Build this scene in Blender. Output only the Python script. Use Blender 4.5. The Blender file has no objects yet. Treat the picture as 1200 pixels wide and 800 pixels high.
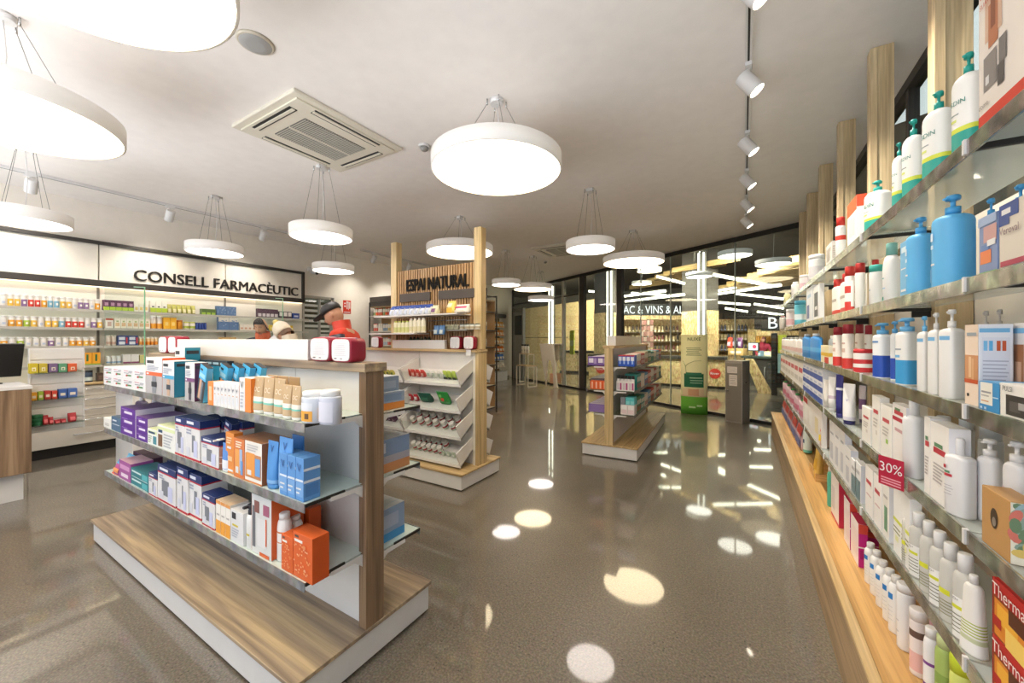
import bpy, bmesh, math, random
from mathutils import Vector, Matrix
random.seed(11)
C = bpy.context.scene.collection
PI = math.pi
# ---------------------------------------------------------------- camera model (world metres: Y into the shop along the right shelves, X right)
FOC, EYE, HOR = 451.0, 1.45, 397.0
YAW = math.atan(272 / FOC)
FX, FY = -math.sin(YAW), math.cos(YAW)
RX, RY = math.cos(YAW), math.sin(YAW)
def ray(px):
    u = (px - 600) / FOC
    return FX + u * RX, FY + u * RY
def on_y(px, Y):
    a, b = ray(px); return a * Y / b
def on_x(px, X):
    a, b = ray(px); return b * X / a
def z_at(py, x, y):
    return EYE + (HOR - py) * (x * FX + y * FY) / FOC
def on_z(px, py, z):
    t = (z - EYE) * FOC / (HOR - py); a, b = ray(px); return a * t, b * t
def at_d(px, t):
    a, b = ray(px); return a * t, b * t
# ---------------------------------------------------------------- materials
def lin(c): return c / 12.92 if c <= 0.04045 else ((c + 0.055) / 1.055) ** 2.4
def rgb(h):
    h = h.lstrip('#'); return tuple(lin(int(h[i:i + 2], 16) / 255) for i in (0, 2, 4)) + (1.0,)
_m = {}
def nodes(name):
    m = bpy.data.materials.new(name); m.use_nodes = True
    return m, m.node_tree.nodes, m.node_tree.links, m.node_tree.nodes['Principled BSDF']
def M(col, rough=0.45, metal=0.0, coat=0.0):
    k = (col, rough, metal, coat)
    if k not in _m:
        m, n, l, p = nodes('paint_' + col.strip('#'))
        c = rgb(col)
        # faint printed-surface mottling so nothing is perfectly flat
        tc = n.new('ShaderNodeTexCoord'); nz = n.new('ShaderNodeTexNoise'); nz.inputs['Scale'].default_value = 9; nz.inputs['Detail'].default_value = 3
        mx = n.new('ShaderNodeMix'); mx.data_type = 'RGBA'
        l.new(tc.outputs['Object'], nz.inputs['Vector']); l.new(nz.outputs['Fac'], mx.inputs['Factor'])
        mx.inputs['A'].default_value = tuple(v * 0.94 for v in c[:3]) + (1,); mx.inputs['B'].default_value = tuple(min(1, v * 1.04) for v in c[:3]) + (1,)
        l.new(mx.outputs['Result'], p.inputs['Base Color'])
        p.inputs['Roughness'].default_value = rough; p.inputs['Metallic'].default_value = metal; p.inputs['Coat Weight'].default_value = coat
        _m[k] = m
    return _m[k]
def emit(name, col, s):
    if name not in _m:
        m = bpy.data.materials.new(name); m.use_nodes = True; n = m.node_tree.nodes; n.clear()
        e = n.new('ShaderNodeEmission'); o = n.new('ShaderNodeOutputMaterial'); e.inputs['Color'].default_value = rgb(col); e.inputs['Strength'].default_value = s
        m.node_tree.links.new(e.outputs[0], o.inputs[0]); _m[name] = m
    return _m[name]
def glass(name, tint, gloss=0.12, rough=0.02):
    if name not in _m:
        m = bpy.data.materials.new(name); m.use_nodes = True; n = m.node_tree.nodes; l = m.node_tree.links; n.clear()
        t = n.new('ShaderNodeBsdfTransparent'); t.inputs[0].default_value = rgb(tint)
        g = n.new('ShaderNodeBsdfGlossy'); g.inputs['Roughness'].default_value = rough
        lw = n.new('ShaderNodeLayerWeight'); pw = n.new('ShaderNodeMath'); pw.operation = 'POWER'; pw.inputs[1].default_value = 5; ma = n.new('ShaderNodeMath'); ma.operation = 'MULTIPLY_ADD'; ma.inputs[1].default_value = .6; ma.inputs[2].default_value = gloss * .3
        l.new(lw.outputs['Facing'], pw.inputs[0]); l.new(pw.outputs[0], ma.inputs[0])
        mx = n.new('ShaderNodeMixShader'); o = n.new('ShaderNodeOutputMaterial')
        l.new(ma.outputs[0], mx.inputs[0]); l.new(t.outputs[0], mx.inputs[1]); l.new(g.outputs[0], mx.inputs[2]); l.new(mx.outputs[0], o.inputs[0])
        _m[name] = m
    return _m[name]
def frosted(name, col, alpha, rough=0.35):
    if name not in _m:
        m, n, l, p = nodes(name)
        p.inputs['Base Color'].default_value = rgb(col); p.inputs['Alpha'].default_value = alpha; p.inputs['Roughness'].default_value = rough
        _m[name] = m
    return _m[name]
def wood(name, cols, axis, scale=1.0, rough=0.42):
    if name in _m: return _m[name]
    m, n, l, p = nodes(name)
    tc = n.new('ShaderNodeTexCoord'); mp = n.new('ShaderNodeMapping')
    sc = [14 * scale] * 3; sc['XYZ'.index(axis)] = 0.7 * scale
    mp.inputs['Scale'].default_value = sc
    wv = n.new('ShaderNodeTexNoise'); wv.inputs['Scale'].default_value = 1.0; wv.inputs['Detail'].default_value = 5; wv.inputs['Distortion'].default_value = 0.9
    fn = n.new('ShaderNodeTexNoise'); mp2 = n.new('ShaderNodeMapping'); s2 = [70 * scale] * 3; s2['XYZ'.index(axis)] = 2.0 * scale
    mp2.inputs['Scale'].default_value = s2; fn.inputs['Scale'].default_value = 1.0; fn.inputs['Detail'].default_value = 3
    rp = n.new('ShaderNodeValToRGB'); rp.color_ramp.elements[0].position = 0.3; rp.color_ramp.elements[1].position = 0.72
    rp.color_ramp.elements[0].color = rgb(cols[0]); rp.color_ramp.elements[1].color = rgb(cols[2]); e = rp.color_ramp.elements.new(0.5); e.color = rgb(cols[1])
    mx = n.new('ShaderNodeMix'); mx.data_type = 'RGBA'; mx.blend_type = 'MULTIPLY'; mx.inputs['Factor'].default_value = 0.75
    l.new(tc.outputs['Object'], mp.inputs['Vector']); l.new(mp.outputs[0], wv.inputs['Vector']); l.new(wv.outputs['Fac'], rp.inputs[0])
    l.new(tc.outputs['Object'], mp2.inputs['Vector']); l.new(mp2.outputs[0], fn.inputs['Vector'])
    fr_ = n.new('ShaderNodeValToRGB'); fr_.color_ramp.elements[0].position = .36; fr_.color_ramp.elements[0].color = (.42, .38, .34, 1); fr_.color_ramp.elements[1].position = .58
    l.new(fn.outputs['Fac'], fr_.inputs[0]); l.new(rp.outputs[0], mx.inputs['A']); l.new(fr_.outputs[0], mx.inputs['B']); 
    ad = n.new('ShaderNodeMix'); ad.data_type = 'RGBA'; ad.inputs['Factor'].default_value = 0.45
    l.new(mx.outputs['Result'], ad.inputs['A']); l.new(rp.outputs[0], ad.inputs['B'])
    l.new(ad.outputs['Result'], p.inputs['Base Color']); p.inputs['Roughness'].default_value = rough
    _m[name] = m; return m
def speckle(name, base, dark, light, scale, rough=0.5, coat=0.0, metal=0.0, stretch=(1, 1, 1), coat_rough=0.06):
    if name in _m: return _m[name]
    m, n, l, p = nodes(name)
    tc = n.new('ShaderNodeTexCoord'); mp = n.new('ShaderNodeMapping'); mp.inputs['Scale'].default_value = stretch
    l.new(tc.outputs['Object'], mp.inputs['Vector'])
    big = n.new('ShaderNodeTexNoise'); big.inputs['Scale'].default_value = 1.3; big.inputs['Detail'].default_value = 4
    vo = n.new('ShaderNodeTexVoronoi'); vo.inputs['Scale'].default_value = scale
    nz = n.new('ShaderNodeTexNoise'); nz.inputs['Scale'].default_value = scale * 0.8; nz.inputs['Detail'].default_value = 3
    for t in (big, vo, nz): l.new(mp.outputs[0], t.inputs['Vector'])
    r1 = n.new('ShaderNodeValToRGB'); r1.color_ramp.elements[0].position = 0.34; r1.color_ramp.elements[1].position = 0.66
    r1.color_ramp.elements[0].color = rgb(dark); r1.color_ramp.elements[1].color = rgb(light); e = r1.color_ramp.elements.new(0.5); e.color = rgb(base)
    l.new(nz.outputs['Fac'], r1.inputs[0])
    mx = n.new('ShaderNodeMix'); mx.data_type = 'RGBA'; mx.blend_type = 'OVERLAY'; mx.inputs['Factor'].default_value = 0.35
    l.new(r1.outputs[0], mx.inputs['A']); l.new(big.outputs['Fac'], mx.inputs['B'])
    m2 = n.new('ShaderNodeMix'); m2.data_type = 'RGBA'; m2.blend_type = 'OVERLAY'; m2.inputs['Factor'].default_value = 0.5
    l.new(mx.outputs['Result'], m2.inputs['A']); l.new(vo.outputs['Color'], m2.inputs['B'])
    hs = n.new('ShaderNodeHueSaturation'); hs.inputs['Saturation'].default_value = 0.65
    m3 = n.new('ShaderNodeMix'); m3.data_type = 'RGBA'; m3.inputs['Factor'].default_value = 0.35
    l.new(mx.outputs['Result'], m3.inputs['A']); l.new(m2.outputs['Result'], hs.inputs['Color']); l.new(hs.outputs[0], m3.inputs['B'])
    l.new(m3.outputs['Result'], p.inputs['Base Color'])
    p.inputs['Roughness'].default_value = rough; p.inputs['Metallic'].default_value = metal
    p.inputs['Coat Weight'].default_value = coat; p.inputs['Coat Roughness'].default_value = coat_rough
    _m[name] = m; return m
WOODX = wood('oak_x', ('#6f6157', '#a8937a', '#d0b68c'), 'X', 0.85)
WOODY = wood('oak_y', ('#7d6a58', '#b09878', '#c9ad84'), 'Y')
WOODZ = wood('oak_z', ('#8a7763', '#a8937c', '#bda68c'), 'Z')
PALEZ = wood('pale_oak_z', ('#b49a70', '#d3b987', '#e2ca9c'), 'Z')
PALEY = wood('pale_oak_y', ('#a98a5e', '#c7a876', '#d9be90'), 'Y')
PALEX = wood('pale_oak_x', ('#a98a5e', '#cdb080', '#dcc294'), 'X')
WALZ = wood('walnut_z', ('#6d5642', '#8f745a', '#a98d70'), 'Z')
OSB = speckle('strand_board', '#c8a664', '#a37f43', '#e0c68e', 26, 0.6, stretch=(1, 1, 0.45))
RAIL = speckle('grey_price_rail', '#7c7b7a', '#62615f', '#919090', 22, 0.4)
STEELR = speckle('brushed_rail', '#a19c90', '#77736a', '#c9c4b6', 22, 0.22, metal=0.75)
WHITE = M('#e2e0de', 0.4); WHITE2 = M('#e3e1df', 0.35)
BLACK = M('#23211f', 0.5); DARK = M('#3a3531', 0.5); GREY = M('#8e8c88', 0.4); CHROME = M('#c9c9c9', 0.18, 1.0)
SHELFGLASS = glass('shelf_glass', '#f0f7f4', 0.12); WALLGLASS = frosted('etched_glass', '#d3dcd8', .5, .12)
CLEAR = glass('clear_acrylic', '#f1f6f4', 0.12)
PANE = glass('window_pane', '#e9efeb', 0.22, 0.0); PINK = M('#e9b794')
# ---------------------------------------------------------------- mesh builder
_txt = {}
def text_geo(s, bold=0.0):
    s0 = s; s = (s, bold)
    if s not in _txt:
        cu = bpy.data.curves.new('t', 'FONT'); cu.body = s0; cu.resolution_u = 3; cu.offset = bold
        o = bpy.data.objects.new('t', cu); C.objects.link(o)
        me = bpy.data.meshes.new_from_object(o.evaluated_get(bpy.context.evaluated_depsgraph_get()))
        vs = [v.co.copy() for v in me.vertices]; fs = [tuple(p.vertices) for p in me.polygons]
        bpy.data.objects.remove(o); bpy.data.curves.remove(cu); bpy.data.meshes.remove(me)
        x0 = min(v.x for v in vs); x1 = max(v.x for v in vs); y0 = min(v.y for v in vs); y1 = max(v.y for v in vs)
        _txt[s] = ([((v.x - x0) / (x1 - x0), (v.y - y0) / (y1 - y0)) for v in vs], fs, (x1 - x0) / max(1e-6, y1 - y0))
    return _txt[s]
class MB:
    def __init__(s): s.bm = bmesh.new(); s.mats = []
    def mi(s, m):
        if isinstance(m, str): m = M(m)
        if m not in s.mats: s.mats.append(m)
        return s.mats.index(m)
    def face(s, vs, m, smooth=False):
        try: f = s.bm.faces.new(vs)
        except ValueError: return None
        f.material_index = s.mi(m); f.smooth = smooth; return f
    def poly(s, pts, m, smooth=False): return s.face([s.bm.verts.new(p) for p in pts], m, smooth)
    def box(s, x0, x1, y0, y1, z0, z1, m, bev=0.0, T=None):
        g = bmesh.ops.create_cube(s.bm, size=1.0); vs = g['verts']
        for v in vs: v.co = Vector((x0 + (v.co.x + .5) * (x1 - x0), y0 + (v.co.y + .5) * (y1 - y0), z0 + (v.co.z + .5) * (z1 - z0)))
        fs = {f for v in vs for f in v.link_faces}; k = s.mi(m)
        for f in fs: f.material_index = k
        if bev > 0:
            es = {e for v in vs for e in v.link_edges}
            r = bmesh.ops.bevel(s.bm, geom=list(es), offset=bev, segments=2, affect='EDGES', profile=0.5)
            for f in r['faces']: f.material_index = k
            vs = list({v for f in r['faces'] for v in f.verts} | {v for v in vs if v.is_valid})
        if T is not None: bmesh.ops.transform(s.bm, matrix=T, verts=vs)
        return vs
    def loft(s, secs, seg=20, T=None, cap=True, smooth=True):
        """secs: (z, rx, ry, exponent, material of the band up to the next section[, cx, cy])"""
        rings = []
        for q in secs:
            z, rx, ry, n = q[:4]; cx, cy = (q[5], q[6]) if len(q) > 5 else (0, 0); ring = []
            for i in range(seg):
                a = 2 * PI * (i + .5) / seg; c, sn = math.cos(a), math.sin(a)
                p = Vector((cx + rx * math.copysign(abs(c) ** (2 / n), c), cy + ry * math.copysign(abs(sn) ** (2 / n), sn), z))
                ring.append(s.bm.verts.new(T @ p if T else p))
            rings.append(ring)
        for k in range(len(rings) - 1):
            for i in range(seg):
                j = (i + 1) % seg
                s.face([rings[k][i], rings[k][j], rings[k + 1][j], rings[k + 1][i]], secs[k][4], smooth)
        if cap:
            s.face(list(reversed(rings[0])), secs[0][4]); s.face(rings[-1], secs[-1][4])
    def tube(s, pts, r, m, seg=8):
        pts = [Vector(p) for p in pts]; rings = []
        for i, p in enumerate(pts):
            d = (pts[min(i + 1, len(pts) - 1)] - pts[max(i - 1, 0)]).normalized()
            a = d.orthogonal().normalized() if i == 0 else (rings_a - d * rings_a.dot(d)).normalized(); rings_a = a
            b = d.cross(a)
            rings.append([s.bm.verts.new(p + a * r * math.cos(2 * PI * k / seg) + b * r * math.sin(2 * PI * k / seg)) for k in range(seg)])
        for k in range(len(rings) - 1):
            for i in range(seg): s.face([rings[k][i], rings[k][(i + 1) % seg], rings[k + 1][(i + 1) % seg], rings[k + 1][i]], m, True)
        s.face(list(reversed(rings[0])), m); s.face(rings[-1], m)
    def prism(s, pts, d, m, T=None):
        """polygon in the XZ plane extruded from y=0 to y=d"""
        a = [s.bm.verts.new((x, 0, z)) for x, z in pts]; b = [s.bm.verts.new((x, d, z)) for x, z in pts]; n = len(pts)
        s.face(a, m); s.face(list(reversed(b)), m)
        for i in range(n): s.face([a[(i + 1) % n], a[i], b[i], b[(i + 1) % n]], m)
        if T is not None: bmesh.ops.transform(s.bm, matrix=T, verts=a + b)
        return a + b
    def text(s, body, x0, x1, z0, z1, m, fn=None, fit=False, thick=0.0, bold=0.0):
        """lettering in local XZ at y=0 facing -Y; fn maps (x, z) to a point"""
        uv, fs, asp = text_geo(body)
        if not fit:
            w = x1 - x0; h = z1 - z0
            if w / h > asp: c = (x0 + x1) / 2; x0, x1 = c - h * asp / 2, c + h * asp / 2
            else: c = (z0 + z1) / 2; z0, z1 = c - w / asp / 2, c + w / asp / 2
        fn = fn or (lambda x, z: (x, 0, z))
        if bold: s.text(body, x0 + bold, x1 + bold, z0 + bold * .4, z1 + bold * .4, m, lambda x, z: (lambda q: (q[0], q[1] - .0002, q[2]))(fn(x, z)), True, thick)
        vs = [s.bm.verts.new(fn(x0 + u * (x1 - x0), z0 + v * (z1 - z0))) for u, v in uv]
        out = [s.face([vs[i] for i in f], m) for f in fs]
        if thick:
            g = bmesh.ops.extrude_face_region(s.bm, geom=[f for f in out if f]); k = s.mi(m)
            nv = [e for e in g['geom'] if isinstance(e, bmesh.types.BMVert)]
            bmesh.ops.translate(s.bm, vec=(0, -thick, 0), verts=nv)
            for v in nv:
                for f in v.link_faces: f.material_index = k
    def build(s, name, parent=None, loc=None, rot=0.0):
        me = bpy.data.meshes.new(name); bmesh.ops.recalc_face_normals(s.bm, faces=s.bm.faces); s.bm.to_mesh(me); s.bm.free()
        for m in s.mats: me.materials.append(m)
        o = bpy.data.objects.new(name, me); C.objects.link(o)
        if parent: o.parent = parent
        if loc is not None: o.location = loc
        o.rotation_euler.z = rot
        return o
_labels = {}
def tag(o, label, cat, group=None):
    n = len(label.split())
    if not 4 <= n <= 16: print('LABELLEN', n, label)
    if label in _labels: print('LABELDUP', label)
    _labels[label] = o
    o['label'] = label; o['category'] = cat
    if group: o['group'] = group
    return o
def empty(name, loc=(0, 0, 0), rot=0.0):
    o = bpy.data.objects.new(name, None); C.objects.link(o); o.location = loc; o.rotation_euler.z = rot; o.empty_display_size = 0.05; return o
def struct(o): o['kind'] = 'structure'; return o
def copy_tree(o, parent=None):
    c = o.copy(); C.objects.link(c)
    if parent: c.parent = parent
    for ch in list(o.children): copy_tree(ch, c)
    return c
ORD = ['first', 'second', 'third', 'fourth', 'fifth', 'sixth', 'seventh', 'eighth', 'ninth', 'tenth', 'eleventh', 'twelfth', 'thirteenth', 'fourteenth', 'fifteenth', 'sixteenth', 'seventeenth', 'eighteenth', 'nineteenth', 'twentieth']
# ---------------------------------------------------------------- slots: where a thing stands, from the plane its front face is in
class Slot: pass
def slot(face, plane, p0, p1, ptop, z):
    s = Slot(); s.z = z; pm = (p0 + p1) / 2
    if face == '-y':
        a, b = on_y(p0, plane), on_y(p1, plane); s.x, s.y, s.rot = (a + b) / 2, plane, 0.0
        s.h = z_at(ptop, on_y(pm, plane), plane) - z
    else:
        a, b = on_x(p0, plane), on_x(p1, plane); s.x, s.y, s.rot = plane, (a + b) / 2, (-PI / 2 if face == '-x' else PI / 2)
        s.h = z_at(ptop, plane, on_x(pm, plane)) - z
    s.w = abs(b - a); return s
# ---------------------------------------------------------------- product makers: local base centre of the FRONT face at the origin, front facing -Y
def bands_on(mb, w, d, h, front=(), side=(), top=(), texts=(), e=0.0006):
    for u0, v0, u1, v1, c in front:
        x0, x1 = -w / 2 + u0 * w, -w / 2 + u1 * w
        mb.poly([(x0, -e, v0 * h), (x1, -e, v0 * h), (x1, -e, v1 * h), (x0, -e, v1 * h)], c)
    for u0, v0, u1, v1, c in side:
        for sx in (-1, 1):
            x = sx * (w / 2 + e)
            mb.poly([(x, u0 * d, v0 * h), (x, u1 * d, v0 * h), (x, u1 * d, v1 * h), (x, u0 * d, v1 * h)], c)
    for u0, v0, u1, v1, c in top:
        x0, x1 = -w / 2 + u0 * w, -w / 2 + u1 * w
        mb.poly([(x0, v0 * d, h + e), (x1, v0 * d, h + e), (x1, v1 * d, h + e), (x0, v1 * d, h + e)], c)
    for t in texts:
        body, u0, v0, u1, v1, c = t[:6]
        mb.text(body, -w / 2 + u0 * w, -w / 2 + u1 * w, v0 * h, v1 * h, c, fn=lambda x, z: (x, -2 * e, z))
def lines(u0, u1, v0, v1, n, c, seed=0):
    r = random.Random(seed); out = []
    for i in range(n):
        v = v1 - (i + .5) * (v1 - v0) / n; t = (v1 - v0) / n * 0.28
        out.append((u0, v - t, u0 + (u1 - u0) * r.uniform(.55, 1), v + t, c))
    return out
def carton(c, front=(), side=(), top=(), texts=(), bev=0.0012, sidecol=None, topcol=None):
    def mk(w, d, h, name):
        mb = MB(); mb.box(-w / 2, w / 2, 0, d, 0, h, c, min(bev, w * .06, h * .06))
        fs = list(side) + ([(0, 0.005, 1, .995, sidecol)] if sidecol else []); ft = list(top) + ([(0, 0, 1, 1, topcol)] if topcol else [])
        if sidecol and side: fs = [(0, 0.005, 1, .995, sidecol)]; bands_on(mb, w, d, h, (), fs, (), ()); fs = []; bands_on(mb, w + .0012, d, h, (), side, (), ())
        bands_on(mb, w, d, h, (), fs, ft, ())
        for i, f in enumerate(front): bands_on(mb, w, d, h, [f], (), (), (), 0.0006 + 0.00018 * i)
        bands_on(mb, w, d, h, (), (), (), texts, 0.0006 + 0.0001 * len(front) + .0004)
        return mb.build(name)
    return mk
def _pump(mb, w, h, c, z0, r, face=0):
    mb.loft([(z0, r, r, 2, c), (z0 + h * .35, r, r, 2, c), (z0 + h * .37, r * .35, r * .35, 2, c), (z0 + h * .72, r * .35, r * .35, 2, c), (z0 + h * .74, r * .95, r * .95, 2, c), (z0 + h * .9, r * 1.0, r * 1.0, 2, c), (z0 + h, r * .8, r * .8, 2, c)], 16)
    # spout reaches out to the front and dips
    ry = r * 1.55
    mb.loft([(0, r * .5, h * .09, 2.5, c), (ry, r * .3, h * .06, 2.5, c)], 8, T=Matrix.Translation((0, 0, z0 + h * .88)) @ Matrix.Rotation(face, 4, 'Z') @ Matrix.Rotation(PI / 2 + .18, 4, 'X'))
def bottle(body, cap=('screw', '#f4f2ee'), shape=2.0, sh=0.8, neck=0.3, bands=(), patch=(), texts=(), simple=False, clear=None, capw=None, foot=None, pumpface=0.0, taper=1.0):
    """sh: height (fraction of all) where the shoulder starts; capfrac = rest"""
    kind, ccol = cap
    capf = {'pump': .2, 'screw': .1, 'spray': .22, 'flip': .12, 'lid': .16, 'tall': .2}[kind]
    def mk(w, d, h, name):
        rx, ry = w / 2, d / 2; hb = h * (1 - capf); nr = min(rx, ry) * 2 * neck if kind != 'lid' else min(rx, ry) * .92
        if capw: nr = min(rx, ry) * capw
        zs = hb * sh; bm_ = clear or body
        mb = MB(); T = Matrix.Translation((0, ry, 0))
        cuts = sorted({0.02, .98} | {b[0] for b in bands} | {b[1] for b in bands})
        def colat(v):
            for b in bands:
                if b[0] - 1e-4 <= v < b[1] - 1e-4: return b[2]
            return bm_
        tp = lambda v: 1 - (1 - taper) * v
        secs = [(0, rx * .93, ry * .93, shape, colat(0.02))]
        for v in cuts: secs.append((v * zs, rx * tp(v), ry * tp(v), shape, colat(v)))
        st = tp(1)
        for k in range(1, 5):
            a = k / 4 * PI / 2; q = 1 - math.sin(a)
            secs.append((zs + (hb * .985 - zs) * math.sin(a) ** 1.0 * (k / 4) ** .2 if k < 4 else hb * .985, nr + (rx * st - nr) * (1 - (k / 4) ** 2.2), nr + (ry * st - nr) * (1 - (k / 4) ** 2.2), shape + (2 - shape) * k / 4, bm_))
        secs.append((hb, nr, nr, 2, bm_))
        mb.loft(secs, 24 if not simple else 12, T)
        e = 0.0008
        def fn(k):
            def f(x, z):
                t = max(-1, min(1, x / rx)); yy = ry * (1 - abs(t) ** shape) ** (1 / shape) * tp(z / max(zs, 1e-6)) + e * k
                return (x, ry - yy, z)
            return f
        for i, (u0, v0, u1, v1, c) in enumerate(patch):
            n = 6 if not simple else 3; f = fn(1 + .3 * i); P = []
            for a in range(n + 1):
                x = (-.96 + (u0 + (u1 - u0) * a / n) * 1.92) * rx
                P.append((mb.bm.verts.new(f(x, v0 * zs)), mb.bm.verts.new(f(x, v1 * zs))))
            for a in range(n): mb.face([P[a][0], P[a + 1][0], P[a + 1][1], P[a][1]], c, True)
        for t in texts:
            b_, u0, v0, u1, v1, c = t[:6]
            mb.text(b_, (-.96 + u0 * 1.92) * rx, (-.96 + u1 * 1.92) * rx, v0 * zs, v1 * zs, c, fn=fn(2.5))
        cb = mb if simple else MB(); hc = h - hb
        TT = Matrix.Translation((0, ry, 0)); n0 = len(cb.bm.verts)
        if kind == 'pump':
            _pump(cb, w, hc, ccol, hb - .001, max(nr * 1.12, w * .1), pumpface)
        elif kind == 'spray':
            r = nr * 1.2
            cb.loft([(hb - .001, r, r, 2, ccol), (hb + hc * .4, r, r, 2, ccol), (hb + hc * .45, r * .8, r * .8, 2, ccol), (hb + hc * .7, r * .9, r * 1.2, 3, ccol), (h, r * .8, r * 1.1, 3, ccol)], 14)
            cb.box(-r * .4, r * .4, -r * 2.1, -r * .6, hb + hc * .72, hb + hc * .95, ccol, r * .1)
        else:
            r = nr * (1.12 if kind != 'lid' else 1.08)
            cb.loft([(hb - .002, r, r, 2, ccol), (h - hc * .12, r, r, 2, ccol), (h, r * .88, r * .88, 2, ccol)], 20 if not simple else 12)
        cb.bm.verts.ensure_lookup_table(); bmesh.ops.transform(cb.bm, matrix=TT, verts=cb.bm.verts[n0:])
        if simple: return mb.build(name)
        o = empty(name); mb.build('body', o); cb.build('pump' if kind == 'pump' else 'spray_head' if kind == 'spray' else 'lid' if kind == 'lid' else 'cap', o)
        return o
    return mk
def tubepack(body, cap, bands=(), texts=(), simple=False):
    """squeeze tube standing on its cap, crimped top"""
    def mk(w, d, h, name):
        rx = w / 2; ry = min(d, w) / 2 * .95; mb = MB(); z0 = h * .1; T = Matrix.Translation((0, ry, 0))
        vs = sorted({0, .2, .4, .6, .8, .97, 1.0} | {b[0] for b in bands} | {b[1] for b in bands})
        def col(v):
            for b in bands:
                if b[0] <= v < b[1]: return b[2]
            return body
        mb.loft([(z0 + v * (h - z0), rx * (.86 + .14 * v), max(.0012, ry * .9 * (1 - v ** 1.3)), 2 + v * 2, col(v)) for v in vs], 20, T)
        for b_, u0, v0, u1, v1, c in texts:
            mb.text(b_, (u0 - .5) * 2 * rx, (u1 - .5) * 2 * rx, z0 + v0 * (h - z0), z0 + v1 * (h - z0), c,
                    fn=lambda x, z: (x, ry - (ry * .9 * (1 - max(0, min(1, (z - z0) / (h - z0))) ** 1.3) * math.sqrt(max(.05, 1 - (x / rx / .93) ** 2)) + .0025), z))
        cb = mb if simple else MB()
        cb.loft([(0, rx * .78, ry * .78, 2, cap), (z0 * .9, rx * .84, ry * .84, 2, cap), (z0 + .001, rx * .8, ry * .8, 2, cap)], 20, T)
        if simple: return mb.build(name)
        o = empty(name); mb.build('body', o); cb.build('cap', o); return o
    return mk
def bag(body, front=(), texts=(), top=None, lean=0.12, seed=1):
    """pillow pouch: full at the foot, flat sealed top"""
    def mk(w, d, h, name):
        r = random.Random(seed); mb = MB(); T = Matrix.Translation((0, d / 2, 0))
        prof = [(0, .86, .75), (.06, .95, 1), (.25, .98, 1.05), (.5, .97, .9), (.75, .98, .55), (.9, 1, .2), (1, 1, .06)]
        secs = []
        for v, a, b in prof:
            secs.append((v * h, w / 2 * a * r.uniform(.96, 1), d / 2 * b, 3.2, (top if (top and v >= .7) else body), r.uniform(-.02, .02) * w, lean * d * v))
        mb.loft(secs, 18, T)
        for i, (u0, v0, u1, v1, c) in enumerate(front):
            n = 4; P = []
            for k in range(n + 1):
                v = v0 + (v1 - v0) * k / n; y = d / 2 + lean * d * v - d / 2 * (1.06 if v < .4 else 1.06 - (v - .4) * 1.55) * 1.02 - .001 * (i + 1)
                P.append((mb.bm.verts.new((-w / 2 + u0 * w, y, v * h)), mb.bm.verts.new((-w / 2 + u1 * w, y, v * h))))
            for k in range(n): mb.face([P[k][0], P[k][1], P[k + 1][1], P[k + 1][0]], c, True)
        return mb.build(name)
    return mk
def put(s, mk, d, name, label, cat, group=None, gap=0.0, tilt=0.0, maxh=None, rot=0.0):
    h = s.h if maxh is None else min(s.h, maxh)
    o = mk(max(.004, s.w - gap), d, h, name); o.location = (s.x, s.y, s.z + .0005); o.rotation_euler = (tilt, 0, s.rot + rot)
    return tag(o, label, cat, group)
def row(face, plane, p0, p1, ptop, z, n, mk, d, name, label, cat, group=None, gap=0.003, where='from the left', back=0.0, start=0, hh=None):
    """n equal neighbours between two pixels of the photograph; label gets its ordinal"""
    s = slot(face, plane, p0, p1, ptop, z); out = []; w = s.w / n
    proto = mk(w - gap, d, hh or s.h, name)
    for i in range(n):
        o = proto if i == 0 else copy_tree(proto)
        t = -s.w / 2 + (i + .5) * w; r = s.rot
        o.location = (s.x + math.cos(r) * t - math.sin(r) * back, s.y + math.sin(r) * t + math.cos(r) * back, z + .0005); o.rotation_euler = (0, 0, r)
        tag(o, label.replace('@', ORD[i + start] + ' ' + where if n > 1 or start else ''), cat, group or (label.split(',')[0].split('@')[0].strip() + 's' if n > 1 else None)); out.append(o)
    return out
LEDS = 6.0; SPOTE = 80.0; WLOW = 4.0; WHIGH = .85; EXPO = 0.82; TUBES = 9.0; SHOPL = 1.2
# ================================================================ camera, world, setting
cam = bpy.data.cameras.new('camera'); camo = bpy.data.objects.new('camera', cam); C.objects.link(camo)
cam.sensor_width = 36; cam.lens = FOC / 1200 * 36; cam.shift_y = -(400 - HOR) / 1200; cam.clip_start = 0.02
camo.location = (0, 0, EYE); camo.rotation_euler = (PI / 2, 0, YAW)
sc = bpy.context.scene; sc.camera = camo
sc.view_settings.view_transform = 'Standard'; sc.view_settings.look = 'None'; sc.view_settings.gamma = 1; sc.view_settings.use_curve_mapping = False
sc.view_settings.exposure = EXPO
sc.cycles.use_denoising = True; sc.cycles.max_bounces = 8; sc.cycles.transparent_max_bounces = 16; sc.cycles.diffuse_bounces = 4; sc.cycles.glossy_bounces = 4
sc.cycles.caustics_reflective = False; sc.cycles.caustics_refractive = False; sc.cycles.sample_clamp_indirect = 6
w = bpy.data.worlds.new('daylight_and_fill'); sc.world = w; w.use_nodes = True
wn_, wl_ = w.node_tree.nodes, w.node_tree.links          # added fill: world brightened far below the horizon to lift the ceiling
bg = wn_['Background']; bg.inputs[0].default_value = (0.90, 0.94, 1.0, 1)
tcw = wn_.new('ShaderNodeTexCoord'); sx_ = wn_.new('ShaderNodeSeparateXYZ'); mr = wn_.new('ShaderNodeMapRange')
mr.inputs['From Min'].default_value = -.5; mr.inputs['From Max'].default_value = -.3; mr.inputs['To Min'].default_value = WLOW; mr.inputs['To Max'].default_value = WHIGH
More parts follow.
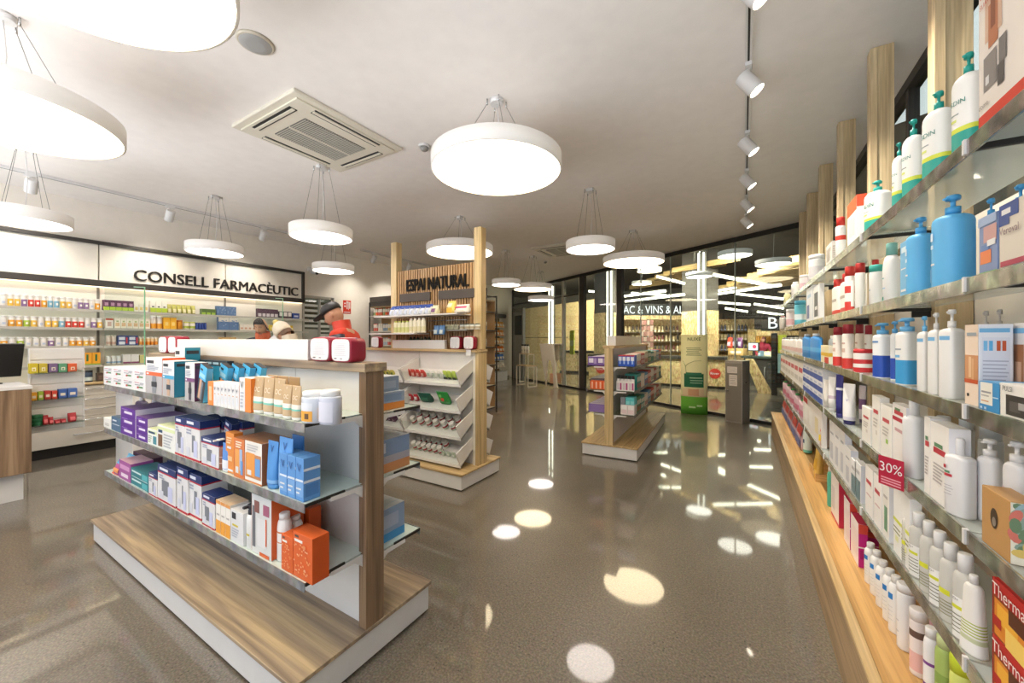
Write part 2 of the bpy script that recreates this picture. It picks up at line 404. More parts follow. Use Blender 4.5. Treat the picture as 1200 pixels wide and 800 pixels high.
wl_.new(tcw.outputs['Generated'], sx_.inputs[0]); wl_.new(sx_.outputs['Z'], mr.inputs['Value']); wl_.new(mr.outputs[0], bg.inputs['Strength'])
GX = lambda x: 8.03 - 0.598 * x          # foot of the glazed front
LW = -7.55; CH = 3.3
FLOOR = speckle('polished_concrete', '#6b6152', '#5a5145', '#7f7463', 130, 0.35, coat=1.0, coat_rough=0.045)
# darker aggregate chips over the polished floor
def floor_chips(m):
    n, l = m.node_tree.nodes, m.node_tree.links; p = n['Principled BSDF']
    src = p.inputs['Base Color'].links[0].from_socket
    tc = n.new('ShaderNodeTexCoord'); v = n.new('ShaderNodeTexVoronoi'); v.inputs['Scale'].default_value = 34; v.inputs['Randomness'].default_value = 1
    g = n.new('ShaderNodeTexNoise'); g.inputs['Scale'].default_value = 5
    r = n.new('ShaderNodeValToRGB'); r.color_ramp.elements[0].position = 0.10; r.color_ramp.elements[0].color = (1, 1, 1, 1); r.color_ramp.elements[1].position = 0.17; r.color_ramp.elements[1].color = (0, 0, 0, 1)
    mul = n.new('ShaderNodeMath'); mul.operation = 'MULTIPLY'; sub = n.new('ShaderNodeMapRange'); sub.inputs['From Min'].default_value = .42; sub.inputs['From Max'].default_value = .6
    mx = n.new('ShaderNodeMix'); mx.data_type = 'RGBA'; mx.inputs['B'].default_value = rgb('#3b342d')
    l.new(tc.outputs['Object'], v.inputs['Vector']); l.new(tc.outputs['Object'], g.inputs['Vector']); l.new(v.outputs['Distance'], r.inputs[0]); l.new(g.outputs['Fac'], sub.inputs['Value'])
    l.new(r.outputs[0], mul.inputs[0]); l.new(sub.outputs[0], mul.inputs[1]); l.new(mul.outputs[0], mx.inputs['Factor']); l.new(src, mx.inputs['A']); l.new(mx.outputs['Result'], p.inputs['Base Color'])
floor_chips(FLOOR)
mb = MB(); mb.box(-14, 12, -1.5, 24, -0.1, 0, FLOOR); struct(mb.build('floor'))
CEIL = M('#f7f1ec', 0.8); WALLC = M('#f1eadf', 0.7)
mb = MB(); pts = [(LW - .1, -1.5), (1.05, -1.5), (1.05, GX(1.05)), (LW - .1, GX(LW - .1))]
lo = [mb.bm.verts.new((x, y, CH)) for x, y in pts]; hi = [mb.bm.verts.new((x, y, CH + .12)) for x, y in pts]
mb.face(lo, CEIL); mb.face(hi, CEIL)
for i in range(4): mb.face([lo[i], lo[(i + 1) % 4], hi[(i + 1) % 4], hi[i]], BLACK)
struct(mb.build('ceiling'))
# left wall with an opening for the back-office window
w0, w1, wt = on_x(354, LW), on_x(391, LW), 2.33
mb = MB()
for y0, y1, z0, z1 in ((-1.5, w0, 0, CH), (w1, GX(LW), 0, CH), (w0, w1, wt, CH), (w0, w1, 0, .9)): mb.box(LW - .15, LW, y0, y1, z0, z1, WALLC)
struct(mb.build('wall_left'))
# back-office window: steel frame, frosted stripes
wn = empty('window_1', (LW, w0, .9)); struct(wn); ww, hh = w1 - w0, wt - .9
fr = MB(); FRM = M('#b5b1a8', .4, .3)
for a, b, c, d in ((0, ww, hh - .05, hh), (0, ww, 0, .05), (0, .04, 0, hh), (ww - .07, ww, 0, hh), (ww * .52, ww * .55, 0, hh)): fr.box(-.07, .02, a, b, c, d, FRM)
fr.build('window_frame', wn)
g = MB(); g.box(-.05, -.04, .03, ww - .05, .03, hh - .03, glass('office_pane', '#c9cfc8', .2))
st = M('#cfd2cc', .5)
for i in range(5): g.box(-.0385, -.036, .03, ww - .06, hh - .22 - i * .105, hh - .17 - i * .105, st)
for i in range(8): g.box(-.0385, -.036, ww * .55, ww - .06, .1 + i * .085, .14 + i * .085, st)
g.box(-.0385, -.036, .03, ww * .52, .05, hh - .68, M('#a9aca5', .5))
g.build('pane', wn)
mb = MB(); mb.box(LW - 1.4, LW - 1.3, w0 - 1.2, w1 + 1.5, 0, 2.8, M('#a9a498', .7)); mb.box(LW - 1.3, LW - .95, w0, w1 + .8, 2.0, 2.3, M('#7b6a50', .7)); struct(mb.build('wall_office'))
# right: glazing behind the shelving, grey wall added beyond to stand in for the dark
mb = MB(); mb.box(1.03, 1.042, -1.5, GX(1.03), 0, CH, PANE); struct(mb.build('window_2'))
mb = MB()
for y in (1.85, 3.8, 5.7): mb.box(1.0, 1.06, y, y + .05, 0, CH, DARK)
mb.box(.99, 1.07, -1.5, GX(1.03), CH - .07, CH - .002, DARK); struct(mb.build('trim_1'))
mb = MB(); mb.box(2.3, 2.4, -1.5, 7.2, 0, 4.2, M('#77736c', .6)); mb.box(2.27, 2.3, -1.5, 7.2, 1.5, 1.56, M('#3a3835')); struct(mb.build('wall_backdrop'))
# glazed front: panes in a dark steel frame, oblique to the shop
def gl(x0, x1, dy=0.0): return (x0, GX(x0) + dy), (x1, GX(x1) + dy)
ANG = math.atan(-0.598); CA, SA = math.cos(ANG), math.sin(ANG)
def gframe(name, x0, x1, kind='structure'):
    o = empty(name, (x0, GX(x0), 0), ANG); return struct(o)
def glen(x0, x1): return (x1 - x0) / CA
joints = [on for on in (-7.5, -5.45, -4.15, -2.9, -1.35, -0.02, 1.03)]
def gx_of(px):
    a, b = ray(px); return 8.03 * a / (b + .598 * a)
cuts = [LW + .03, gx_of(661), gx_of(683), gx_of(727), gx_of(751), gx_of(786), gx_of(861.5), 1.03]
for i in range(len(cuts) - 1):
    o = gframe('window_%d' % (i + 3), cuts[i], cuts[i + 1]); L = glen(cuts[i], cuts[i + 1])
    p = MB(); p.box(.006, L - .006, -.006, .006, .06, CH - .05, PANE); p.build('pane', o)
    f = MB(); f.box(0, L, -.035, .035, CH - .09, CH - .002, BLACK); f.box(0, L, -.03, .03, 0, .05, BLACK)
    if i in (0, 1): f.box(0, L, -.03, .03, 2.72, 2.76, DARK)
    f.build('frame', o)
    e = MB(); jm = M('#c9d2cb', .2)
    if i in (1, 2, 3): wd = (.05, .2, .16)[i - 1]; e.box(-wd / 2, wd / 2, -.05, .05, .05, CH - .09, FRM if i == 1 else DARK, .004); e.box(-wd / 2 - .035, -wd / 2 - .002, -.04, .04, .05, CH - .09, M('#d8d3c8', .3, .4))
    elif i > 3: e.box(-.008, .008, -.012, .012, .05, CH - .09, jm)
    else: e.box(-.02, .02, -.03, .03, .05, CH - .09, DARK)
    e.build('mullion', o)
# grey service door at the far end of the left wall
px0, px1 = 604, 616
o = empty('door_1', (LW + .35, 12.1, 0), ANG)
o.location = (gx_of(604), GX(gx_of(604)) - .12, 0); struct(o); L = glen(gx_of(604), gx_of(616))
d = MB(); d.box(.05, L - .05, -.02, .02, 0, 2.45, M('#a3a6a2', .35)); d.box(.12, L - .12, -.03, -.02, 1.6, 2.3, M('#4b5254', .2)); d.build('leaf', o)
f = MB(); f.box(0, .05, -.05, .05, 0, 2.55, GREY); f.box(L - .05, L, -.05, .05, 0, 2.55, GREY); f.box(0, L, -.05, .05, 2.45, 2.55, GREY); f.build('frame', o)
h = MB(); h.tube([(L - .12, -.03, 1.0), (L - .12, -.08, 1.0), (L - .25, -.08, 1.0)], .012, CHROME); h.build('handle', o)
# baseboards
mb = MB(); mb.box(LW, LW + .015, 5.0, 12.3, 0, .09, M('#9a958c')); struct(mb.build('baseboard_left'))
# ================================================================ pendant lamps
LAMPW, _n, _l, _p = nodes('lamp_opal_ring'); _p.inputs['Base Color'].default_value = rgb('#eeeae5'); _p.inputs['Roughness'].default_value = .5; _p.inputs['Emission Color'].default_value = rgb('#fff3e4'); _p.inputs['Emission Strength'].default_value = .07
LEDW = emit('led_warm', '#ffe9c0', LEDS); LEDC = emit('led_neutral', '#fff3ea', LEDS)
def pendant(D, drop, name='pendant_lamp'):
    r = D / 2; th = .11; o = empty(name)
    ring = MB(); seg = 56; prof = [(r - .012, 0), (r, .004), (r, th - .004), (r - .006, th), (r - .02, th)]
    rings = [[ring.bm.verts.new((q * math.cos(2 * PI * i / seg), q * math.sin(2 * PI * i / seg), z)) for i in range(seg)] for q, z in prof]
    for k in range(len(rings) - 1):
        for i in range(seg): ring.face([rings[k][i], rings[k][(i + 1) % seg], rings[k + 1][(i + 1) % seg], rings[k + 1][i]], LAMPW, True)
    ring.face(rings[-1], LAMPW); ring.build('ring_shade', o)
    df = MB(); a = [df.bm.verts.new(((r - .012) * math.cos(2 * PI * i / seg), (r - .012) * math.sin(2 * PI * i / seg), .006)) for i in range(seg)]; df.face(list(reversed(a)), LEDW if D > .75 else LEDC); df.build('diffuser', o)
    cn = MB(); cn.loft([(drop - .035, .05, .05, 2, WHITE), (drop, .055, .055, 2, WHITE)], 24); cn.build('canopy', o)
    for k in range(4):
        b = PI / 4 + k * PI / 2; s = MB(); s.loft([(drop - .05, .006, .006, 2, CHROME, .075 * math.cos(b), .075 * math.sin(b)), (drop - .005, .006, .006, 2, CHROME, .075 * math.cos(b), .075 * math.sin(b))], 8)
        s.tube([(.075 * math.cos(b), .075 * math.sin(b), drop - .04), (r * .62 * math.cos(b), r * .62 * math.sin(b), th)], .0018, M('#77736d', .4, .6), 5); s.build('wire', o)
    c = MB(); c.tube([(0, 0, drop - .03), (.02, .01, drop * .6), (0, 0, th)], .004, WHITE, 6); c.build('cord', o)
    return o
LAMPS = [  # x, y, z of the underside, diameter, label
    (-1.93, .30, 2.75, 1.0, 'large round white pendant lamp cut off by the top edge beside ceiling speaker'),
    (-3.62, .38, 2.70, 1.0, 'large round white pendant lamp at the left edge, nearest the camera'),
    (-5.90, .75, 2.56, .62, 'small round pendant lamp above the blank sign panel at far left'),
    (-5.88, 2.29, 2.56, .62, 'small round pendant lamp in front of the black wall lettering'),
    (-3.88, 2.48, 2.53, .62, 'small round pendant lamp hanging just beyond the ceiling air conditioner'),
    (-5.64, 3.81, 2.53, .62, 'small round pendant lamp above the man in the red jacket'),
    (-1.64, 2.49, 2.74, 1.0, 'large round pendant lamp glowing alone in the middle of the ceiling'),
    (-3.69, 4.59, 2.75, 1.0, 'large round pendant lamp just above the slatted wood partition'),
    (-1.63, 4.58, 2.55, .60, 'small round pendant lamp above the aisle, left of a larger lamp'),
    (-1.62, 6.69, 2.74, 1.0, 'large round pendant lamp close to the glazed front'),
    (-4.25, 6.81, 2.57, .60, 'small far round pendant lamp above the black shelving rack'),
    (-4.04, 7.60, 2.55, .85, 'wide far round pendant lamp overlapping two smaller ones'),
    (-4.75, 9.40, 2.50, .70, 'lowest and farthest round pendant lamp near the grey door')]
_pt = {}
for x, y, z, D, lb in LAMPS:
    k = (D, round(CH - z, 3))
    if k not in _pt: o = _pt[k] = pendant(D, CH - z)
    else: o = copy_tree(_pt[k])
    o.location = (x, y, z); tag(o, lb, 'lamp', 'round pendant lamps')
# ---------------------------------------------------------------- track spots
SPOTLED = emit('spot_led', '#fff0d8', 14)
def track(name, x, y0, y1, label, col):
    o = empty(name, (x, y0, CH)); b = MB(); b.box(-.018, .018, 0, y1 - y0, -.035, -.001, col, .002); b.box(-.006, .006, .01, y1 - y0 - .01, -.0355, -.034, BLACK); b.build('rail', o)
    e = MB(); e.box(-.02, .02, -.03, .0, -.037, -.001, WHITE); e.build('end_cap', o); return tag(o, label, 'light track', 'ceiling light tracks')
track('light_track', .025, .4, 7.4, 'long white ceiling track with a dark slot running above the right shelves', WHITE)
track('light_track', -6.75, -1.5, 3.7, 'white ceiling track along the lettered left wall', WHITE)
track('light_track', -6.75, 5.2, 7.4, 'short white ceiling track behind the slatted wood partition', WHITE)
def spot():
    o = empty('track_spotlight'); a = MB(); a.box(-.02, .02, -.05, .05, -.06, -.034, WHITE, .003); a.tube([(0, 0, -.05), (0, 0, -.11)], .012, WHITE); a.build('mount', o)
    T = Matrix.Translation((0, 0, -.15)) @ Matrix.Rotation(-.62, 4, 'Y')
    h = MB(); h.loft([(-.085, .047, .047, 2, WHITE), (-.08, .05, .05, 2, WHITE), (.06, .05, .05, 2, WHITE), (.068, .042, .042, 2, WHITE)], 24, T, cap=False)
    vs = [h.bm.verts.new(T @ Vector((.042 * math.cos(2 * PI * i / 24), .042 * math.sin(2 * PI * i / 24), .068))) for i in range(24)]; h.face(vs, WHITE); h.build('housing', o)
    l = MB(); vs = [l.bm.verts.new(T @ Vector((.043 * math.cos(2 * PI * i / 24), .043 * math.sin(2 * PI * i / 24), -.082))) for i in range(24)]; l.face(vs, SPOTLED); l.build('lens', o); return o
sp = spot(); first = True
def spotlamp(x, y, z, dx, dy, dz, e):
    li = bpy.data.lights.new('spot_beam', 'SPOT'); li.energy = e * (1 if dx > 0 else .45); li.spot_size = 1.5; li.spot_blend = .8; li.color = (1, .93, .82); li.shadow_soft_size = .04
    lo_ = bpy.data.objects.new('spot_beam', li); C.objects.link(lo_); lo_.location = (x, y, z); lo_.rotation_euler = Vector((dx, dy, dz)).to_track_quat('-Z', 'Y').to_euler()
for i, y in enumerate((2.2, 3.0, 3.97, 4.85, 5.72, 6.55)):
    o = sp if first else copy_tree(sp); first = False; o.location = (.025, y, CH)
    tag(o, 'white track spotlight aimed at right shelves, %s from the near end' % ORD[i], 'spotlight', 'spotlights over the right shelves')
    spotlamp(.08, y, CH - .22, .75, 0, -1.4, SPOTE)
for i, (y, t) in enumerate(((.9, 'left of the black lettering'), (2.1, 'above the lettering, near its middle'), (3.3, 'above the end of the black lettering'))):
    o = copy_tree(sp); o.location = (-6.75, y, CH); o.rotation_euler.z = PI; tag(o, 'white track spotlight on the left wall track, ' + t, 'spotlight', 'spotlights on the left wall')
    spotlamp(-6.8, y, CH - .22, -.75, 0, -1.1, SPOTE)
for i, (y, t) in enumerate(((5.5, 'left'), (6.5, 'right'))):
    o = copy_tree(sp); o.location = (-6.75, y, CH); o.rotation_euler.z = PI; tag(o, 'white spotlight behind the slatted partition, ' + t + ' of two on the short track', 'spotlight', 'spotlights on the short track')
    spotlamp(-6.8, y, CH - .22, -.75, 0, -1.1, SPOTE * .9)
# ---------------------------------------------------------------- ceiling equipment
def cassette(x0, x1, y0, y1, label):
    o = empty('air_conditioner', (x0, y0, CH)); W, D = x1 - x0, y1 - y0; cr = M('#e3dccb', .45)
    f = MB(); f.box(0, W, 0, D, -.03, -.001, cr, .008); f.box(.05, W - .05, .05, D - .05, -.045, -.03, cr, .004); f.build('panel', o)
    g = MB(); gx0, gx1, gy0, gy1 = W * .26, W * .74, D * .22, D * .78
    g.box(gx0, gx1, gy0, gy1, -.05, -.044, M('#55524c')); n = 30
    for i in range(n): y = gy0 + (i + .3) * (gy1 - gy0) / n; g.box(gx0, gx1, y, y + (gy1 - gy0) / n * .42, -.055, -.048, M('#b9b4a7'))
    g.box((gx0 + gx1) / 2 - .008, (gx0 + gx1) / 2 + .008, gy0, gy1, -.057, -.048, cr); g.build('grille', o)
    for a, b, c, d in ((.2, .8, .07, .13), (.2, .8, .87, .93), (.07, .14, .2, .8), (.86, .93, .2, .8)):
        s = MB(); s.box(W * a, W * b, D * c, D * d, -.049, -.043, BLACK)
        if b - a > .3: s.box(W * a, W * b, D * (c + .02), D * (d - .015), -.056, -.048, cr, .002)
        else: s.box(W * (a + .02), W * (b - .015), D * c, D * d, -.056, -.048, cr, .002)
        s.build('louver', o)
    return tag(o, label, 'air conditioner', 'ceiling cassette air conditioners')
cassette(-3.78, -2.83, 1.59, 2.64, 'square cream ceiling air conditioner with grille, near the middle of ceiling')
cassette(-3.70, -2.75, 6.85, 7.8, 'far ceiling air conditioner partly hidden by a small round lamp')
o = empty('ceiling_speaker', (-2.61, 1.23, CH)); s = MB(); s.loft([(-.014, .095, .095, 2, M('#cfc6b4')), (-.001, .105, .105, 2, M('#cfc6b4'))], 36); s.build('rim', o)
s = MB(); s.loft([(-.024, .05, .05, 2, M('#a9a8a6', .6)), (-.016, .086, .086, 2, M('#a9a8a6', .6)), (-.013, .09, .09, 2, M('#a9a8a6', .6))], 36); s.build('grille', o); tag(o, 'round grey ceiling speaker beside the largest lamp', 'speaker')
def dome(x, y, label):
    o = empty('smoke_detector', (x, y, CH)); s = MB(); s.loft([(-.02, .052, .052, 2, WHITE), (-.001, .055, .055, 2, WHITE)], 24); s.build('base', o)
    s = MB(); s.loft([(-.055, .018, .018, 2, GREY), (-.045, .032, .032, 2, GREY), (-.02, .04, .04, 2, WHITE)], 24); s.build('sensor', o); tag(o, label, 'smoke detector')
dome(-2.62, 2.72, 'white smoke detector left of the big central lamp'); dome(-4.05, 8.25, 'tiny smoke detector near the far air conditioner')
o = empty('security_camera', (LW + .02, 4.55, 2.86)); s = MB(); s.box(-.02, .03, -.04, .04, -.04, .04, WHITE, .006); s.tube([(.02, 0, 0), (.1, 0, -.03)], .012, WHITE); s.build('bracket', o)
s = MB(); T = Matrix.Translation((.1, 0, -.06)) @ Matrix.Rotation(PI / 2 + .25, 4, 'Y'); s.loft([(0, .04, .04, 2, WHITE), (.16, .045, .045, 2, WHITE)], 18, T); s.build('housing', o)
s = MB(); s.loft([(.161, .034, .034, 2, BLACK), (.168, .03, .03, 2, BLACK)], 18, T); s.build('lens', o); tag(o, 'white wall security camera with black lens above window', 'camera')
# ================================================================ lettered fascia on the left wall
sy0, sy1 = -1.5, 4.37
o = empty('wall_fascia', (LW, 0, 0)); PAN = M('#f6efe2', .5)
for i, (a, b) in enumerate(((sy0, 1.57), (1.585, 3.06), (3.075, sy1))):
    p = MB(); p.box(.002, .045, a, b, 2.24, 2.73, PAN); p.build('panel', o)
f = MB(); f.box(.002, .09, sy0, sy1 + .03, 2.73, 2.775, DARK, .003); f.box(.002, .09, sy0, sy1 + .03, 2.16, 2.245, DARK, .003); f.box(.002, .09, sy1, sy1 + .045, 2.16, 2.775, DARK, .003); f.build('frame', o)
t = MB(); LT = M('#1f1b18', .4); yA, yB = on_x(157, LW + .06), on_x(349, LW + .06)
t.text('CONSELL FARMACÈUTIC', yA, yB, 2.29, 2.475, LT, fn=lambda x, z: (.047, x, z), fit=True); 
k = MB(); k.text('CONSELL FARMACÈUTIC', yA, yB, 2.29, 2.49, LT, fit=True, thick=.02, bold=.006); lo_ = k.build('lettering', o, (.047, 0, 0), PI / 2); t.bm.free()
s = MB(); s.box(.022, .08, sy0, sy1, 2.151, 2.1595, emit('led_strip', '#ffe6c0', 1.6)); s.build('light_strip', o)
tag(o, 'cream wall fascia framed in black with CONSELL FARMACÈUTIC lettering', 'sign')
# wall shelving on the left: panels, four glass shelves, uprights; drawers below
WSH = (1.835, 1.595, 1.36, 1.11); LFX = -7.3
wallpan = M('#ebe5d9', .55)
bays = [(-1.5, .05), (.05, 1.575), (1.575, 3.07), (3.07, 4.4)]
for i, (a, b) in enumerate(bays):
    o = empty('wall_shelf_unit', (LW, a, 0)); L = b - a
    p = MB(); p.box(.002, .02, .004, L - .004, .89, 2.15, wallpan); p.build('back_panel', o)
    for z in WSH:
        s = MB(); s.box(.02, LFX - LW, .006, L - .006, z - .012, z, SHELFGLASS); q = s.build('shelf', o)
        r = MB(); r.box(LFX - LW - .004, LFX - LW + .004, .006, L - .006, z - .03, z + .002, M('#b9b4a9', .3)); r.build('price_rail', q)
    u = MB(); u.box(.02, .03, -.012, .012, .89, 2.15, M('#77726a', .4)); u.build('upright', o)
    tag(o, 'pale wall shelf unit under the black fascia, %s bay from the left' % ORD[i], 'shelf', 'wall shelf units under the fascia')
WKT = .89
cb = [(-1.5, -.3), (-.3, .93), (.93, 2.13), (2.13, 3.33), (3.33, 4.4)]
CAB = M('#e4dccd', .4)
for i, (a, b) in enumerate(cb):
    o = empty('drawer_cabinet', (-7.19, a, 0)); L = b - a
    c = MB(); c.box(LW + 7.19 + .015, -.02, .002, L - .002, .12, .86, CAB); c.build('carcass', o)
    k = MB(); k.box(LW + 7.19 + .015, -.04, .001, L - .001, 0, .12, BLACK); k.build('kick_plate', o)
    zs = [.125, .34, .47, .60, .73, .858]
    for z0, z1 in zip(zs, zs[1:]):
        d = MB(); d.box(-.02, 0, .005, L - .005, z0, z1 - .006, CAB, .002); dd = d.build('drawer', o)
        h = MB(); h.tube([(.0, L * .3, (z0 + z1) / 2 + .02), (.03, L * .3, (z0 + z1) / 2 + .02), (.03, L * .7, (z0 + z1) / 2 + .02), (0, L * .7, (z0 + z1) / 2 + .02)], .006, CHROME, 6); h.build('handle', dd)
    tag(o, 'cream drawer cabinet with steel bar handles along left wall, %s from the left' % ORD[i], 'cabinet', 'drawer cabinets along the left wall')
mb = MB(); mb.box(LW + .003, -7.17, -1.5, 4.42, .862, WKT, PALEY, .003); tag(mb.build('worktop'), 'long pale wood worktop over the drawer cabinets', 'worktop')
# fire sign
o = empty('fire_sign', (LW, on_x(406.5, LW), 0)); y = on_x(406.5, LW); za, zb = z_at(352, LW, y), z_at(367.5, LW, y); hw = (on_x(411, LW) - on_x(402, LW)) / 2
s = MB(); s.box(.001, .008, -hw, hw, zb, za, '#d23a22'); s.build('plate', o)
s = MB(); hgt = za - zb
for u0, v0, u1, v1 in ((-.12, .35, .12, .9), (.3, .3, .42, .92), (-.75, .5, -.35, .62), (-.75, .72, -.35, .82), (-.8, .08, .8, .14), (.55, .4, .8, .9), (-.22, .8, .22, .95)): s.box(.008, .0095, hw * u0, hw * u1, zb + v0 * hgt, zb + v1 * hgt, WHITE)
s.build('pictogram', o); tag(o, 'small red and white fire safety sign on the cream wall', 'sign')
# ================================================================ front gondola
def bracket(mb, x, y0, y1, z, m):
    """thin steel shelf arm in the YZ plane, deep at the panel and tapering to the front"""
    s = 1 if y1 > y0 else -1
    pts = [(y0, z - .004), (y1, z - .004), (y1, z - .02), (y0 + (y1 - y0) * .35, z - .022), (y0, z - .075)]
    a = [mb.bm.verts.new((x - .004, y, q)) for y, q in pts]; b = [mb.bm.verts.new((x + .004, y, q)) for y, q in pts]
    mb.face(a, m); mb.face(list(reversed(b)), m)
    for i in range(5): mb.face([a[i], a[(i + 1) % 5], b[(i + 1) % 5], b[i]], m)
def plinth(o, x0, x1, y0, y1, ph=.16, over=.012, wd=WOODX):
    p = MB(); p.box(x0 + over, x1 - over, y0 + over, y1 - over, .012, ph - .018, WHITE2, .002); p.box(x0 + .03, x1 - .03, y0 + .03, y1 - .03, 0, .013, BLACK); p.build('plinth', o)
    d = MB(); d.box(x0, x1, y0, y1, ph - .018, ph, wd, .0025); d.build('deck', o)
G1 = dict(x0=-4.0, x1=-1.43, y0=.80, y1=1.54, pc=1.175, fy=.867, by=1.483, z=(.497, .805, 1.117))
def shelf(o, x0, x1, yf, yp, z, endx=(), rail=True):
    s = MB(); s.box(x0, x1, min(yf, yp), max(yf, yp), z - .009, z, SHELFGLASS); s.box(x0, x1, min(yf, yp), max(yf, yp), z - .0012, z - .0004, M('#f2f4f3', .25))
    q = s.build('shelf', o)
    if rail:
        sg = -1 if yf < yp else 1; r = MB(); r.box(x0, x1, yf + sg * .004, yf + sg * .001, z - .033, z + .003, RAIL); r.build('price_rail', q)
    b = MB()
    for x in endx: b.box(x - .0035, x + .0035, min(yf, yf + (yp - yf) * .62), max(yf, yf + (yp - yf) * .62), z - .011, z + .0012, BLACK)
    if endx: b.build('edge_strip', q)
    for x in (x0 + .01, x1 - .01, x1 + .002 if endx else x0 + .01):
        if x == x0 + .01 and not endx and x1 > 0: continue
        k = MB(); bracket(k, x, yp, yp + (yf - yp) * .62, z - .004, WHITE); k.build('bracket', q)
o = empty('gondola_shelf', (0, 0, 0)); g = G1
plinth(o, g['x0'], g['x1'], g['y0'], g['y1'])
p = MB(); p.box(g['x0'] + .06, g['x1'] - .03, g['pc'] - .03, g['pc'] + .03, .16, 1.30, WHITE2); xm = -2.69
for x in (xm, -2.02, -3.35): p.box(x - .0015, x + .0015, g['pc'] - .031, g['pc'] + .031, .16, 1.3, M('#b9b6b2'))
p.box(g['x0'] + .06, g['x1'] - .03, g['pc'] - .036, g['pc'] + .036, .47, .474, M('#a9a6a2')); p.build('panel', o)
for x, nm in ((g['x1'] - .028, 0), (g['x0'] + .03, 0)):
    e = MB(); e.box(x - .024, x + .024, g['pc'] - .05, g['pc'] + .05, .16, 1.302, WALZ if x > -2 else PALEZ, .002); e.build('end_post', o)
c = MB(); c.box(g['x0'], g['x1'] + .004, g['pc'] - .062, g['pc'] + .062, 1.302, 1.342, WOODX, .003); c.build('cap', o)
for k, z in enumerate(g['z']):
    for xa, xb in ((-3.97, xm - .003), (xm + .003, -1.462)):
        shelf(o, xa, xb, g['fy'], g['pc'] - .03, z, (xb,) if xb > -2 else ())
        shelf(o, xa, xb, g['by'], g['pc'] + .03, (.455, .80, 1.10)[k] if k else .455, (xb,) if xb > -2 else ())
tag(o, 'front double-sided display gondola on a white and wood plinth, loaded with boxes', 'display shelf')
# header box on the cap
hd = empty('header_box', (0, 0, 1.3425)); xa, xb = on_y(208, 1.12), on_y(361, 1.12)
b = MB(); b.box(xa, xb, 1.118, 1.232, 0, .105, WHITE2, .002); b.build('body', hd)
b = MB(); b.box(xb, xb + .001, 1.12, 1.23, .003, .102, M('#c9c6ca', .4)); b.build('end_panel', hd)
tag(hd, 'long white header box lying on top of the front gondola', 'sign box')
# ================================================================ second gondola with tilted bins and the slatted partition
X0, X1, Y0, Y1, PC = -4.15, -2.285, 2.865, 3.55, 3.23
o = empty('bin_gondola', (0, 0, 0)); plinth(o, X0, X1, Y0, Y1, wd=PALEX)
p = MB(); p.box(X0 + .05, X1 - .05, PC - .03, PC + .03, .16, 1.315, WHITE2)
for x in (-3.16,): p.box(x - .002, x + .002, PC - .0315, PC - .029, .16, 1.31, M('#aaa69f'))
p.build('panel', o)
for x in (X1 - .045, X0 + .03):
    e = MB(); e.box(x - .02, x + .02, PC - .06, PC + .09, .16, 1.315, PALEZ, .002); e.box(x - .05, x - .02, PC - .06, PC + .05, .16, 1.315, M('#e9e4da')); e.build('end_post', o)
c = MB(); c.box(X0 + .02, X1 - .02, PC - .1, PC + .1, 1.315, 1.342, PALEX, .003); c.build('cap', o)
for x in (-3.58, -2.345):
    e = MB(); e.box(x - .045, x + .045, PC - .03, PC + .06, 1.342, 2.60, PALEZ, .003); e.build('post', o)
TX0, TX1 = -3.16, -2.385
TR = []
def bin_tray(o, x0, x1, zf, s):
    """open white tray, tipped towards the customer; s=-1 front side, +1 back side"""
    t = MB(); yf = PC + s * .245; yb = PC + s * .04; zb = zf + .135
    def side(x):
        pts = [(yf, zf), (yf + s * .075, zf + .145), (yb, zb + .13), (yb, zb)]
        a = [t.bm.verts.new((x - .006, y, z)) for y, z in pts]; b = [t.bm.verts.new((x + .006, y, z)) for y, z in pts]
        t.face(a, WHITE2); t.face(list(reversed(b)), WHITE2)
        for i in range(4): t.face([a[i], a[(i + 1) % 4], b[(i + 1) % 4], b[i]], WHITE2)
    side(x0 + .006); side(x1 - .006)
    a = [(x0, yf, zf), (x1, yf, zf), (x1, yb, zb), (x0, yb, zb)]; up = Vector((0, s * .004, .008)); lo_ = [t.bm.verts.new(p) for p in a]; hi = [t.bm.verts.new(Vector(p) + up) for p in a]
    t.face(lo_, WHITE2); t.face(hi, WHITE2)
    for i in range(4): t.face([lo_[i], lo_[(i + 1) % 4], hi[(i + 1) % 4], hi[i]], WHITE2)
    t.box(x0, x1, min(yf, yf + s * .012), max(yf, yf + s * .012), zf - .005, zf + .022, WHITE2)
    q = t.build('bin', o)
    l = MB(); l.poly([(x0 + .012, yf + s * .012, zf + .022), (x1 - .012, yf + s * .012, zf + .022), (x1 - .012, yf + s * .07, zf + .125), (x0 + .012, yf + s * .07, zf + .125)], CLEAR); l.build('clear_lip', q)
for zf in (.98, .715, .455, .185):
    for a, b in ((TX0, TX1), (X0 + .07, TX0 - .02)):
        bin_tray(o, a, b, zf, -1); bin_tray(o, a, b, zf, 1)
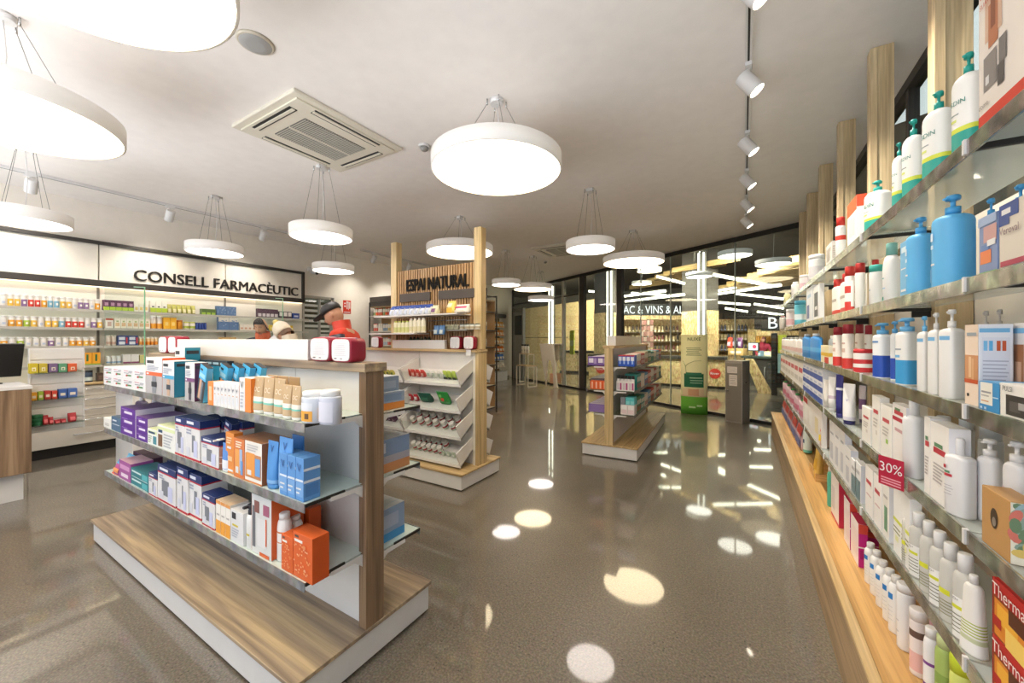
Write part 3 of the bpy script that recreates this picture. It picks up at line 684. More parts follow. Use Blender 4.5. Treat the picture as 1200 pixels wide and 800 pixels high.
# slatted screen between the tall posts
s = MB(); n = 31; sx0, sx1 = -3.535, -2.39; SL = wood('slat_oak_z', ('#a67f52', '#c39b6b', '#d8b384'), 'Z'); s.box(sx0, sx1, PC + .025, PC + .035, 1.342, 2.25, M('#6f4b33', .6))
for i in range(n): x = sx0 + (i + .5) * (sx1 - sx0) / n; s.box(x - .0115, x + .0115, PC - .012, PC + .025, 1.342, 2.25, SL)
s.build('slat_screen', o)
t = MB(); fy = PC - .014; ta, tb = on_y(477, fy), on_y(549, fy)
z0a, z1a = z_at(341, ta, fy), z_at(334, ta, fy)
t.text('ESPAI NATURAL', 0, tb - ta, 0, .135, M('#120d0a', .9), fit=True, thick=.014, bold=.009); t.build('lettering', o, (ta, fy, 2.0))
for a, b, zz in ((470, 505, 1.93), (515, 557, 1.93)):
    k = MB(); xa, xb = on_y(a, fy), on_y(b, fy); k.box(xa, xb, fy - .02, fy - .001, zz - .05, zz + .045, M('#4c423b', .5)); k.build('header_plate', o)
GS = ((-3.66, -2.44, 1.709), (-3.75, -3.02, 1.515), (-2.93, -2.41, 1.545))
for xa, xb, z in GS[:2]:
    q = MB(); q.box(xa, xb, PC - .25, PC - .013, z - .014, z, WHITE2, .002); q.build('shelf', o)
q = MB(); xa, xb, z = GS[2]; q.box(xa, xb, PC - .13, PC - .013, z - .012, z, M('#8d8a83')); q.tube([(xa, PC - .12, z + .10), (xb, PC - .12, z + .10)], .004, CHROME); q.build('shelf', o)
tag(o, 'gondola with tilted white bins and a tall slatted ESPAI NATURAL screen', 'display shelf')
hd = empty('header_box', (0, 0, 1.343)); xa, xb = on_y(460.5, 3.14), on_y(521, 3.14)
b = MB(); b.box(xa, xb, 3.131, 3.166, 0, .095, WHITE2, .002); b.build('body', hd); b = MB(); b.box(xb, xb + .012, 3.133, 3.164, .0, .09, M('#c9c5bd')); b.build('end_panel', hd)
tag(hd, 'short white header box standing under the slatted wood screen', 'sign box')
# ================================================================ third gondola near the glazed front
G3 = empty('end_gondola', (-1.757, 4.597, 0), math.radians(2.4)); o = G3
plinth(o, 0, .69, 0, 2.5, wd=PALEY)
p = MB(); p.box(.315, .375, .03, 2.47, .16, 1.335, M('#dcdad8', .4)); p.build('panel', o)
for y in (.03, 2.47): e = MB(); e.box(.295, .395, y - .024, y + .024, .16, 1.335, PALEZ, .002); e.build('end_post', o)
c = MB(); c.box(.275, .415, .0, 2.5, 1.335, 1.368, PALEY, .003); c.build('cap', o)
def shelf3(z, s):
    q = MB(); xa, xb = (.375, .64) if s > 0 else (.05, .315); q.box(xa, xb, .06, 2.44, z - .009, z, SHELFGLASS); r = q.build('shelf', o)
    e = MB(); x = xb if s > 0 else xa; e.box(x - .002, x + .002, .06, 2.44, z - .03, z + .003, RAIL); e.build('price_rail', r)
    for y in (.065, 1.25, 2.435):
        k = MB(); x0 = .375 if s > 0 else .315; pts = [(x0, z - .01), (x0 + s * .17, z - .01), (x0 + s * .17, z - .024), (x0 + s * .06, z - .026), (x0, z - .09)]
        k.prism(pts, .01, WHITE, Matrix.Translation((0, y - .005, 0))); k.build('bracket', r)
for z in (.53, .818, 1.117): shelf3(z, 1); shelf3(z, -1)
tag(o, 'third display gondola, seen end-on by the glazed front', 'display shelf')
def in3(x, y, z): c_, s_ = math.cos(math.radians(2.4)), math.sin(math.radians(2.4)); return (-1.757 + c_ * x - s_ * y, 4.597 + s_ * x + c_ * y, z)
hd = empty('header_box', in3(.345, .12, 1.3685), math.radians(2.4)); b = MB(); b.box(-.05, .06, 0, 1.6, 0, .12, M('#e9dfcb', .4), .002); b.build('body', hd); b = MB(); b.box(-.05, .06, -.001, 0, .002, .118, WHITE2); b.build('end_panel', hd); tag(hd, 'cream header box standing on top of the third gondola', 'sign box')
# ================================================================ right-hand wall shelving
BX, SX, PXa, PXb = .345, .468, .69, .80
o = empty('wall_bench', (0, 0, 0)); b = MB(); b.box(BX + .012, BX + .03, .3, 6.98, .0, .335, wood('bench_face', ('#93795a', '#b39670', '#c4a780'), 'Y'), .001); b.build('front_board', o)
b = MB(); b.box(BX, BX + .035, .3, 7.0, .335, .352, PALEY, .002); b.build('edge_trim', o)
HONEY = wood('honey_oak_y', ('#a9824c', '#c99c5e', '#dbb274'), 'Y'); b = MB(); b.box(BX + .036, .84, .3, 7.0, .315, .349, HONEY); b.build('deck', o)
b = MB(); b.box(BX + .012, .84, 6.98, 7.0, 0, .335, HONEY); b.build('end_board', o)
tag(o, 'long low wooden bench running under the right wall shelves', 'bench')
ZS = (.673, .983, 1.286, 1.594, 1.927)
PY_ = [.40, 1.37, 2.34, 3.305, 4.27, 5.225, 6.145, 7.0]
WP = wood('post_oak_z', ('#b39a78', '#d1b98f', '#dfcaa2'), 'Z', 1.2)
for i in range(7):
    ya, yb = PY_[i], PY_[i + 1]; o = empty('wall_shelf_bay', (0, ya, 0)); L = yb - ya
    e = MB(); e.box(PXa, PXb, -.03, .03, .35, CH - .004, WP, .002); e.box(PXa - .004, PXa + .03, -.036, .036, .35, CH - .01, WP, .002); e.build('post', o)
    for z in ZS:
        s = MB(); s.box(SX, PXa - .002, .004, L - .004, z - .009, z, WALLGLASS); q = s.build('shelf', o)
        r = MB(); r.box(SX - .008, SX - .002, .006, L - .006, z - .036, z + .004, STEELR, .001); r.build('price_rail', q)
        k = MB(); k.box(SX + .01, PXa, -.006, .006, z - .024, z - .01, BLACK); k.box(SX + .16, PXa, .0, .012, z - .05, z - .02, BLACK); k.build('bracket', q)
        k = MB(); k.box(SX - .012, SX - .003, -.006, .005, z - .03, z + .006, WHITE); k.build('rail_clip', q)
    p = MB(); p.box(PXb + .002, PXb + .008, .004, L - .004, .36, 1.95, M('#d6d0c5', .4)); p.build('back_panel', o)  # pale panel added to brighten the background behind the goods
    tag(o, 'right wall shelf bay with wooden post and glass shelves, %s from the camera' % ORD[i], 'shelf', 'right wall shelf bays')
o = empty('wall_shelf_bay', (0, 7.0, 0)); e = MB(); e.box(PXa, PXb, -.03, .03, .35, CH - .004, WP, .002); e.build('post', o); tag(o, 'last wooden shelf post at the far end of the right wall', 'post')
SZ = [.349] + list(ZS)          # shelf top surfaces on the right wall
# ================================================================ left counter, monitor and slatted sweets stand
o = empty('service_counter', (0, 0, 0)); CX = -5.5
b = MB(); b.box(CX - .55, CX, -1.2, .735, .25, 1.0, WALZ, .003); b.build('front_panel', o)
b = MB(); b.box(CX - .5, CX - .09, -1.2, .70, 0, .25, WHITE2, .002); b.build('base', o)
b = MB(); b.box(CX - .6, CX + .005, -1.2, .74, 1.0, 1.03, WHITE2, .003); b.build('counter_top', o)
tag(o, 'service counter with vertical-grain wood front and white base at left edge', 'counter')
o = empty('monitor', (-6.0, .48, 1.03), math.radians(-72)); b = MB(); T = Matrix.Rotation(-.16, 4, 'X')
b.box(-.27, .27, -.02, .02, .06, .38, M('#1c1b1c', .35), .006, T); b.build('screen_back', o)
b = MB(); b.box(-.03, .03, .02, .05, .0, .25, BLACK, .004); b.build('stand', o); b = MB(); b.box(-.11, .11, -.06, .12, 0, .012, BLACK, .004); b.build('foot', o)
b = MB(); b.box(.12, .2, -.023, -.02, .1, .14, M('#8d8d90'), 0, T); b.build('badge', o)
tag(o, 'black computer monitor seen from behind on the left counter', 'monitor')
b = MB()
for i, (c, dz) in enumerate((('#e9e6df', 0), ('#2f6b4a', .006), ('#e9e6df', .012), ('#d8652a', .018), ('#f3f1ec', .026))): b.box(-.12 + .01 * i, .13 - .008 * i, -.1, .11 - .01 * i, dz, dz + .0055, c)
q = b.build('paper_stack', None, (-5.72, .45, 1.0305), .2); tag(q, 'stack of papers and coloured folders beside the black monitor', 'papers')
SXW = -5.78
o = empty('sweets_stand', (SXW, 0, 0)); ya, yb = .765, on_x(97, SXW); zt, zb = 1.36, .55
b = MB(); n = 7
b.box(-.03, -.012, ya, yb, zb, zt, M('#dedbd6', .4)); L = zt - zb
for i in range(n): b.box(-.012, 0, ya, yb, zb + L * i / n + .006, zb + L * (i + 1) / n - .004, WHITE2, .002)
b.box(-.03, .01, ya - .012, ya, zb, zt, WHITE2); b.box(-.03, .01, yb, yb + .012, zb, zt, WHITE2); b.build('slat_panel', o)
b = MB(); b.box(-.028, -.01, .742, ya + .02, .78, 1.0, WHITE2, .002); b.build('counter_bracket', o)
STZ = [z_at(py, SXW + .1, on_x(64, SXW + .1)) for py in (436.5, 467.5, 497)]
for z in STZ:
    s = MB(); s.box(.002, .105, ya + .01, yb - .01, z - .006, z, SHELFGLASS); s.box(.102, .106, ya + .01, yb - .01, z - .006, z + .012, CLEAR); s.build('shelf', o)
tag(o, 'white slatted sweets stand with three small glass shelves behind the counter', 'display stand')
SCR = glass('screen_glass', '#f4f8f5', 0.03)
# green-edged glass screens on the pharmacy counter
# main pharmacy counter hidden behind the front gondola
o = empty('service_counter', (0, 0, 0)); b = MB(); b.box(-5.6, -5.1, 1.3, 3.0, .1, .92, WHITE2, .003); b.build('front_panel', o); b = MB(); b.box(-5.55, -5.15, 1.32, 2.98, 0, .1, BLACK); b.build('base', o)
b = MB(); b.box(-5.64, -5.08, 1.26, 3.04, .92, .95, WHITE2, .003); b.build('counter_top', o); tag(o, 'pharmacy counter standing behind the front gondola, with upright glass screens', 'counter')
for px, a, t, lb in ((169, 337, 3.99, 'tall green-edged glass screen on counter left of the stacked boxes'), (331, 350, 5.14, 'thin glass counter screen between the two heads')):
    x, y = at_d(px, t); z1 = z_at(a, x, y); o = empty('glass_screen', (x, y, .9505), 1.0); b = MB(); b.box(-.3, 0, -.004, .004, 0, z1 - .951, SCR); b.build('pane', o)
    b = MB(); b.box(0, .008, -.006, .006, 0, z1 - .951, M('#78b488', .2)); b.box(-.08, .008, -.006, .006, z1 - .951, z1 - .943, M('#9cc5a4', .2)); b.build('edge', o); tag(o, lb, 'glass screen', 'counter glass screens')
# ================================================================ black steel racks behind the slatted screen
RY0, RY1 = 5.97, 6.37
rk = [(-7.5, -6.4), (-6.4, -5.3), (-5.3, -4.17)]; RZ = (.12, .55, .95, 1.3, 1.62, 1.98); STEEL = M('#2c2926', .45)
for i, (a, b_) in enumerate(rk):
    o = empty('steel_rack', (a, RY0, 0)); L = b_ - a - .012; f = MB()
    for x in (.0, L - .022):
        for y in (0, RY1 - RY0 - .022): f.box(x, x + .022, y, y + .022, 0, 2.3, STEEL)
        for z in RZ + (2.28,): f.box(x + .003, x + .019, .02, RY1 - RY0 - .02, z - .02, z, STEEL)
    f.box(0, L, 0, .022, 2.28, 2.3, STEEL); f.box(0, L, RY1 - RY0 - .022, RY1 - RY0, 2.28, 2.3, STEEL); f.build('frame', o)
    h = MB(); h.box(.0, L, .02, .05, 2.2, 2.42, M('#4a433d', .5)); h.build('header_plate', o)
    h = MB(); h.box(.022, L - .022, .03, .33, 2.18, 2.198, PALEX); h.build('top_board', o)
    p = MB(); p.box(.022, L - .022, .34, .35, .12, 2.2, M('#9b7a52', .6)); p.build('back_panel', o)
    for z in RZ: s = MB(); s.box(.02, L - .02, .005, .36, z - .018, z, M('#cfc8bb', .5)); s.build('shelf', o)
    tag(o, 'black steel frame rack with wood back behind slatted screen, %s from left wall' % ORD[i], 'rack', 'black steel racks')
# wall display of snacks past the racks
wy0, wy1 = 9.9, 11.6
o = empty('wall_snack_unit', (LW, wy0, 0)); L = wy1 - wy0
b = MB(); b.box(.003, .03, 0, L, 0.3, 2.3, M('#7d6a52', .5)); b.build('back_panel', o); b = MB(); b.box(.003, .34, 0, L, 2.18, 2.32, M('#4b4541', .4), .04); b.build('canopy', o)
b = MB(); b.box(.003, .36, 0, L, 0, .32, WHITE2, .003); b.build('base', o)
WZ = (.45, .72, 1.0, 1.28, 1.56, 1.85)
for z in WZ: s = MB(); s.box(.03, .33, .01, L - .01, z - .015, z, M('#d9d2c4', .4)); s.build('shelf', o)
tag(o, 'wall unit of snack packets with dark rounded canopy on far white wall', 'shelf')
# ================================================================ goods on the front gondola
F = .874; ZT, ZM, ZB = 1.1175, .8055, .4975
A = lambda p0, p1, pt, z, back=0.0: slot('-y', F + back, p0, p1, pt, z)
W_, NV, RD = '#e4e3e4', '#20356f', '#c0263a'
gt, gm, gb = 'top shelf of the front gondola', 'middle shelf of the front gondola', 'bottom shelf of the front gondola'
# --- top shelf
def scatter(n, c, seed, s=.09):
    r = random.Random(seed); return [(u, v, min(1, u + s), min(1, v + s * .6), c) for u, v in ((r.uniform(.05, .85), r.uniform(.1, .8)) for _ in range(n))]
smallbox = carton(W_, front=[(.1, .55, .55, .62, '#8a8a95'), (.35, .3, .8, .45, '#4b8b4a'), (.3, .25, .45, .42, RD), (.1, .78, .5, .84, '#c96a80')] + lines(.55, .9, .6, .85, 3, '#9a9aa6'))
h1 = slot('-y', F, 122, 171, 432, ZT).h / 2
for lv, nm in ((0, 'bottom layer'), (1, 'top layer')):
    row('-y', F, 121.5, 170.5, 432, ZT + lv * h1, 4, smallbox, .22, 'carton', 'small white red-printed carton in the stack, %s, @' % nm, 'box', 'small white cartons stacked on the top shelf', hh=h1 - .001)
def brace(c, c2, leg, seed, sidec):
    r = random.Random(seed)
    return carton(W_, front=[(.0, .0, 1, .52, '#b7b3b4'), (.08, .84, .5, .92, '#2a2a30'), (0, .5, 1, .6, c), (.06, .53, .2, .57, W_)] + lines(.1, .85, .64, .8, 4, '#a8acb8', seed) +
                  [(.42, .03, .66, .48, leg), (.38, .2, .7, .34, c2), (.46, .36, .62, .5, leg)], sidecol=sidec, side=[(.1, .85, .9, .93, '#2a2a30')], topcol=W_)
put(A(171, 190, 419, ZT), brace('#e0622c', '#2f3138', '#8b8e96', 1, '#d9541f'), .11, 'brace_carton', 'tall white support box with orange band and orange side on top shelf', 'box')
put(A(190.5, 204, 423, ZT), brace('#3aa0c9', '#3a4450', '#c9a98f', 2, '#1f7391'), .11, 'brace_carton', 'tall white support box with teal band beside the orange one', 'box')
put(A(205, 216.5, 407, ZT, .125), brace('#49b4dd', '#bcae9d', '#cbb6a2', 3, '#24809c'), .08, 'brace_carton', 'tallest white support box showing a bandaged leg, top shelf', 'box')
put(A(217, 228, 425, ZT), brace('#7b4a78', '#2a2a32', '#4a4650', 4, '#4d2146'), .06, 'brace_carton', 'white support box with purple band and deep purple side', 'box')
xl = on_y(229, F)
for i in range(5):
    mk = carton('#2b2c33', front=[(0, .6, 1, 1, '#4db2e2'), (.08, .84, .45, .9, '#24303c'), (.2, .05, .5, .6, '#c99f85'), (.5, .05, .75, .55, '#6f7b86'), (.1, .66, .85, .78, '#9ed4ee')], sidecol='#58b5e0', topcol='#2b2c33')
    o = mk(.08, .026, .19, 'brace_carton'); o.location = (xl + .042 + .05 * i, F + (.002 if i == 0 else .043 + .03 * i), ZT + .0005 + .04 * math.sin(.3)); o.rotation_euler = (0, .3, 0)
    tag(o, 'slim light blue support box leaning right, %s from the front' % ORD[i], 'box', 'leaning light blue support boxes')
teal = carton('#1f7f9d', front=[(0, .84, 1, 1, '#26333d'), (.1, .88, .9, .95, '#9db9c4'), (.05, .04, .1, .8, W_)], topcol='#26333d', side=[(0, .84, 1, 1, '#26333d')])
row('-y', F + .2, 233, 266, 408, ZT, 4, teal, .035, 'brace_carton', 'teal box with black top standing at the back, @', 'box', 'teal boxes behind the top shelf row', hh=.2)
put(A(221, 229, 405, ZT, .2), teal, .035, 'brace_carton', 'single teal box with black hanger tab behind the tallest support box', 'box', maxh=.18)
row('-y', F + .215, 276, 290, 425, ZT, 2, carton('#43203f', front=[(0, .86, 1, 1, '#2a2330'), (.1, .9, .9, .95, '#b9aebc')], topcol='#2a2330'), .05, 'brace_carton', 'dark purple box behind the leaning blue boxes, @', 'box', 'dark purple boxes on the top shelf', hh=.17)
put(A(243.5, 249.8, 447, ZT), carton('#ec8b3c', front=[(.25, .2, .75, .8, '#f6c79b')]), .06, 'carton', 'orange end carton starting the row of slim white cartons', 'box')
slim = carton(W_, front=[(.35, .72, .65, .76, '#8a8fa0'), (.3, .5, .7, .53, '#c9925a'), (.35, .15, .65, .45, '#dfe2ea')], texts=[('V', .25, .6, .75, .86, '#6d7180')])
row('-y', F, 250, 280, 449, ZT, 7, slim, .06, 'carton', 'slim white carton in the tight top shelf row, @', 'box', 'slim white cartons on the top shelf')
put(A(280.5, 294, 443, ZT), carton(W_, front=[(.5, 0, 1, 1, '#ee8a3a')] + lines(.1, .42, .1, .6, 5, '#b9bcc6'), sidecol='#ea8433', texts=[('V', .08, .7, .45, .9, '#4d5160')]), .10, 'carton', 'white carton with orange right half next to tan tubes', 'box')
tan = lambda: tubepack('#c2a47c', '#f2efe9', bands=[(.02, .2, '#c8ac86'), (.2, .26, '#79c4b4'), (.26, .4, '#ece6da')], texts=[('V', .34, .86, .66, .94, '#f3ead9'), ('OC', .25, .55, .78, .7, '#efe3cc')])
row('-y', F, 292, 329, 443, ZT, 3, tan(), .045, 'cream_tube', 'tall tan squeeze tube with white cap in the front row, @', 'tube', 'tall tan tubes')
row('-y', F, 327, 348, 452, ZT, 2, tan(), .04, 'cream_tube', 'shorter tan squeeze tube with mint stripe beside the jars, @', 'tube', 'short tan tubes')
row('-y', F + .09, 309, 347, 441, ZT, 3, tubepack('#b3946b', '#efe9df'), .04, 'cream_tube', 'tan tube standing in the rear row behind others, @', 'tube', 'rear tan tubes')
jar = bottle('#e9eef2', ('lid', '#f4f3f1'), sh=.93, clear=M('#d8dde6', .12), patch=[(.12, .08, .88, .5, '#eaa63a'), (.12, .5, .88, .82, '#dfe2ea'), (.55, .18, .75, .4, '#6b4a1f')])
put(A(347.5, 365, 459, ZT), jar, .075, 'pill_jar', 'clear jar with orange label and white lid, the left of two', 'jar', 'clear jars on the top shelf')
put(A(368, 386, 458, ZT, .02), bottle('#e9eef2', ('lid', '#f4f3f1'), sh=.93, clear=M('#d3d6e4', .12), patch=[(0.02, .1, .2, .6, '#eaa63a'), (.22, .1, .95, .85, '#d9d9e6')]), .075, 'pill_jar', 'clear jar with pale lilac label at shelf end', 'jar', 'clear jars on the top shelf')
# --- middle shelf
put(A(121.5, 130, 490, ZM), carton('#eeece6', front=lines(.2, .8, .2, .5, 2, '#b9b6ae')), .16, 'carton', 'plain white carton at far left of the middle shelf', 'box')
put(A(130.5, 141, 489, ZM), carton('#4d6f8d', front=[(.1, .45, .9, .5, '#dfe6ee'), (.15, .7, .6, .8, '#dfe6ee')], topcol='#3f5d78'), .16, 'carton', 'blue-grey carton beside the purple stacks on middle shelf', 'box')
pur = carton('#5f2d94', front=[(.25, .35, .8, .62, '#e8dff2'), (.2, .3, .75, .36, '#8f5cc2'), (.1, .75, .5, .82, '#a783cf')], topcol='#6a4a86', sidecol='#d9d2e2')
hp = slot('-y', F, 141, 159, 478, ZM).h / 3
for k in range(3): put(A(141.5, 158.5, 478, ZM + k * hp), pur, .2, 'carton', 'purple carton in the taller left stack, %s' % ('bottom', 'middle', 'top')[k], 'box', 'purple cartons on the middle shelf', maxh=hp - .001)
hp2 = slot('-y', F, 159, 173, 489, ZM).h / 3
for k in range(3): put(A(159.5, 173, 489, ZM + k * hp2), pur, .2, 'carton', 'purple carton in the shorter right stack, %s' % ('bottom', 'middle', 'top')[k], 'box', 'purple cartons on the middle shelf', maxh=hp2 - .001)
row('-y', F + .2, 155, 200, 467, ZM, 3, bottle('#37214f', ('tall', '#e9e6ea'), sh=.78, neck=.3), .05, 'syrup_bottle', 'dark purple bottle with white cap behind the purple cartons, @', 'bottle', 'dark purple bottles')
put(A(173, 184, 503, ZM), carton('#eef0ec', front=[(0, .7, 1, .9, '#e4edc0'), (.1, .72, .8, .85, '#2c4f74'), (.6, .1, .95, .6, '#4a8e9b')] + lines(.08, .5, .1, .6, 4, '#b5c0a8'), topcol='#dfe8b4'), .14, 'carton', 'white and lime foot-care carton with teal picture', 'box')
put(A(184.5, 205, 500, ZM), carton('#efefeb', front=[(0, .8, 1, .93, '#e3ecb8'), (.06, .68, .3, .8, '#2c4f74'), (.05, .08, .3, .6, '#7a5a40')] + lines(.38, .92, .1, .7, 5, '#bcbfc4'), topcol='#e3ebc0'), .15, 'carton', 'wide white and lime carton showing a brown leg picture', 'box')
def med(seed, leg='#7f838c'):
    r = random.Random(seed)
    return carton(W_, front=[(0, .82, 1, 1, NV), (0, .79, 1, .825, RD), (0, 0, 1, .05, RD), (.12, .88, .6, .95, '#e6e9f4'), (r.uniform(.2, .5), .2, r.uniform(.55, .7), .62, leg), (.6, .1, .85, .5, '#cdd1ee'), (.1, .1, .35, .3, '#d9dbe4')] + lines(.1, .45, .62, .76, 2, '#9fa5b8', seed),
                  side=[(0, .82, 1, 1, NV), (0, .79, 1, .825, RD), (0, 0, 1, .05, RD)] , topcol='#263a72', texts=[('actius', .12, .87, .62, .95, '#f4f5fa')] if False else [])
put(A(205.3, 216.8, 489, ZM), med(1), .09, 'brace_carton', 'tall white carton with navy top, left of front pair on middle shelf', 'box', 'white and navy cartons')
put(A(217.2, 234, 492, ZM, .0), med(2), .09, 'brace_carton', 'tall white carton with navy top, right of front pair on middle shelf', 'box', 'white and navy cartons')
for i, (a, b) in enumerate(((234, 247), (247, 258), (256, 268))):
    s = A(a, b, 490, ZM, .1); o = med(5 + i)(.075, .05, .2, 'brace_carton'); o.rotation_euler = (0, .3, 0); o.location = (s.x, s.y, ZM + .001 + .0375 * math.sin(.3)); tag(o, 'white and navy carton leaning to the right at the back, %s' % ORD[i], 'box', 'leaning navy cartons')
put(A(262, 284, 487, ZM, .14), med(9), .06, 'brace_carton', 'upright white and navy carton behind the orange packs', 'box', maxh=.2)
put(A(232, 243, 531, ZM, .03), med(10), .06, 'brace_carton', 'low white carton with red foot peeping between navy cartons', 'box')
put(A(236, 256, 514, ZM), med(11), .10, 'brace_carton', 'short white and navy carton beside the brown spray bottle', 'box')
put(A(249.5, 258, 515, ZM, .0), bottle('#8a5a48', ('spray', '#f0eeec'), sh=.9, neck=.36, bands=[(.3, .34, '#d8b8a8'), (.6, .63, '#d8b8a8')]), .035, 'spray_bottle', 'small brown spray bottle with white head, middle shelf', 'bottle')
put(A(257.5, 265, 520, ZM, .0), tubepack('#5b8fd8', '#e9e9ec', bands=[(.02, .35, '#e6e9f2')]), .03, 'cream_tube', 'thin blue and white tube beside the brown spray bottle', 'tube')
OR_ = '#e88f3f'
put(A(264.5, 274, 507, ZM, .01), carton(OR_, front=[(.1, .05, .9, .1, W_), (.2, .3, .8, .42, '#f4c48f'), (.2, .6, .7, .66, W_)] + lines(.15, .8, .72, .9, 3, '#f6d2a8')), .04, 'carton', 'narrow orange carton left of the twin orange sun packs', 'box')
sunp = lambda c: carton(c, front=[(0, .72, 1, 1, c), (.12, .1, .62, .72, '#eda356'), (.55, .2, .8, .74, '#a9bfe0'), (.64, .1, .85, .45, '#6f9fd8'), (.2, .12, .45, .28, W_)] + lines(.2, .8, .76, .94, 3, '#f9e5cd'), sidecol='#b36a3a', topcol='#a86f4c')
put(A(274.2, 286.6, 514, ZM, .0), sunp('#dd7d42'), .13, 'carton', 'orange sun-care gift pack, the left of two', 'box')
put(A(287, 306.8, 518, ZM, .0), carton('#f0ebe4', front=[(0, 0, 1, .04, '#dd8a50'), (.04, .12, .96, .7, '#c98a5a'), (.1, .16, .6, .72, '#ee9f4c'), (.62, .2, .92, .62, '#6ea2dc'), (.16, .18, .4, .3, W_)] + lines(.15, .85, .76, .94, 3, '#c9c6c6'), sidecol='#a8653a', topcol='#a77652'), .13, 'carton', 'white-topped orange sun-care gift pack, the right of two', 'box')
blt = tubepack('#4f93d8', '#5a9bdc', bands=[(.02, .1, '#86b5e4')], texts=[('V', .3, .74, .7, .9, '#1f4f8f')])
put(A(308, 320, 518, ZM, .0), blt, .05, 'cream_tube', 'blue squeeze tube beside the sun-care packs', 'tube')
put(A(321, 337, 514, ZM, .0), tubepack('#5f9fe0', '#bcd6f2', bands=[(.02, .45, '#86b8ec')], texts=[('V', .3, .74, .7, .9, '#2a5fa6')]), .05, 'cream_tube', 'light blue squeeze tube left of three blue cartons', 'tube')
put(A(337, 351, 511, ZM, .09), tubepack('#3f86d0', '#4f93d8'), .045, 'cream_tube', 'darker blue tube rising behind three blue cartons', 'tube')
blu = carton('#5e97d6', front=[(.05, .45, .95, .5, '#dfe9f6'), (.05, .1, .95, .44, '#79aae0'), (.1, .16, .5, .2, W_), (.1, .26, .7, .3, W_)], side=[(0, .42, 1, .48, '#e3ecf7'), (0, .7, 1, .76, '#e3ecf7'), (.1, .1, .9, .38, '#4d83c4')], texts=[('V', .25, .68, .75, .86, '#2c5b9c')])
row('-y', F, 327.5, 356, 534, ZM, 3, blu, .07, 'carton', 'blue carton with V mark at the middle shelf end, @', 'box', 'blue cartons with V mark')
# --- bottom shelf
pk = carton('#a5559a', front=[(.1, .55, .9, .8, '#d79bc9'), (.2, .15, .8, .35, '#f0dcea')], topcol='#c9a0b0')
put(A(131, 140, 541, ZB), bag('#b0508c', front=[(.2, .2, .8, .5, '#e79a62')], top='#58b4dc'), .06, 'pouch', 'pink pouch with blue top at far left of bottom shelf', 'pouch')
put(A(129, 138, 556, ZB, .0), bag('#e4643c', front=[(.2, .3, .7, .7, '#f6d8a0')]), .04, 'pouch', 'small orange-red pouch at the bottom shelf corner', 'pouch')
put(A(139.5, 153, 541, ZB), pk, .115, 'carton', 'magenta carton with pale top, bottom shelf left end', 'box')
put(A(144, 154, 534, ZB, .08), bag('#5fb6de', front=[(.1, .6, .9, .9, '#8fd0ea')]), .05, 'pouch', 'light blue pouch lying behind the magenta carton', 'pouch')
row('-y', F + .13, 156, 178, 533, ZB, 2, carton('#5c3750', front=[(.1, .5, .9, .75, '#8a5f78')]), .06, 'carton', 'dark plum carton at the back of bottom shelf, @', 'box', 'dark plum cartons')
ht = slot('-y', F, 153, 173, 552, ZB).h / 2
tl = carton('#2a7f88', front=[(.06, .6, .6, .8, '#d7ecec'), (.05, .05, .95, .12, '#d7ecec'), (.65, .2, .95, .85, '#57b7bd')], topcol='#2f6f78', side=[(.2, .2, .6, .8, '#7cc9cc')])
for k in range(2): put(A(153.5, 174, 552, ZB + k * ht), tl, .13, 'carton', 'teal carton in the stack of two, %s one' % ('lower', 'upper')[k], 'box', 'teal cartons on the bottom shelf', maxh=ht - .001)
for i, (a, b, t, bk) in enumerate(((174.3, 184, 555, 0), (185, 205.5, 548, .0), (207.5, 220, 549, .0), (220.5, 236, 556, .01))):
    put(A(a, b, t, ZB, bk), med(20 + i), .12, 'brace_carton', 'white and navy carton along the bottom shelf, %s from the left' % ORD[i], 'box', 'white and navy cartons on the bottom shelf')
put(A(196, 206, 541, ZB, .14), med(27), .05, 'brace_carton', 'navy-topped carton just visible behind the bottom row', 'box')
put(A(237, 251.5, 580, ZB, .0), med(28), .08, 'brace_carton', 'smallest white and navy carton in front at shelf seam', 'box')
row('-y', F, 253, 270, 589, ZB, 3, carton('#f3eee6', front=[(0, 0, 1, .4, '#f0a43c'), (0, .9, 1, 1, '#e9a25a'), (.2, .55, .8, .6, '#b9b4b0')], topcol='#e8c9a6'), .08, 'carton', 'white carton with orange foot, bottom shelf, @', 'box', 'white and orange cartons')
put(A(270.5, 285, 599, ZB), carton(W_, front=[(.1, .72, .42, .92, '#2b2b33'), (.14, .5, .6, .56, '#d8c43c')] + lines(.1, .7, .15, .45, 4, '#b9bcc6')), .08, 'carton', 'white carton with a small black square emblem', 'box')
put(A(285.6, 294.5, 592, ZB, .002), bottle('#f2f2ef', ('spray', '#2c2c31'), sh=.85, neck=.34, patch=[(.3, .45, .7, .52, '#d8c43c')]), .05, 'spray_bottle', 'white spray bottle with black trigger head', 'bottle')
put(A(295, 318, 582, ZB, .004), carton('#dcdcda', front=[(.04, .1, .2, .8, '#6f7076'), (.3, .15, .75, .62, W_), (.6, .7, .9, .88, '#a85f7a'), (.15, .7, .4, .9, '#8a5a52'), (.72, .2, .78, .65, '#e0662e'), (.42, .0, .9, .06, '#d8602a')], sidecol='#d9622a', topcol='#a7b5b4'), .14, 'carton', 'large pale grey carton with orange side on the bottom shelf', 'box')
put(A(318, 345, 591, ZB, .16), carton('#d9622a', front=[(.1, .1, .9, .5, '#df713c')]), .06, 'carton', 'plain orange carton behind the white lotion bottles, left', 'box', maxh=.26)
put(A(345.5, 362, 594, ZB, .16), carton('#d4591f', front=[(.1, .1, .9, .5, '#dc6b34')]), .06, 'carton', 'plain orange carton behind the white lotion bottles, right', 'box', maxh=.25)
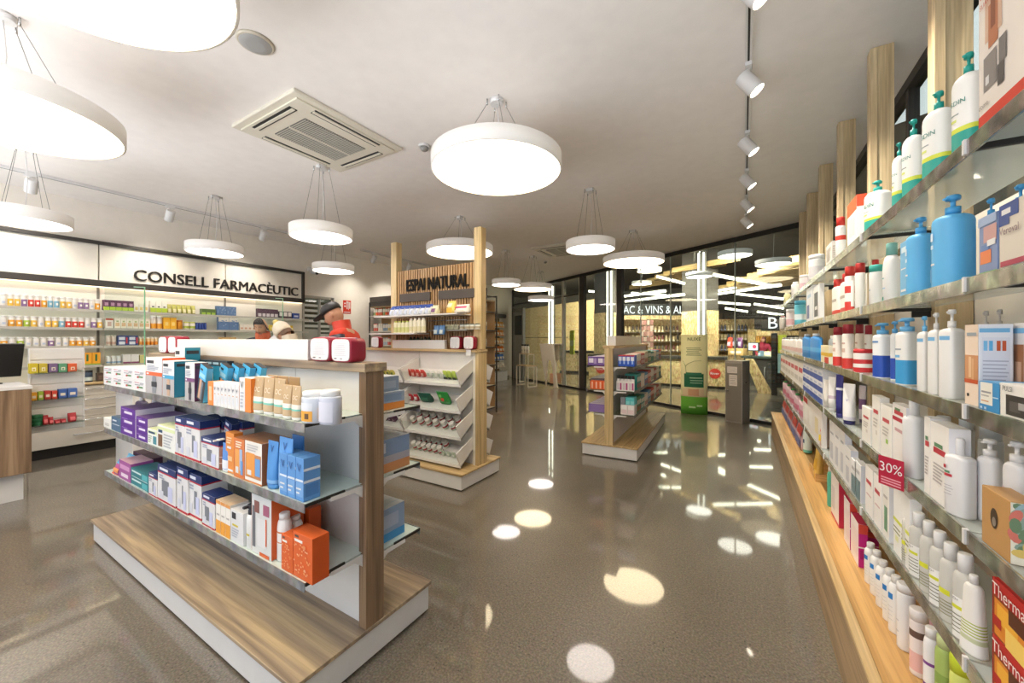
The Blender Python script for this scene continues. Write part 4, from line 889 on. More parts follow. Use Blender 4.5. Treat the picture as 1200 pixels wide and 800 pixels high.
lot = bottle('#f2f0ee', ('flip', '#f4f3f1'), sh=.72, neck=.34, bands=[(.62, .65, '#dd7a3c'), (.95, 1.0, '#dd7a3c')])
put(A(321, 331, 603, ZB, .02), lot, .055, 'lotion_bottle', 'white lotion bottle with orange ring, the left of two', 'bottle', 'white lotion bottles on the bottom shelf')
put(A(332.5, 345, 606, ZB, .078), lot, .055, 'lotion_bottle', 'white lotion bottle with orange ring, the right of two', 'bottle', 'white lotion bottles on the bottom shelf')
ob = carton('#e0662e', front=[(.08, .8, .5, .86, '#f7eee6'), (.1, .9, .3, .95, '#5a4a42')] + scatter(26, '#ee9a62', 3, .07) + scatter(14, '#f3c19a', 4, .05), sidecol='#cf5620')
put(A(330, 343, 628, ZB, .0), ob, .07, 'carton', 'orange patterned carton at front right of bottom shelf, left one', 'box', 'orange patterned cartons')
put(A(343.5, 366, 627, ZB, .0), ob, .07, 'carton', 'orange patterned carton at front right of bottom shelf, right one', 'box', 'orange patterned cartons')
put(A(346.5, 361, 621, ZB, .085), ob, .05, 'carton', 'orange patterned carton behind the front two', 'box', 'orange patterned cartons')
# --- back side of the front gondola (seen past its end post): stacks against the shelf end
def backrow(px0, px1, pt, z, n, mk, d, lb, grp, y, hh=None, gap=.002):
    return row('-y', y, px0, px1, pt, z, n, mk, d, 'carton', lb, 'box', grp, gap=gap, hh=hh)
bw = carton('#7f97ba', front=[(0, 0, 1, .28, '#c98b5c'), (.1, .55, .9, .9, '#9fb0cc')], side=[(0, 0, 1, .28, '#c98b5c'), (0, .28, 1, .5, '#a9a8b4'), (.1, .6, .3, .9, '#c3cbdc')], topcol='#b9bec6')
bt = carton('#8ea4c4', front=[(0, 0, 1, .25, '#3f8fc9')], side=[(0, 0, 1, .25, '#3f8fc9'), (.2, .4, .8, .8, '#aab7cf')], topcol='#c3c6c9')
def back_stack(n, x1, w, z, h, mk, d, lb, grp, y=1.214):
    for i in range(n):
        o = mk(w - .002, d, h, 'carton'); o.location = (x1 - w * (i + .5), y, z + .0005); tag(o, lb % ORD[i], 'box', grp)
back_stack(5, -1.50, .042, .455, .16, bt, .2, 'pale blue carton behind the end post, lowest rear shelf, %s from the end', 'pale blue cartons on the rear side')
back_stack(3, -1.485, .07, .80, .16, bw, .22, 'blue and tan carton behind the end post, middle rear shelf, %s from end', 'blue and tan cartons on the rear side')
back_stack(5, -1.50, .035, 1.10, .085, carton('#9aa9bf', front=[(0, 0, 1, .4, '#e08a3c')], side=[(0, 0, 1, .4, '#e08a3c'), (.1, .5, .9, .9, '#8399b9')], topcol='#aeb7c2'), .2, 'grey and orange carton behind end post, upper rear shelf, %s from the end', 'grey and orange cartons on the rear side')
back_stack(2, -1.53, .09, 1.1855, .075, carton('#8d9fb6', front=[(.1, .2, .9, .6, '#a9b7c6')], side=[(.1, .2, .9, .7, '#a3b2c5')], topcol='#b7bec8'), .19, 'grey-blue carton stacked on the upper rear shelf, %s from the end', 'grey-blue cartons on the rear side')
# --- clear toiletry packs with crimson backs on the caps
def kit(w, d, h, name):
    o = empty(name); T = Matrix.Translation((0, d / 2, h / 2)) @ Matrix.Rotation(PI / 2, 4, 'X')
    b = MB(); b.loft([(-d / 2, w * .46, h * .46, 5, '#a3263f'), (-d * .42, w * .5, h * .5, 5, '#9b1f38'), (d * .42, w * .5, h * .5, 5, '#9b1f38'), (d / 2, w * .47, h * .47, 5, '#a3263f')], 28, T); b.build('pouch', o)
    f = MB(); f.loft([(d / 2 + .0005, w * .46, h * .45, 5, W_), (d / 2 + .003, w * .44, h * .43, 5, W_)], 28, T)
    for i in range(9): f.box(-w * .3, w * (.3 - .02 * (i * 7 % 5)), -.0042, -.0032, h * (.28 + .06 * i), h * (.295 + .06 * i), '#c3c0c9')
    f.box(-w * .3, -w * .18, -.0042, -.0032, h * .14, h * .18, '#5a5560'); f.box(0, w * .1, -.0042, -.0032, h * .14, h * .17, '#5a5560'); f.build('label_card', o)
    z = MB(); z.tube([(-w * .4, d * .5, h * .985), (w * .4, d * .5, h * .985)], .004, '#d9a9b4'); z.build('zip', o); return o
for a, b, py, y, z, lb in ((363, 386.5, 395, 1.10, 1.3425, 'clear-fronted crimson kit pouch on front gondola cap, left of right-end pair'), (388, 411, 396, 1.095, 1.3425, 'clear-fronted crimson kit pouch on the front gondola cap, nearest its right end'),
                           (186, 195.5, 394, 1.12, 1.3425, 'small-looking crimson kit pouch at far end of gondola cap, left'), (197, 206, 394, 1.12, 1.3425, 'small-looking crimson kit pouch at far end of gondola cap, right'),
                           (435, 444, 394.5, 3.14, 1.3425, 'crimson kit pouch on second gondola left of header box'), (527, 539, 394, 3.14, 1.3425, 'crimson kit pouch under the slatted screen, left of two'), (543, 555, 394, 3.11, 1.3425, 'crimson kit pouch under the slatted screen, right of two')):
    put(slot('-y', y, a, b, py, z), kit, .085 if y < 2 else .07, 'kit_pouch', lb, 'pouch', 'crimson kit pouches')
mb = MB(); mb.box(-.03, .03, -.0015, 0, -.05, .012, W_); o = mb.build('price_card', None, (on_y(549, 3.125), 3.125, 1.333)); tag(o, 'small white price card hanging from second gondola cap', 'card')
# ================================================================ second gondola: goods in the bins and on the screen shelves
def in_bin(px0, px1, n, zf, mk, w, d, h, name, lb, cat, grp, dep=.05, rows=1, tilt=.58):
    """items lying in a tray, sunk against its sloping floor"""
    xa, xb = on_y(px0, PC - .2), on_y(px1, PC - .2); k = 0; proto = None
    for r in range(rows):
        for i in range(n):
            if proto is None: o = proto = mk(w, d, h, name)
            else: o = copy_tree(proto)
            y = PC - .235 + dep + r * .078; z = zf + .024 + (dep + r * .078) * .66
            o.location = (xa + (i + .5) * (xb - xa) / n, y, z); o.rotation_euler = (tilt, 0, random.uniform(-.12, .12))
            tag(o, lb.replace('@', '%s of the %s row' % (ORD[i], ('front', 'second', 'rear')[r]) if rows > 1 else ORD[i] + ' from left'), cat, grp); k += 1
roll = bottle('#d9d6d0', ('lid', '#dedad4'), sh=.9, bands=[(.3, .62, '#a33a42'), (.62, .8, '#eceae6'), (.0, .2, '#b9c4b4')], simple=True, clear=M('#cfd3cc', .15))
in_bin(470, 498, 5, .98, bag('#c8443c', front=[(.2, .2, .8, .6, '#e8b0a4')]), .055, .04, .085, 'sweets_bag', 'small red bag in the top white bin, @', 'bag', 'red bags in the top bin')
in_bin(499, 524, 4, .98, bag('#e6e6e0', front=[(.2, .3, .8, .7, '#b9c4b4')]), .055, .04, .085, 'sweets_bag', 'small white bag in the top white bin, @', 'bag', 'white bags in the top bin')
in_bin(519, 540, 4, .98, bag('#b9cf5a', front=[(.0, .0, 1, .3, '#26301f')]), .05, .04, .09, 'sweets_bag', 'lime and black bag in the top white bin, @', 'bag', 'lime bags in the top bin')
in_bin(466, 490, 4, .715, bag('#b8323c', front=[(.2, .3, .8, .7, '#efe6e6')]), .055, .04, .08, 'sweets_bag', 'small red and white bag in the second bin, @', 'bag', 'red and white bags in the second bin')
in_bin(489, 510, 1, .715, bag('#1f5a48', front=[(.2, .3, .7, .6, '#3a7a62')]), .17, .05, .12, 'sweets_bag', 'dark green bag lying in the second bin', 'bag', None, tilt=.75)
in_bin(510, 532, 1, .715, bag('#2f9140', front=[(.3, .3, .55, .55, '#d84a3a'), (.15, .6, .4, .8, '#7ac46a')], seed=4),   .15, .045, .15, 'sweets_bag', 'bright green bag standing in the second bin', 'bag', None, tilt=.58)
in_bin(479, 534, 6, .455, roll, .062, .07, .085, 'glass_jar', 'small jar with red band in the third bin, @', 'jar', 'small jars in the third bin', rows=2)
in_bin(482, 518, 6, .185, roll, .058, .064, .09, 'glass_jar', 'small jar with red band in the lowest bin, @', 'jar', 'small jars in the lowest bin', rows=2)
in_bin(516, 534, 3, .185, bag('#b9c7b6', front=[(.2, .2, .8, .6, '#dfe5da')]), .05, .03, .06, 'sweets_bag', 'pale green clear bag in the lowest bin, @', 'bag', 'pale green bags in the lowest bin')
in_bin(447, 461, 3, .98, bag('#c9c060', front=[(.2, .2, .8, .6, '#6a7a3a')]), .05, .035, .06, 'sweets_bag', 'yellow-green bag in the left top bin, @', 'bag', 'yellow-green bags in the left bin')
in_bin(440, 463, 5, .455, carton('#59344e', front=[(.2, .3, .8, .7, '#b58aa6')]), .045, .05, .05, 'carton', 'small plum carton in the left third bin, @', 'box', 'plum cartons in the left bin', rows=2)
SP = PC - .235
row('-y', SP, 455, 503, 357, 1.7095, 8, bag('#e9edf5', front=[(.05, .62, .95, .95, '#2b50a8'), (.25, .1, .75, .5, '#cfd9ee')], top='#2d55b4'), .1, 'pouch', 'white pouch with blue top on the screen shelf, @', 'pouch', 'blue-topped pouches on the screen shelf', gap=.006)
row('-y', SP, 494, 502, 358, 1.7095, 1, bag('#3a2f7c', front=[(.1, .1, .9, .5, '#d8d4e6')]), .08, 'pouch', 'dark violet pouch ending the blue-topped row', 'pouch', None, back=.11)
row('-y', SP, 503.5, 511, 357, 1.7095, 1, bag('#e9e6c9', front=[(.2, .2, .8, .6, '#7a4a7c')]), .08, 'pouch', 'pale yellow pouch right of the blue-topped pouches', 'pouch')
row('-y', SP, 522, 531, 352, 1.7095, 1, bag('#f0d878', front=[(.15, .05, .85, .4, '#e9b93a'), (.1, .5, .7, .8, '#f6eecf')]), .08, 'pouch', 'yellow pouch standing alone on the screen shelf', 'pouch')
row('-y', SP, 531, 547, 356, 1.7095, 1, bag('#f2eee8', front=[(.05, .55, .9, .75, '#c8417a'), (.1, .1, .8, .3, '#e6dccb')]), .09, 'pouch', 'wide white pouch with pink lettering band on screen shelf', 'pouch')
fl_ = bottle('#ece6cf', ('screw', '#efece4'), sh=.85, bands=[(.15, .55, '#dfd6ae')], simple=True)
row('-y', SP, 460, 478, 376, 1.5155, 4, bottle('#e6e3c2', ('screw', '#c9cf6a'), sh=.88, bands=[(.1, .6, '#cfd08a')], simple=True), .05, 'bottle', 'small yellow-green bottle on lower screen shelf, @', 'bottle', 'yellow-green bottles on the screen')
row('-y', SP, 478, 497, 372.5, 1.5155, 4, fl_, .05, 'bottle', 'small cream bottle on the lower screen shelf, @', 'bottle', 'cream bottles on the screen')
row('-y', SP, 464, 490, 389, 1.343, 6, bottle('#39432e', ('screw', '#2a2a26'), sh=.8, simple=True), .034, 'bottle', 'dark bottle top behind the second header box, @', 'bottle', 'dark bottles behind the header box', back=.178, hh=.13)
row('-y', PC - .17, 507, 520, 381, 1.5455 - .05, 2, bag('#5a86b8', front=[(.2, .1, .8, .5, '#c9d2cf')]), .04, 'pouch', 'hanging blue-grey pouch on the screen rail, @', 'pouch', 'blue-grey pouches on the rail')
row('-y', PC - .12, 520, 536, 380, 1.5455, 3, bag('#c9c6ae', front=[(.2, .2, .8, .7, '#a6a68a')]), .05, 'pouch', 'beige pouch in the wire basket of the screen, @', 'pouch', 'beige pouches in the basket')
row('-y', PC - .12, 537, 561, 379, 1.5455, 4, bottle('#dfe0da', ('lid', '#5a6158'), sh=.9, bands=[(.2, .7, '#b3a58a')], simple=True), .05, 'jar', 'grey-lidded jar in the wire basket of the screen, @', 'jar', 'jars in the wire basket')
# ================================================================ third gondola goods (local frame, then turned with it)
def g3(face, pos, n, w, d, h, z, mk, name, lb, cat, grp, y0, step, stackrows=1):
    """items along the side of the third gondola; face +1 right side, -1 left side"""
    proto = None; c = 0
    for r in range(stackrows):
        for i in range(n):
            o = mk(w, d, h, name) if proto is None else copy_tree(proto); proto = proto or o
            o.location = in3(pos, y0 + step * (i + .5), z + .0005 + r * (h + .001)); o.rotation_euler = (0, 0, math.radians(2.4) + (PI / 2 if face > 0 else -PI / 2))
            tag(o, lb.replace('@', ORD[i] + ' from near end' + (', %s layer' % ('lower', 'upper', 'top')[r] if stackrows > 1 else '')), cat, grp)
def g3f(x0, x1, y, n, d, h, z, mk, name, lb, cat, grp):
    proto = None; w = (x1 - x0) / n
    for i in range(n):
        o = mk(w - .002, d, h, name) if proto is None else copy_tree(proto); proto = proto or o
        o.location = in3(x0 + w * (i + .5), y, z + .0005); o.rotation_euler = (0, 0, math.radians(2.4)); tag(o, lb.replace('@', ORD[i] + ' from the left'), cat, grp)
g3f(.44, .634, .09, 4, .14, .135, 1.117, carton('#2458c9', front=[(.1, .5, .9, .85, '#e8eefb'), (.3, .2, .7, .5, '#9fbdf3'), (0, .9, 1, 1, RD)], topcol=RD), 'carton', 'blue carton with red top on third gondola end, @', 'box', 'blue cartons on the third gondola')
g3f(.42, .634, .09, 5, .04, .185, .818, bottle('#e9e5e6', ('tall', '#2c2c30'), sh=.95, neck=.42, simple=True, bands=[(.0, .8, '#efe6e8')]), 'bottle', 'white bottle with black cap on the third gondola, @', 'bottle', 'black-capped bottles on the third gondola')
g3f(.42, .634, .085, 3, .004, .12, .818, carton('#efeae8', front=[(.1, .1, .5, .8, '#d7c9d0'), (.6, .1, .9, .8, '#b94a86')]), 'leaflet', 'white and pink pack before the black-capped bottles, @', 'pack', 'white and pink packs')
g3f(.47, .634, .09, 2, .15, .12, .53, carton('#efe4e2', front=[(.1, .55, .9, .9, '#f7f2f0'), (.1, .1, .9, .5, '#ecd5d5')]), 'carton', 'pale pink carton at the lowest shelf end, @', 'box', 'pale pink cartons')
g3f(.53, .634, .09, 2, .15, .09, .651, carton('#5fc6cc', front=[(.1, .1, .9, .5, '#8fdade')]), 'carton', 'turquoise carton stacked on the pale pink ones, @', 'box', 'turquoise cartons')
g3f(.47, .525, .09, 2, .15, .09, .651, carton('#8b8f9a'), 'carton', 'grey carton stacked beside turquoise cartons, @', 'box', 'grey cartons on the third gondola')
cy = ['#2f8f86', '#e7dccb', '#4a90b8', '#c33a3a', '#e9e2d6', '#b5363a', '#d9c9a8', '#3e7a52']
pal = {'#2f8f86': 'teal', '#e7dccb': 'cream', '#4a90b8': 'blue', '#c33a3a': 'red', '#e9e2d6': 'ivory', '#b5363a': 'crimson', '#d9c9a8': 'sand', '#3e7a52': 'green'}
for lv, z, hh in (('top', 1.117, .17), ('middle', .818, .2), ('lowest', .53, .2)):
    y = .26
    for i in range(8):
        c = cy[(i + {'top': 4, 'middle': 0, 'lowest': 7}[lv]) % 8]; L = .25 if i else .3
        g3(1, .634, 3, .078, .15, hh * random.Random(i + len(lv)).uniform(.8, 1), z, carton(c, front=[(.1, .5, .9, .8, '#efe9df'), (.2, .1, .8, .4, cy[(i + 3) % 8])]), 'carton', '%s carton on %s right shelf of third gondola, %s set, @' % (pal[c], lv, ORD[i]), 'box', '%s cartons, %s shelf of third gondola' % (pal[c], lv), y, .085); y += .265
vio = carton('#7a5aa8', front=[(.1, .3, .6, .8, '#e9e2f2'), (.65, .2, .95, .8, '#b39ad2')], topcol='#cfc3dc', sidecol='#8d74b4')
g3f(.06, .30, .09, 2, .05, .11, 1.117, vio, 'carton', 'violet carton facing out on upper left shelf, @', 'box', 'violet cartons, upper left of third gondola')
g3(-1, .057, 6, .1, .2, .105, 1.117, vio, 'carton', 'violet carton along the upper left shelf of third gondola, @', 'box', 'violet cartons, upper left of third gondola', .16, .12)
g3f(.09, .30, .09, 4, .08, .105, .818, carton('#e8642c', front=[(.3, .1, .7, .9, '#f6c0a2')]), 'carton', 'orange carton on the middle left shelf of third gondola, @', 'box', 'orange cartons of the third gondola')
g3(-1, .06, 6, .1, .2, .13, .818, carton('#5d5a62', front=[(.1, .2, .9, .6, '#d9d5d9')], topcol='#c9c6ca'), 'carton', 'dark grey carton along middle left shelf of third gondola, @', 'box', 'dark grey cartons of the third gondola', .19, .12)
g3(-1, .07, 7, .1, .2, .1, .53, vio, 'carton', 'violet carton along lowest left shelf of third gondola, @', 'box', 'violet cartons, lowest left of third gondola', .09, .12)
# ================================================================ goods on the right wall shelves
RP = SX + .004
def rs(lv, p0, pf, p1, pt, mk, name, label, cat, group=None, back=0.0, d=None, z=None, lean=0.0, far=False):
    """box: front face between p0 and pf, near side on to p1"""
    x = RP + back; Ya, Yb = on_x(p0, x), on_x(pf, x); s = Slot(); s.w = Ya - Yb; s.x, s.y, s.rot = x, (Ya + Yb) / 2, -PI / 2; s.z = SZ[lv] if z is None else z
    s.h = z_at(pt, x, Ya if far else Yb) - s.z; dd = d or max(.03, min(.19 - back, on_y(p1, Yb) - x))
    return put(s, mk, dd, name, label, cat, group, .002, lean)
def rb(lv, p0, p1, pt, mk, name, label, cat, group=None, back=0.0, k=1.0, dk=1.0, z=None, rot=.5):
    """bottle: silhouette between p0 and p1"""
    pm = (p0 + p1) / 2; D = .06; k = 1.0 if .82 <= k < 1 else k
    for _ in range(12):
        x = RP + back + D * dk / 2; y = on_x(pm, x); t = x * FX + y * FY; u = (pm - 600) / FOC; D = (p1 - p0) * t / (FOC * math.sqrt(1 + u * u)) * k
    z0 = SZ[lv] if z is None else z; h = z_at(pt, x, y) - z0
    s = Slot(); s.x, s.y, s.z, s.w, s.h, s.rot = RP + back, y, z0, D, h, -PI / 2
    return put(s, mk, D * dk, name, label, cat, group, 0, 0, None, rot)
UL = ['top', 'second', 'third', 'fourth', 'fifth']
# ---- top shelf (5)
o = rs(5, 1147, 1228, 1240, -34, carton('#f0e6dc', front=[(0, 0, 1, .1, '#d8402c'), (.12, .5, .4, .78, '#d9b49a'), (.18, .45, .34, .7, '#b9744f'), (.22, .55, .3, .82, '#8f5236'), (.1, .22, .32, .42, '#8d8681'), (.36, .3, .48, .44, '#77726f'), (.34, .18, .44, .3, '#55504e'), (.14, .25, .2, .3, W_)] ,
    texts=[('ALMOHADILLA', .06, .86, .75, .95, '#cf4a36'), ('ELECTRICA', .06, .77, .6, .85, '#cf4a36'), ('SUAVE', .06, .72, .25, .755, '#cf4a36'), ('dome', .04, .12, .2, .17, '#7d7873')], sidecol='#e9dccf'), 'display_carton', 'large tilted heating pad carton with red foot band, top right corner', 'box', d=.07, far=True)
isd = bottle('#f3f1ec', ('pump', '#149a8d'), shape=2.6, sh=.86, neck=.26, bands=[(0, .3, '#22a596'), (.3, .37, '#d8e04a')], patch=[(.1, .46, .4, .5, '#d8e07a'), (.1, .56, .5, .58, '#9aa3a0')], texts=[('ISDIN', .08, .68, .75, .8, '#1f7f74')], capw=.34, pumpface=0)
for a, b, t, n in ((1120, 1160, 58, 'half hidden by the heating pad carton'), (1085, 1124, 104, 'in front of the nearest wood post'), (1060, 1087, 138, 'third from the right'), (1047, 1064, 166, 'fourth from the right, partly hidden')):
    rb(5, a, b, t, isd, 'pump_bottle', 'white and teal pump bottle on top shelf, ' + n, 'bottle', 'white and teal pump bottles', dk=.8, k=1.08)
rb(5, 1015, 1049, 210, isd, 'pump_bottle', 'separate white and teal pump bottle left of gap on top right shelf', 'bottle', None, dk=.85)
rs(5, 993, 1004, 1016, 228, carton('#f3efe8', front=[(0, .7, 1, 1, '#df6a3c'), (.2, .2, .8, .6, '#e9e2d6')], sidecol='#f3efe8', side=[(0, .75, 1, 1, '#e0532f')], topcol='#e8a06a'), 'carton', 'white carton with orange top, left of the lone pump bottle', 'box')
red = bottle('#f2efe9', ('tall', '#d6352b'), sh=.92, neck=.36, bands=[(.6, .75, '#d6402f')])
rb(5, 980, 993, 254, red, 'bottle', 'white bottle with tall red cap on the top right shelf', 'bottle')
rs(5, 968, 975, 983, 282, carton('#efece4', front=lines(.1, .9, .2, .8, 6, '#b5a898'), sidecol='#ece8df', side=lines(.1, .9, .2, .8, 6, '#c3b8aa')), 'carton', 'white printed carton just left of the red-capped bottle', 'box')
rb(5, 949, 969, 298, bottle('#f0eeea', ('lid', '#f6f5f2'), sh=.95, bands=[(.2, .7, '#d9d5d6')]), 'tub', 'round white tub with flat lid on the top right shelf', 'tub', k=.9)
rb(5, 938, 951, 322, bottle('#eee0df', ('lid', '#f3efee'), sh=.9, bands=[(.2, .6, '#dfb9bf')]), 'tub', 'pale pink tub beyond the white tub, top right shelf', 'tub')
rb(5, 928, 939, 330, bottle('#f0ede8', ('screw', '#f5f2ee'), sh=.85), 'bottle', 'plain white bottle on top shelf, beyond the pink tub', 'bottle')
rb(5, 919, 928, 343, bottle('#e9e4ae', ('screw', '#f0ecd2'), sh=.85, simple=True), 'bottle', 'pale yellow bottle at the far end of the top right shelf', 'bottle')
# ---- fourth shelf
rs(4, 1171, 1216, 1230, 243, carton('#d9cfc2', front=[(0, .78, .55, 1, '#2d4a8f'), (.0, .68, .3, .8, '#2d4a8f'), (.08, .84, .34, .92, W_), (.05, .06, .8, .14, '#b03452'), (.4, 0, 1, .05, '#5b7fc4'), (.75, .3, 1, .6, '#3a3a38')], texts=[('Veroval', .06, .52, .6, .66, '#7c5a66')], sidecol='#cfc5b8'), 'carton', 'beige carton with blue corner and Veroval lettering at right edge', 'box', d=.08, far=True)
rs(4, 1147, 1169, 1171, 258, carton('#7d8fb8', front=[(0, 0, 1, .06, '#7fbf4a'), (.1, .2, .7, .42, '#e8814a'), (.15, .42, .6, .52, '#5f7fb8'), (.3, .55, 1, .82, '#c99a96'), (.5, .48, .95, .58, W_), (0, .85, 1, 1, '#9fb3d4')]), 'carton', 'blue-grey carton with orange square next to the beige one', 'box', d=.08, far=True)
blp = lambda sh=.9: bottle('#5fb4e6', ('pump', '#4aa3dc'), shape=2.4, sh=sh, neck=.3, bands=[(0, .03, '#4d9fd6')], patch=[(.08, .35, .35, .38, W_), (.08, .6, .3, .66, '#cfe6f6'), (.08, .1, .16, .3, '#d5ebf9'), (.12, .72, .3, .84, '#d5ebf9')], capw=.36)
rb(4, 1098, 1149, 226, blp(), 'pump_bottle', 'largest light blue pump bottle on the fourth right shelf', 'bottle', 'light blue pump bottles', k=.96)
rb(4, 1066, 1101, 253, blp(), 'pump_bottle', 'second light blue pump bottle, left of the largest one', 'bottle', 'light blue pump bottles', k=.92)
rb(4, 1150, 1180, 231, blp(), 'pump_bottle', 'light blue pump bottle behind the blue-grey carton', 'bottle', 'light blue pump bottles', back=.09, k=.8)
rb(4, 1180, 1222, 214, blp(), 'pump_bottle', 'light blue pump bottle behind the beige carton at right edge', 'bottle', 'light blue pump bottles', back=.09, k=.8)
rs(4, 1055, 1066, 1071, 279, carton('#6fb4df', front=[(.1, .5, .9, .52, W_), (.15, .8, .7, .9, '#d6eaf7'), (.1, .1, .8, .14, W_)], sidecol='#7dbde4', side=[(.1, .5, .9, .52, W_)]), 'carton', 'light blue carton beside the blue pump bottles', 'box')
rb(4, 1037, 1058, 284, bottle('#f1efea', ('tall', '#7fb9ae'), shape=2.5, sh=.7, neck=.3, patch=[(.1, .05, .35, .16, '#2f9a7a'), (.1, .4, .5, .44, '#b9d3e6'), (.1, .7, .4, .74, '#8fb9b2')]), 'lotion_bottle', 'white round-shouldered bottle with green square mark, fourth right shelf', 'bottle', k=.9)
rb(4, 1020, 1038, 310, bottle('#f1efea', ('lid', '#3fae9f'), sh=.88, patch=[(.1, .5, .5, .54, '#b9c9c6')]), 'lotion_bottle', 'white bottle with broad teal cap on the fourth right shelf', 'bottle', k=.9)
rb(4, 1021, 1033, 304, bottle('#efece6', ('tall', '#c62f28'), sh=.9, neck=.4), 'bottle', 'red-capped bottle peeping behind the teal-capped one', 'bottle', back=.09, k=.8)
rb(4, 1003, 1016, 308, bottle('#f2efe9', ('tall', '#b92a26'), sh=.94, neck=.42), 'bottle', 'white bottle with dark red cap right of the striped one', 'bottle', k=.9)
rb(4, 991, 1004, 312, bottle('#f3f0ea', ('tall', '#d23a30'), sh=.95, neck=.44, bands=[(.0, .3, '#d23a30'), (.55, .75, '#d23a30')]), 'bottle', 'white bottle with bold red stripes and red cap', 'bottle', k=.9)
row('-x', RP, 972, 992, 324, SZ[4], 2, bottle('#f1ede5', ('tall', '#c4322c'), sh=.93, neck=.4, bands=[(.0, .18, '#cf4538')], patch=[(.2, .5, .8, .6, '#b9aca0')]), .05, 'bottle', 'white bottle with red foot and red cap on fourth right shelf, @', 'bottle', 'red-footed white bottles')
rs(4, 953, 960, 963, 332, carton('#efeeec', front=[(.2, .1, .8, .8, '#4a4c55'), (.3, .3, .7, .4, W_)]), 'carton', 'white carton with dark upright print panel', 'box')
rs(4, 945, 952, 954, 334, carton('#e9ebee', front=[(.1, .1, .5, .5, '#5b6a9a'), (.2, .7, .8, .8, '#b9cfe2')]), 'carton', 'white carton with small blue print, fourth right shelf', 'box')
rb(4, 932, 946, 352, bottle('#6ac4d6', ('lid', '#58b4d0'), sh=.9, bands=[(.3, .6, '#e2eef0')]), 'tub', 'turquoise tub far along the fourth right shelf', 'tub')
rb(4, 922, 933, 362, bottle('#efe3e2', ('lid', '#f3eeee'), sh=.9, bands=[(.2, .6, '#e0b0b4')]), 'tub', 'pink and white tub far along the fourth right shelf', 'tub')
rb(4, 914, 922, 370, bottle('#efe9e0', ('screw', '#d8a0a0'), sh=.9, simple=True), 'bottle', 'small pale bottle at far end of fourth right shelf', 'bottle')
# ---- third shelf
rs(3, 1171, 1216, 1230, 448, carton('#efece6', front=[(.2, .08, .78, .68, '#3b3735'), (.3, .2, .6, .5, '#5a5552'), (.55, .3, .72, .5, '#a8a5a2')], texts=[('PULSI', .06, .78, .5, .93, '#4a4a4c')], sidecol='#e3dfd8'), 'carton', 'white carton picturing a black oximeter, third shelf right edge', 'box', d=.07, far=True)
rs(3, 1147, 1173, 1175, 446, carton('#3b93cf', front=[(.08, .22, .66, .98, '#f0ede4'), (.14, .62, .6, .68, '#9a9aa0'), (.14, .5, .5, .55, '#b9b5b0'), (.14, .32, .5, .36, '#d59a6a'), (.1, .06, .2, .14, '#cfe3f2'), (.3, .06, .4, .14, '#cfe3f2'), (.7, .5, .95, .54, '#bcdcf0')], topcol='#57a5d8'), 'carton', 'blue carton with white label card left of the oximeter carton', 'box', d=.07, far=True)
def bigbox(w, d, h, name):
    mb = MB(); mb.box(-w / 2, w / 2, 0, d, 0, h, '#e9ebf3', .0015); e = .0006
    P = lambda v0, v1, u0, u1, c, k=1: mb.poly([(w / 2 + e * k, u0 * d, v0 * h), (w / 2 + e * k, u1 * d, v0 * h), (w / 2 + e * k, u1 * d, v1 * h), (w / 2 + e * k, u0 * d, v1 * h)], c)
    for q_, f_ in enumerate([(0, 0, 1, 1, '#f2dcc8'), (0, .3, 1, .62, '#cf9467'), (.3, .34, .5, .6, '#e9c39a'), (.55, .32, .7, .58, '#dfae80'), (0, .27, 1, .32, '#c9552a'), (.2, .1, .35, .14, '#333333'), (.2, .86, .9, .9, '#9aa3ad')]): bands_on(mb, w, d, h, [f_], e=.0006 + .0002 * q_)
    P(.9, .95, .02, .9, '#7ab8e2'); P(.2, .84, .1, .9, '#dfe2ee')
    for u, c in ((.14, '#7fc0ea'), (.3, '#5fb2e6'), (.52, '#c75a33'), (.68, '#c75a33')): P(.68, .8, u, u + .11, c, 2)
    for i in range(7): P(.28 + .045 * i, .295 + .045 * i, .12, .86 - .04 * (i * 5 % 3), '#b4b8ca', 2)
    return mb.build(name)
rs(3, 1131, 1147, 1188, 380, bigbox, 'carton', 'tall white carton with peach front and colour chart on its side', 'box', back=.012)
rs(3, 1187, 1202, 1240, 378, carton('#eae6e6', front=[(.1, .15, .9, .75, '#a8714c'), (.2, .3, .7, .55, '#d9b49a'), (0, .88, 1, .94, '#7ab8e2')], sidecol='#e6e6ee'), 'carton', 'white carton with brown skin picture at the third shelf right edge', 'box', back=.075, d=.08)
sq = lambda pc: bottle('#f2efea', ('pump', pc), shape=5, sh=.93, neck=.34, patch=[(.15, .88, .85, .94, '#7ab8e2')] , capw=.38)
for a, b, t, pc, n in ((1106, 1132, 362, '#e6e3de', 'nearest of three'), (1091, 1108, 366, '#dad8d4', 'middle of three'), (1078, 1093, 370, '#6fb6e4', 'farthest of three, with blue pump')):
    rb(3, a, b, t, sq(pc), 'pump_bottle', 'square white pump bottle on the third right shelf, ' + n, 'bottle', 'square white pump bottles', k=.86)
rb(3, 1146, 1170, 364, sq('#cfcac4'), 'pump_bottle', 'square white pump bottle behind the colour chart carton, left', 'bottle', 'square white pump bottles', back=.1, k=.7)
rb(3, 1162, 1186, 362, sq('#cfcac4'), 'pump_bottle', 'square white pump bottle behind the colour chart carton, right', 'bottle', 'square white pump bottles', back=.1, k=.7)
rb(3, 1054, 1078, 372, bottle('#f1efeb', ('pump', '#6fb6e4'), shape=4, sh=.93, neck=.34, bands=[(.03, .5, '#3f9fd8')], patch=[(.1, .7, .6, .73, '#9aa3ad'), (.1, .55, .5, .6, '#7ab8e2')]), 'pump_bottle', 'white pump bottle with sky blue lower half, third right shelf', 'bottle', k=.88)
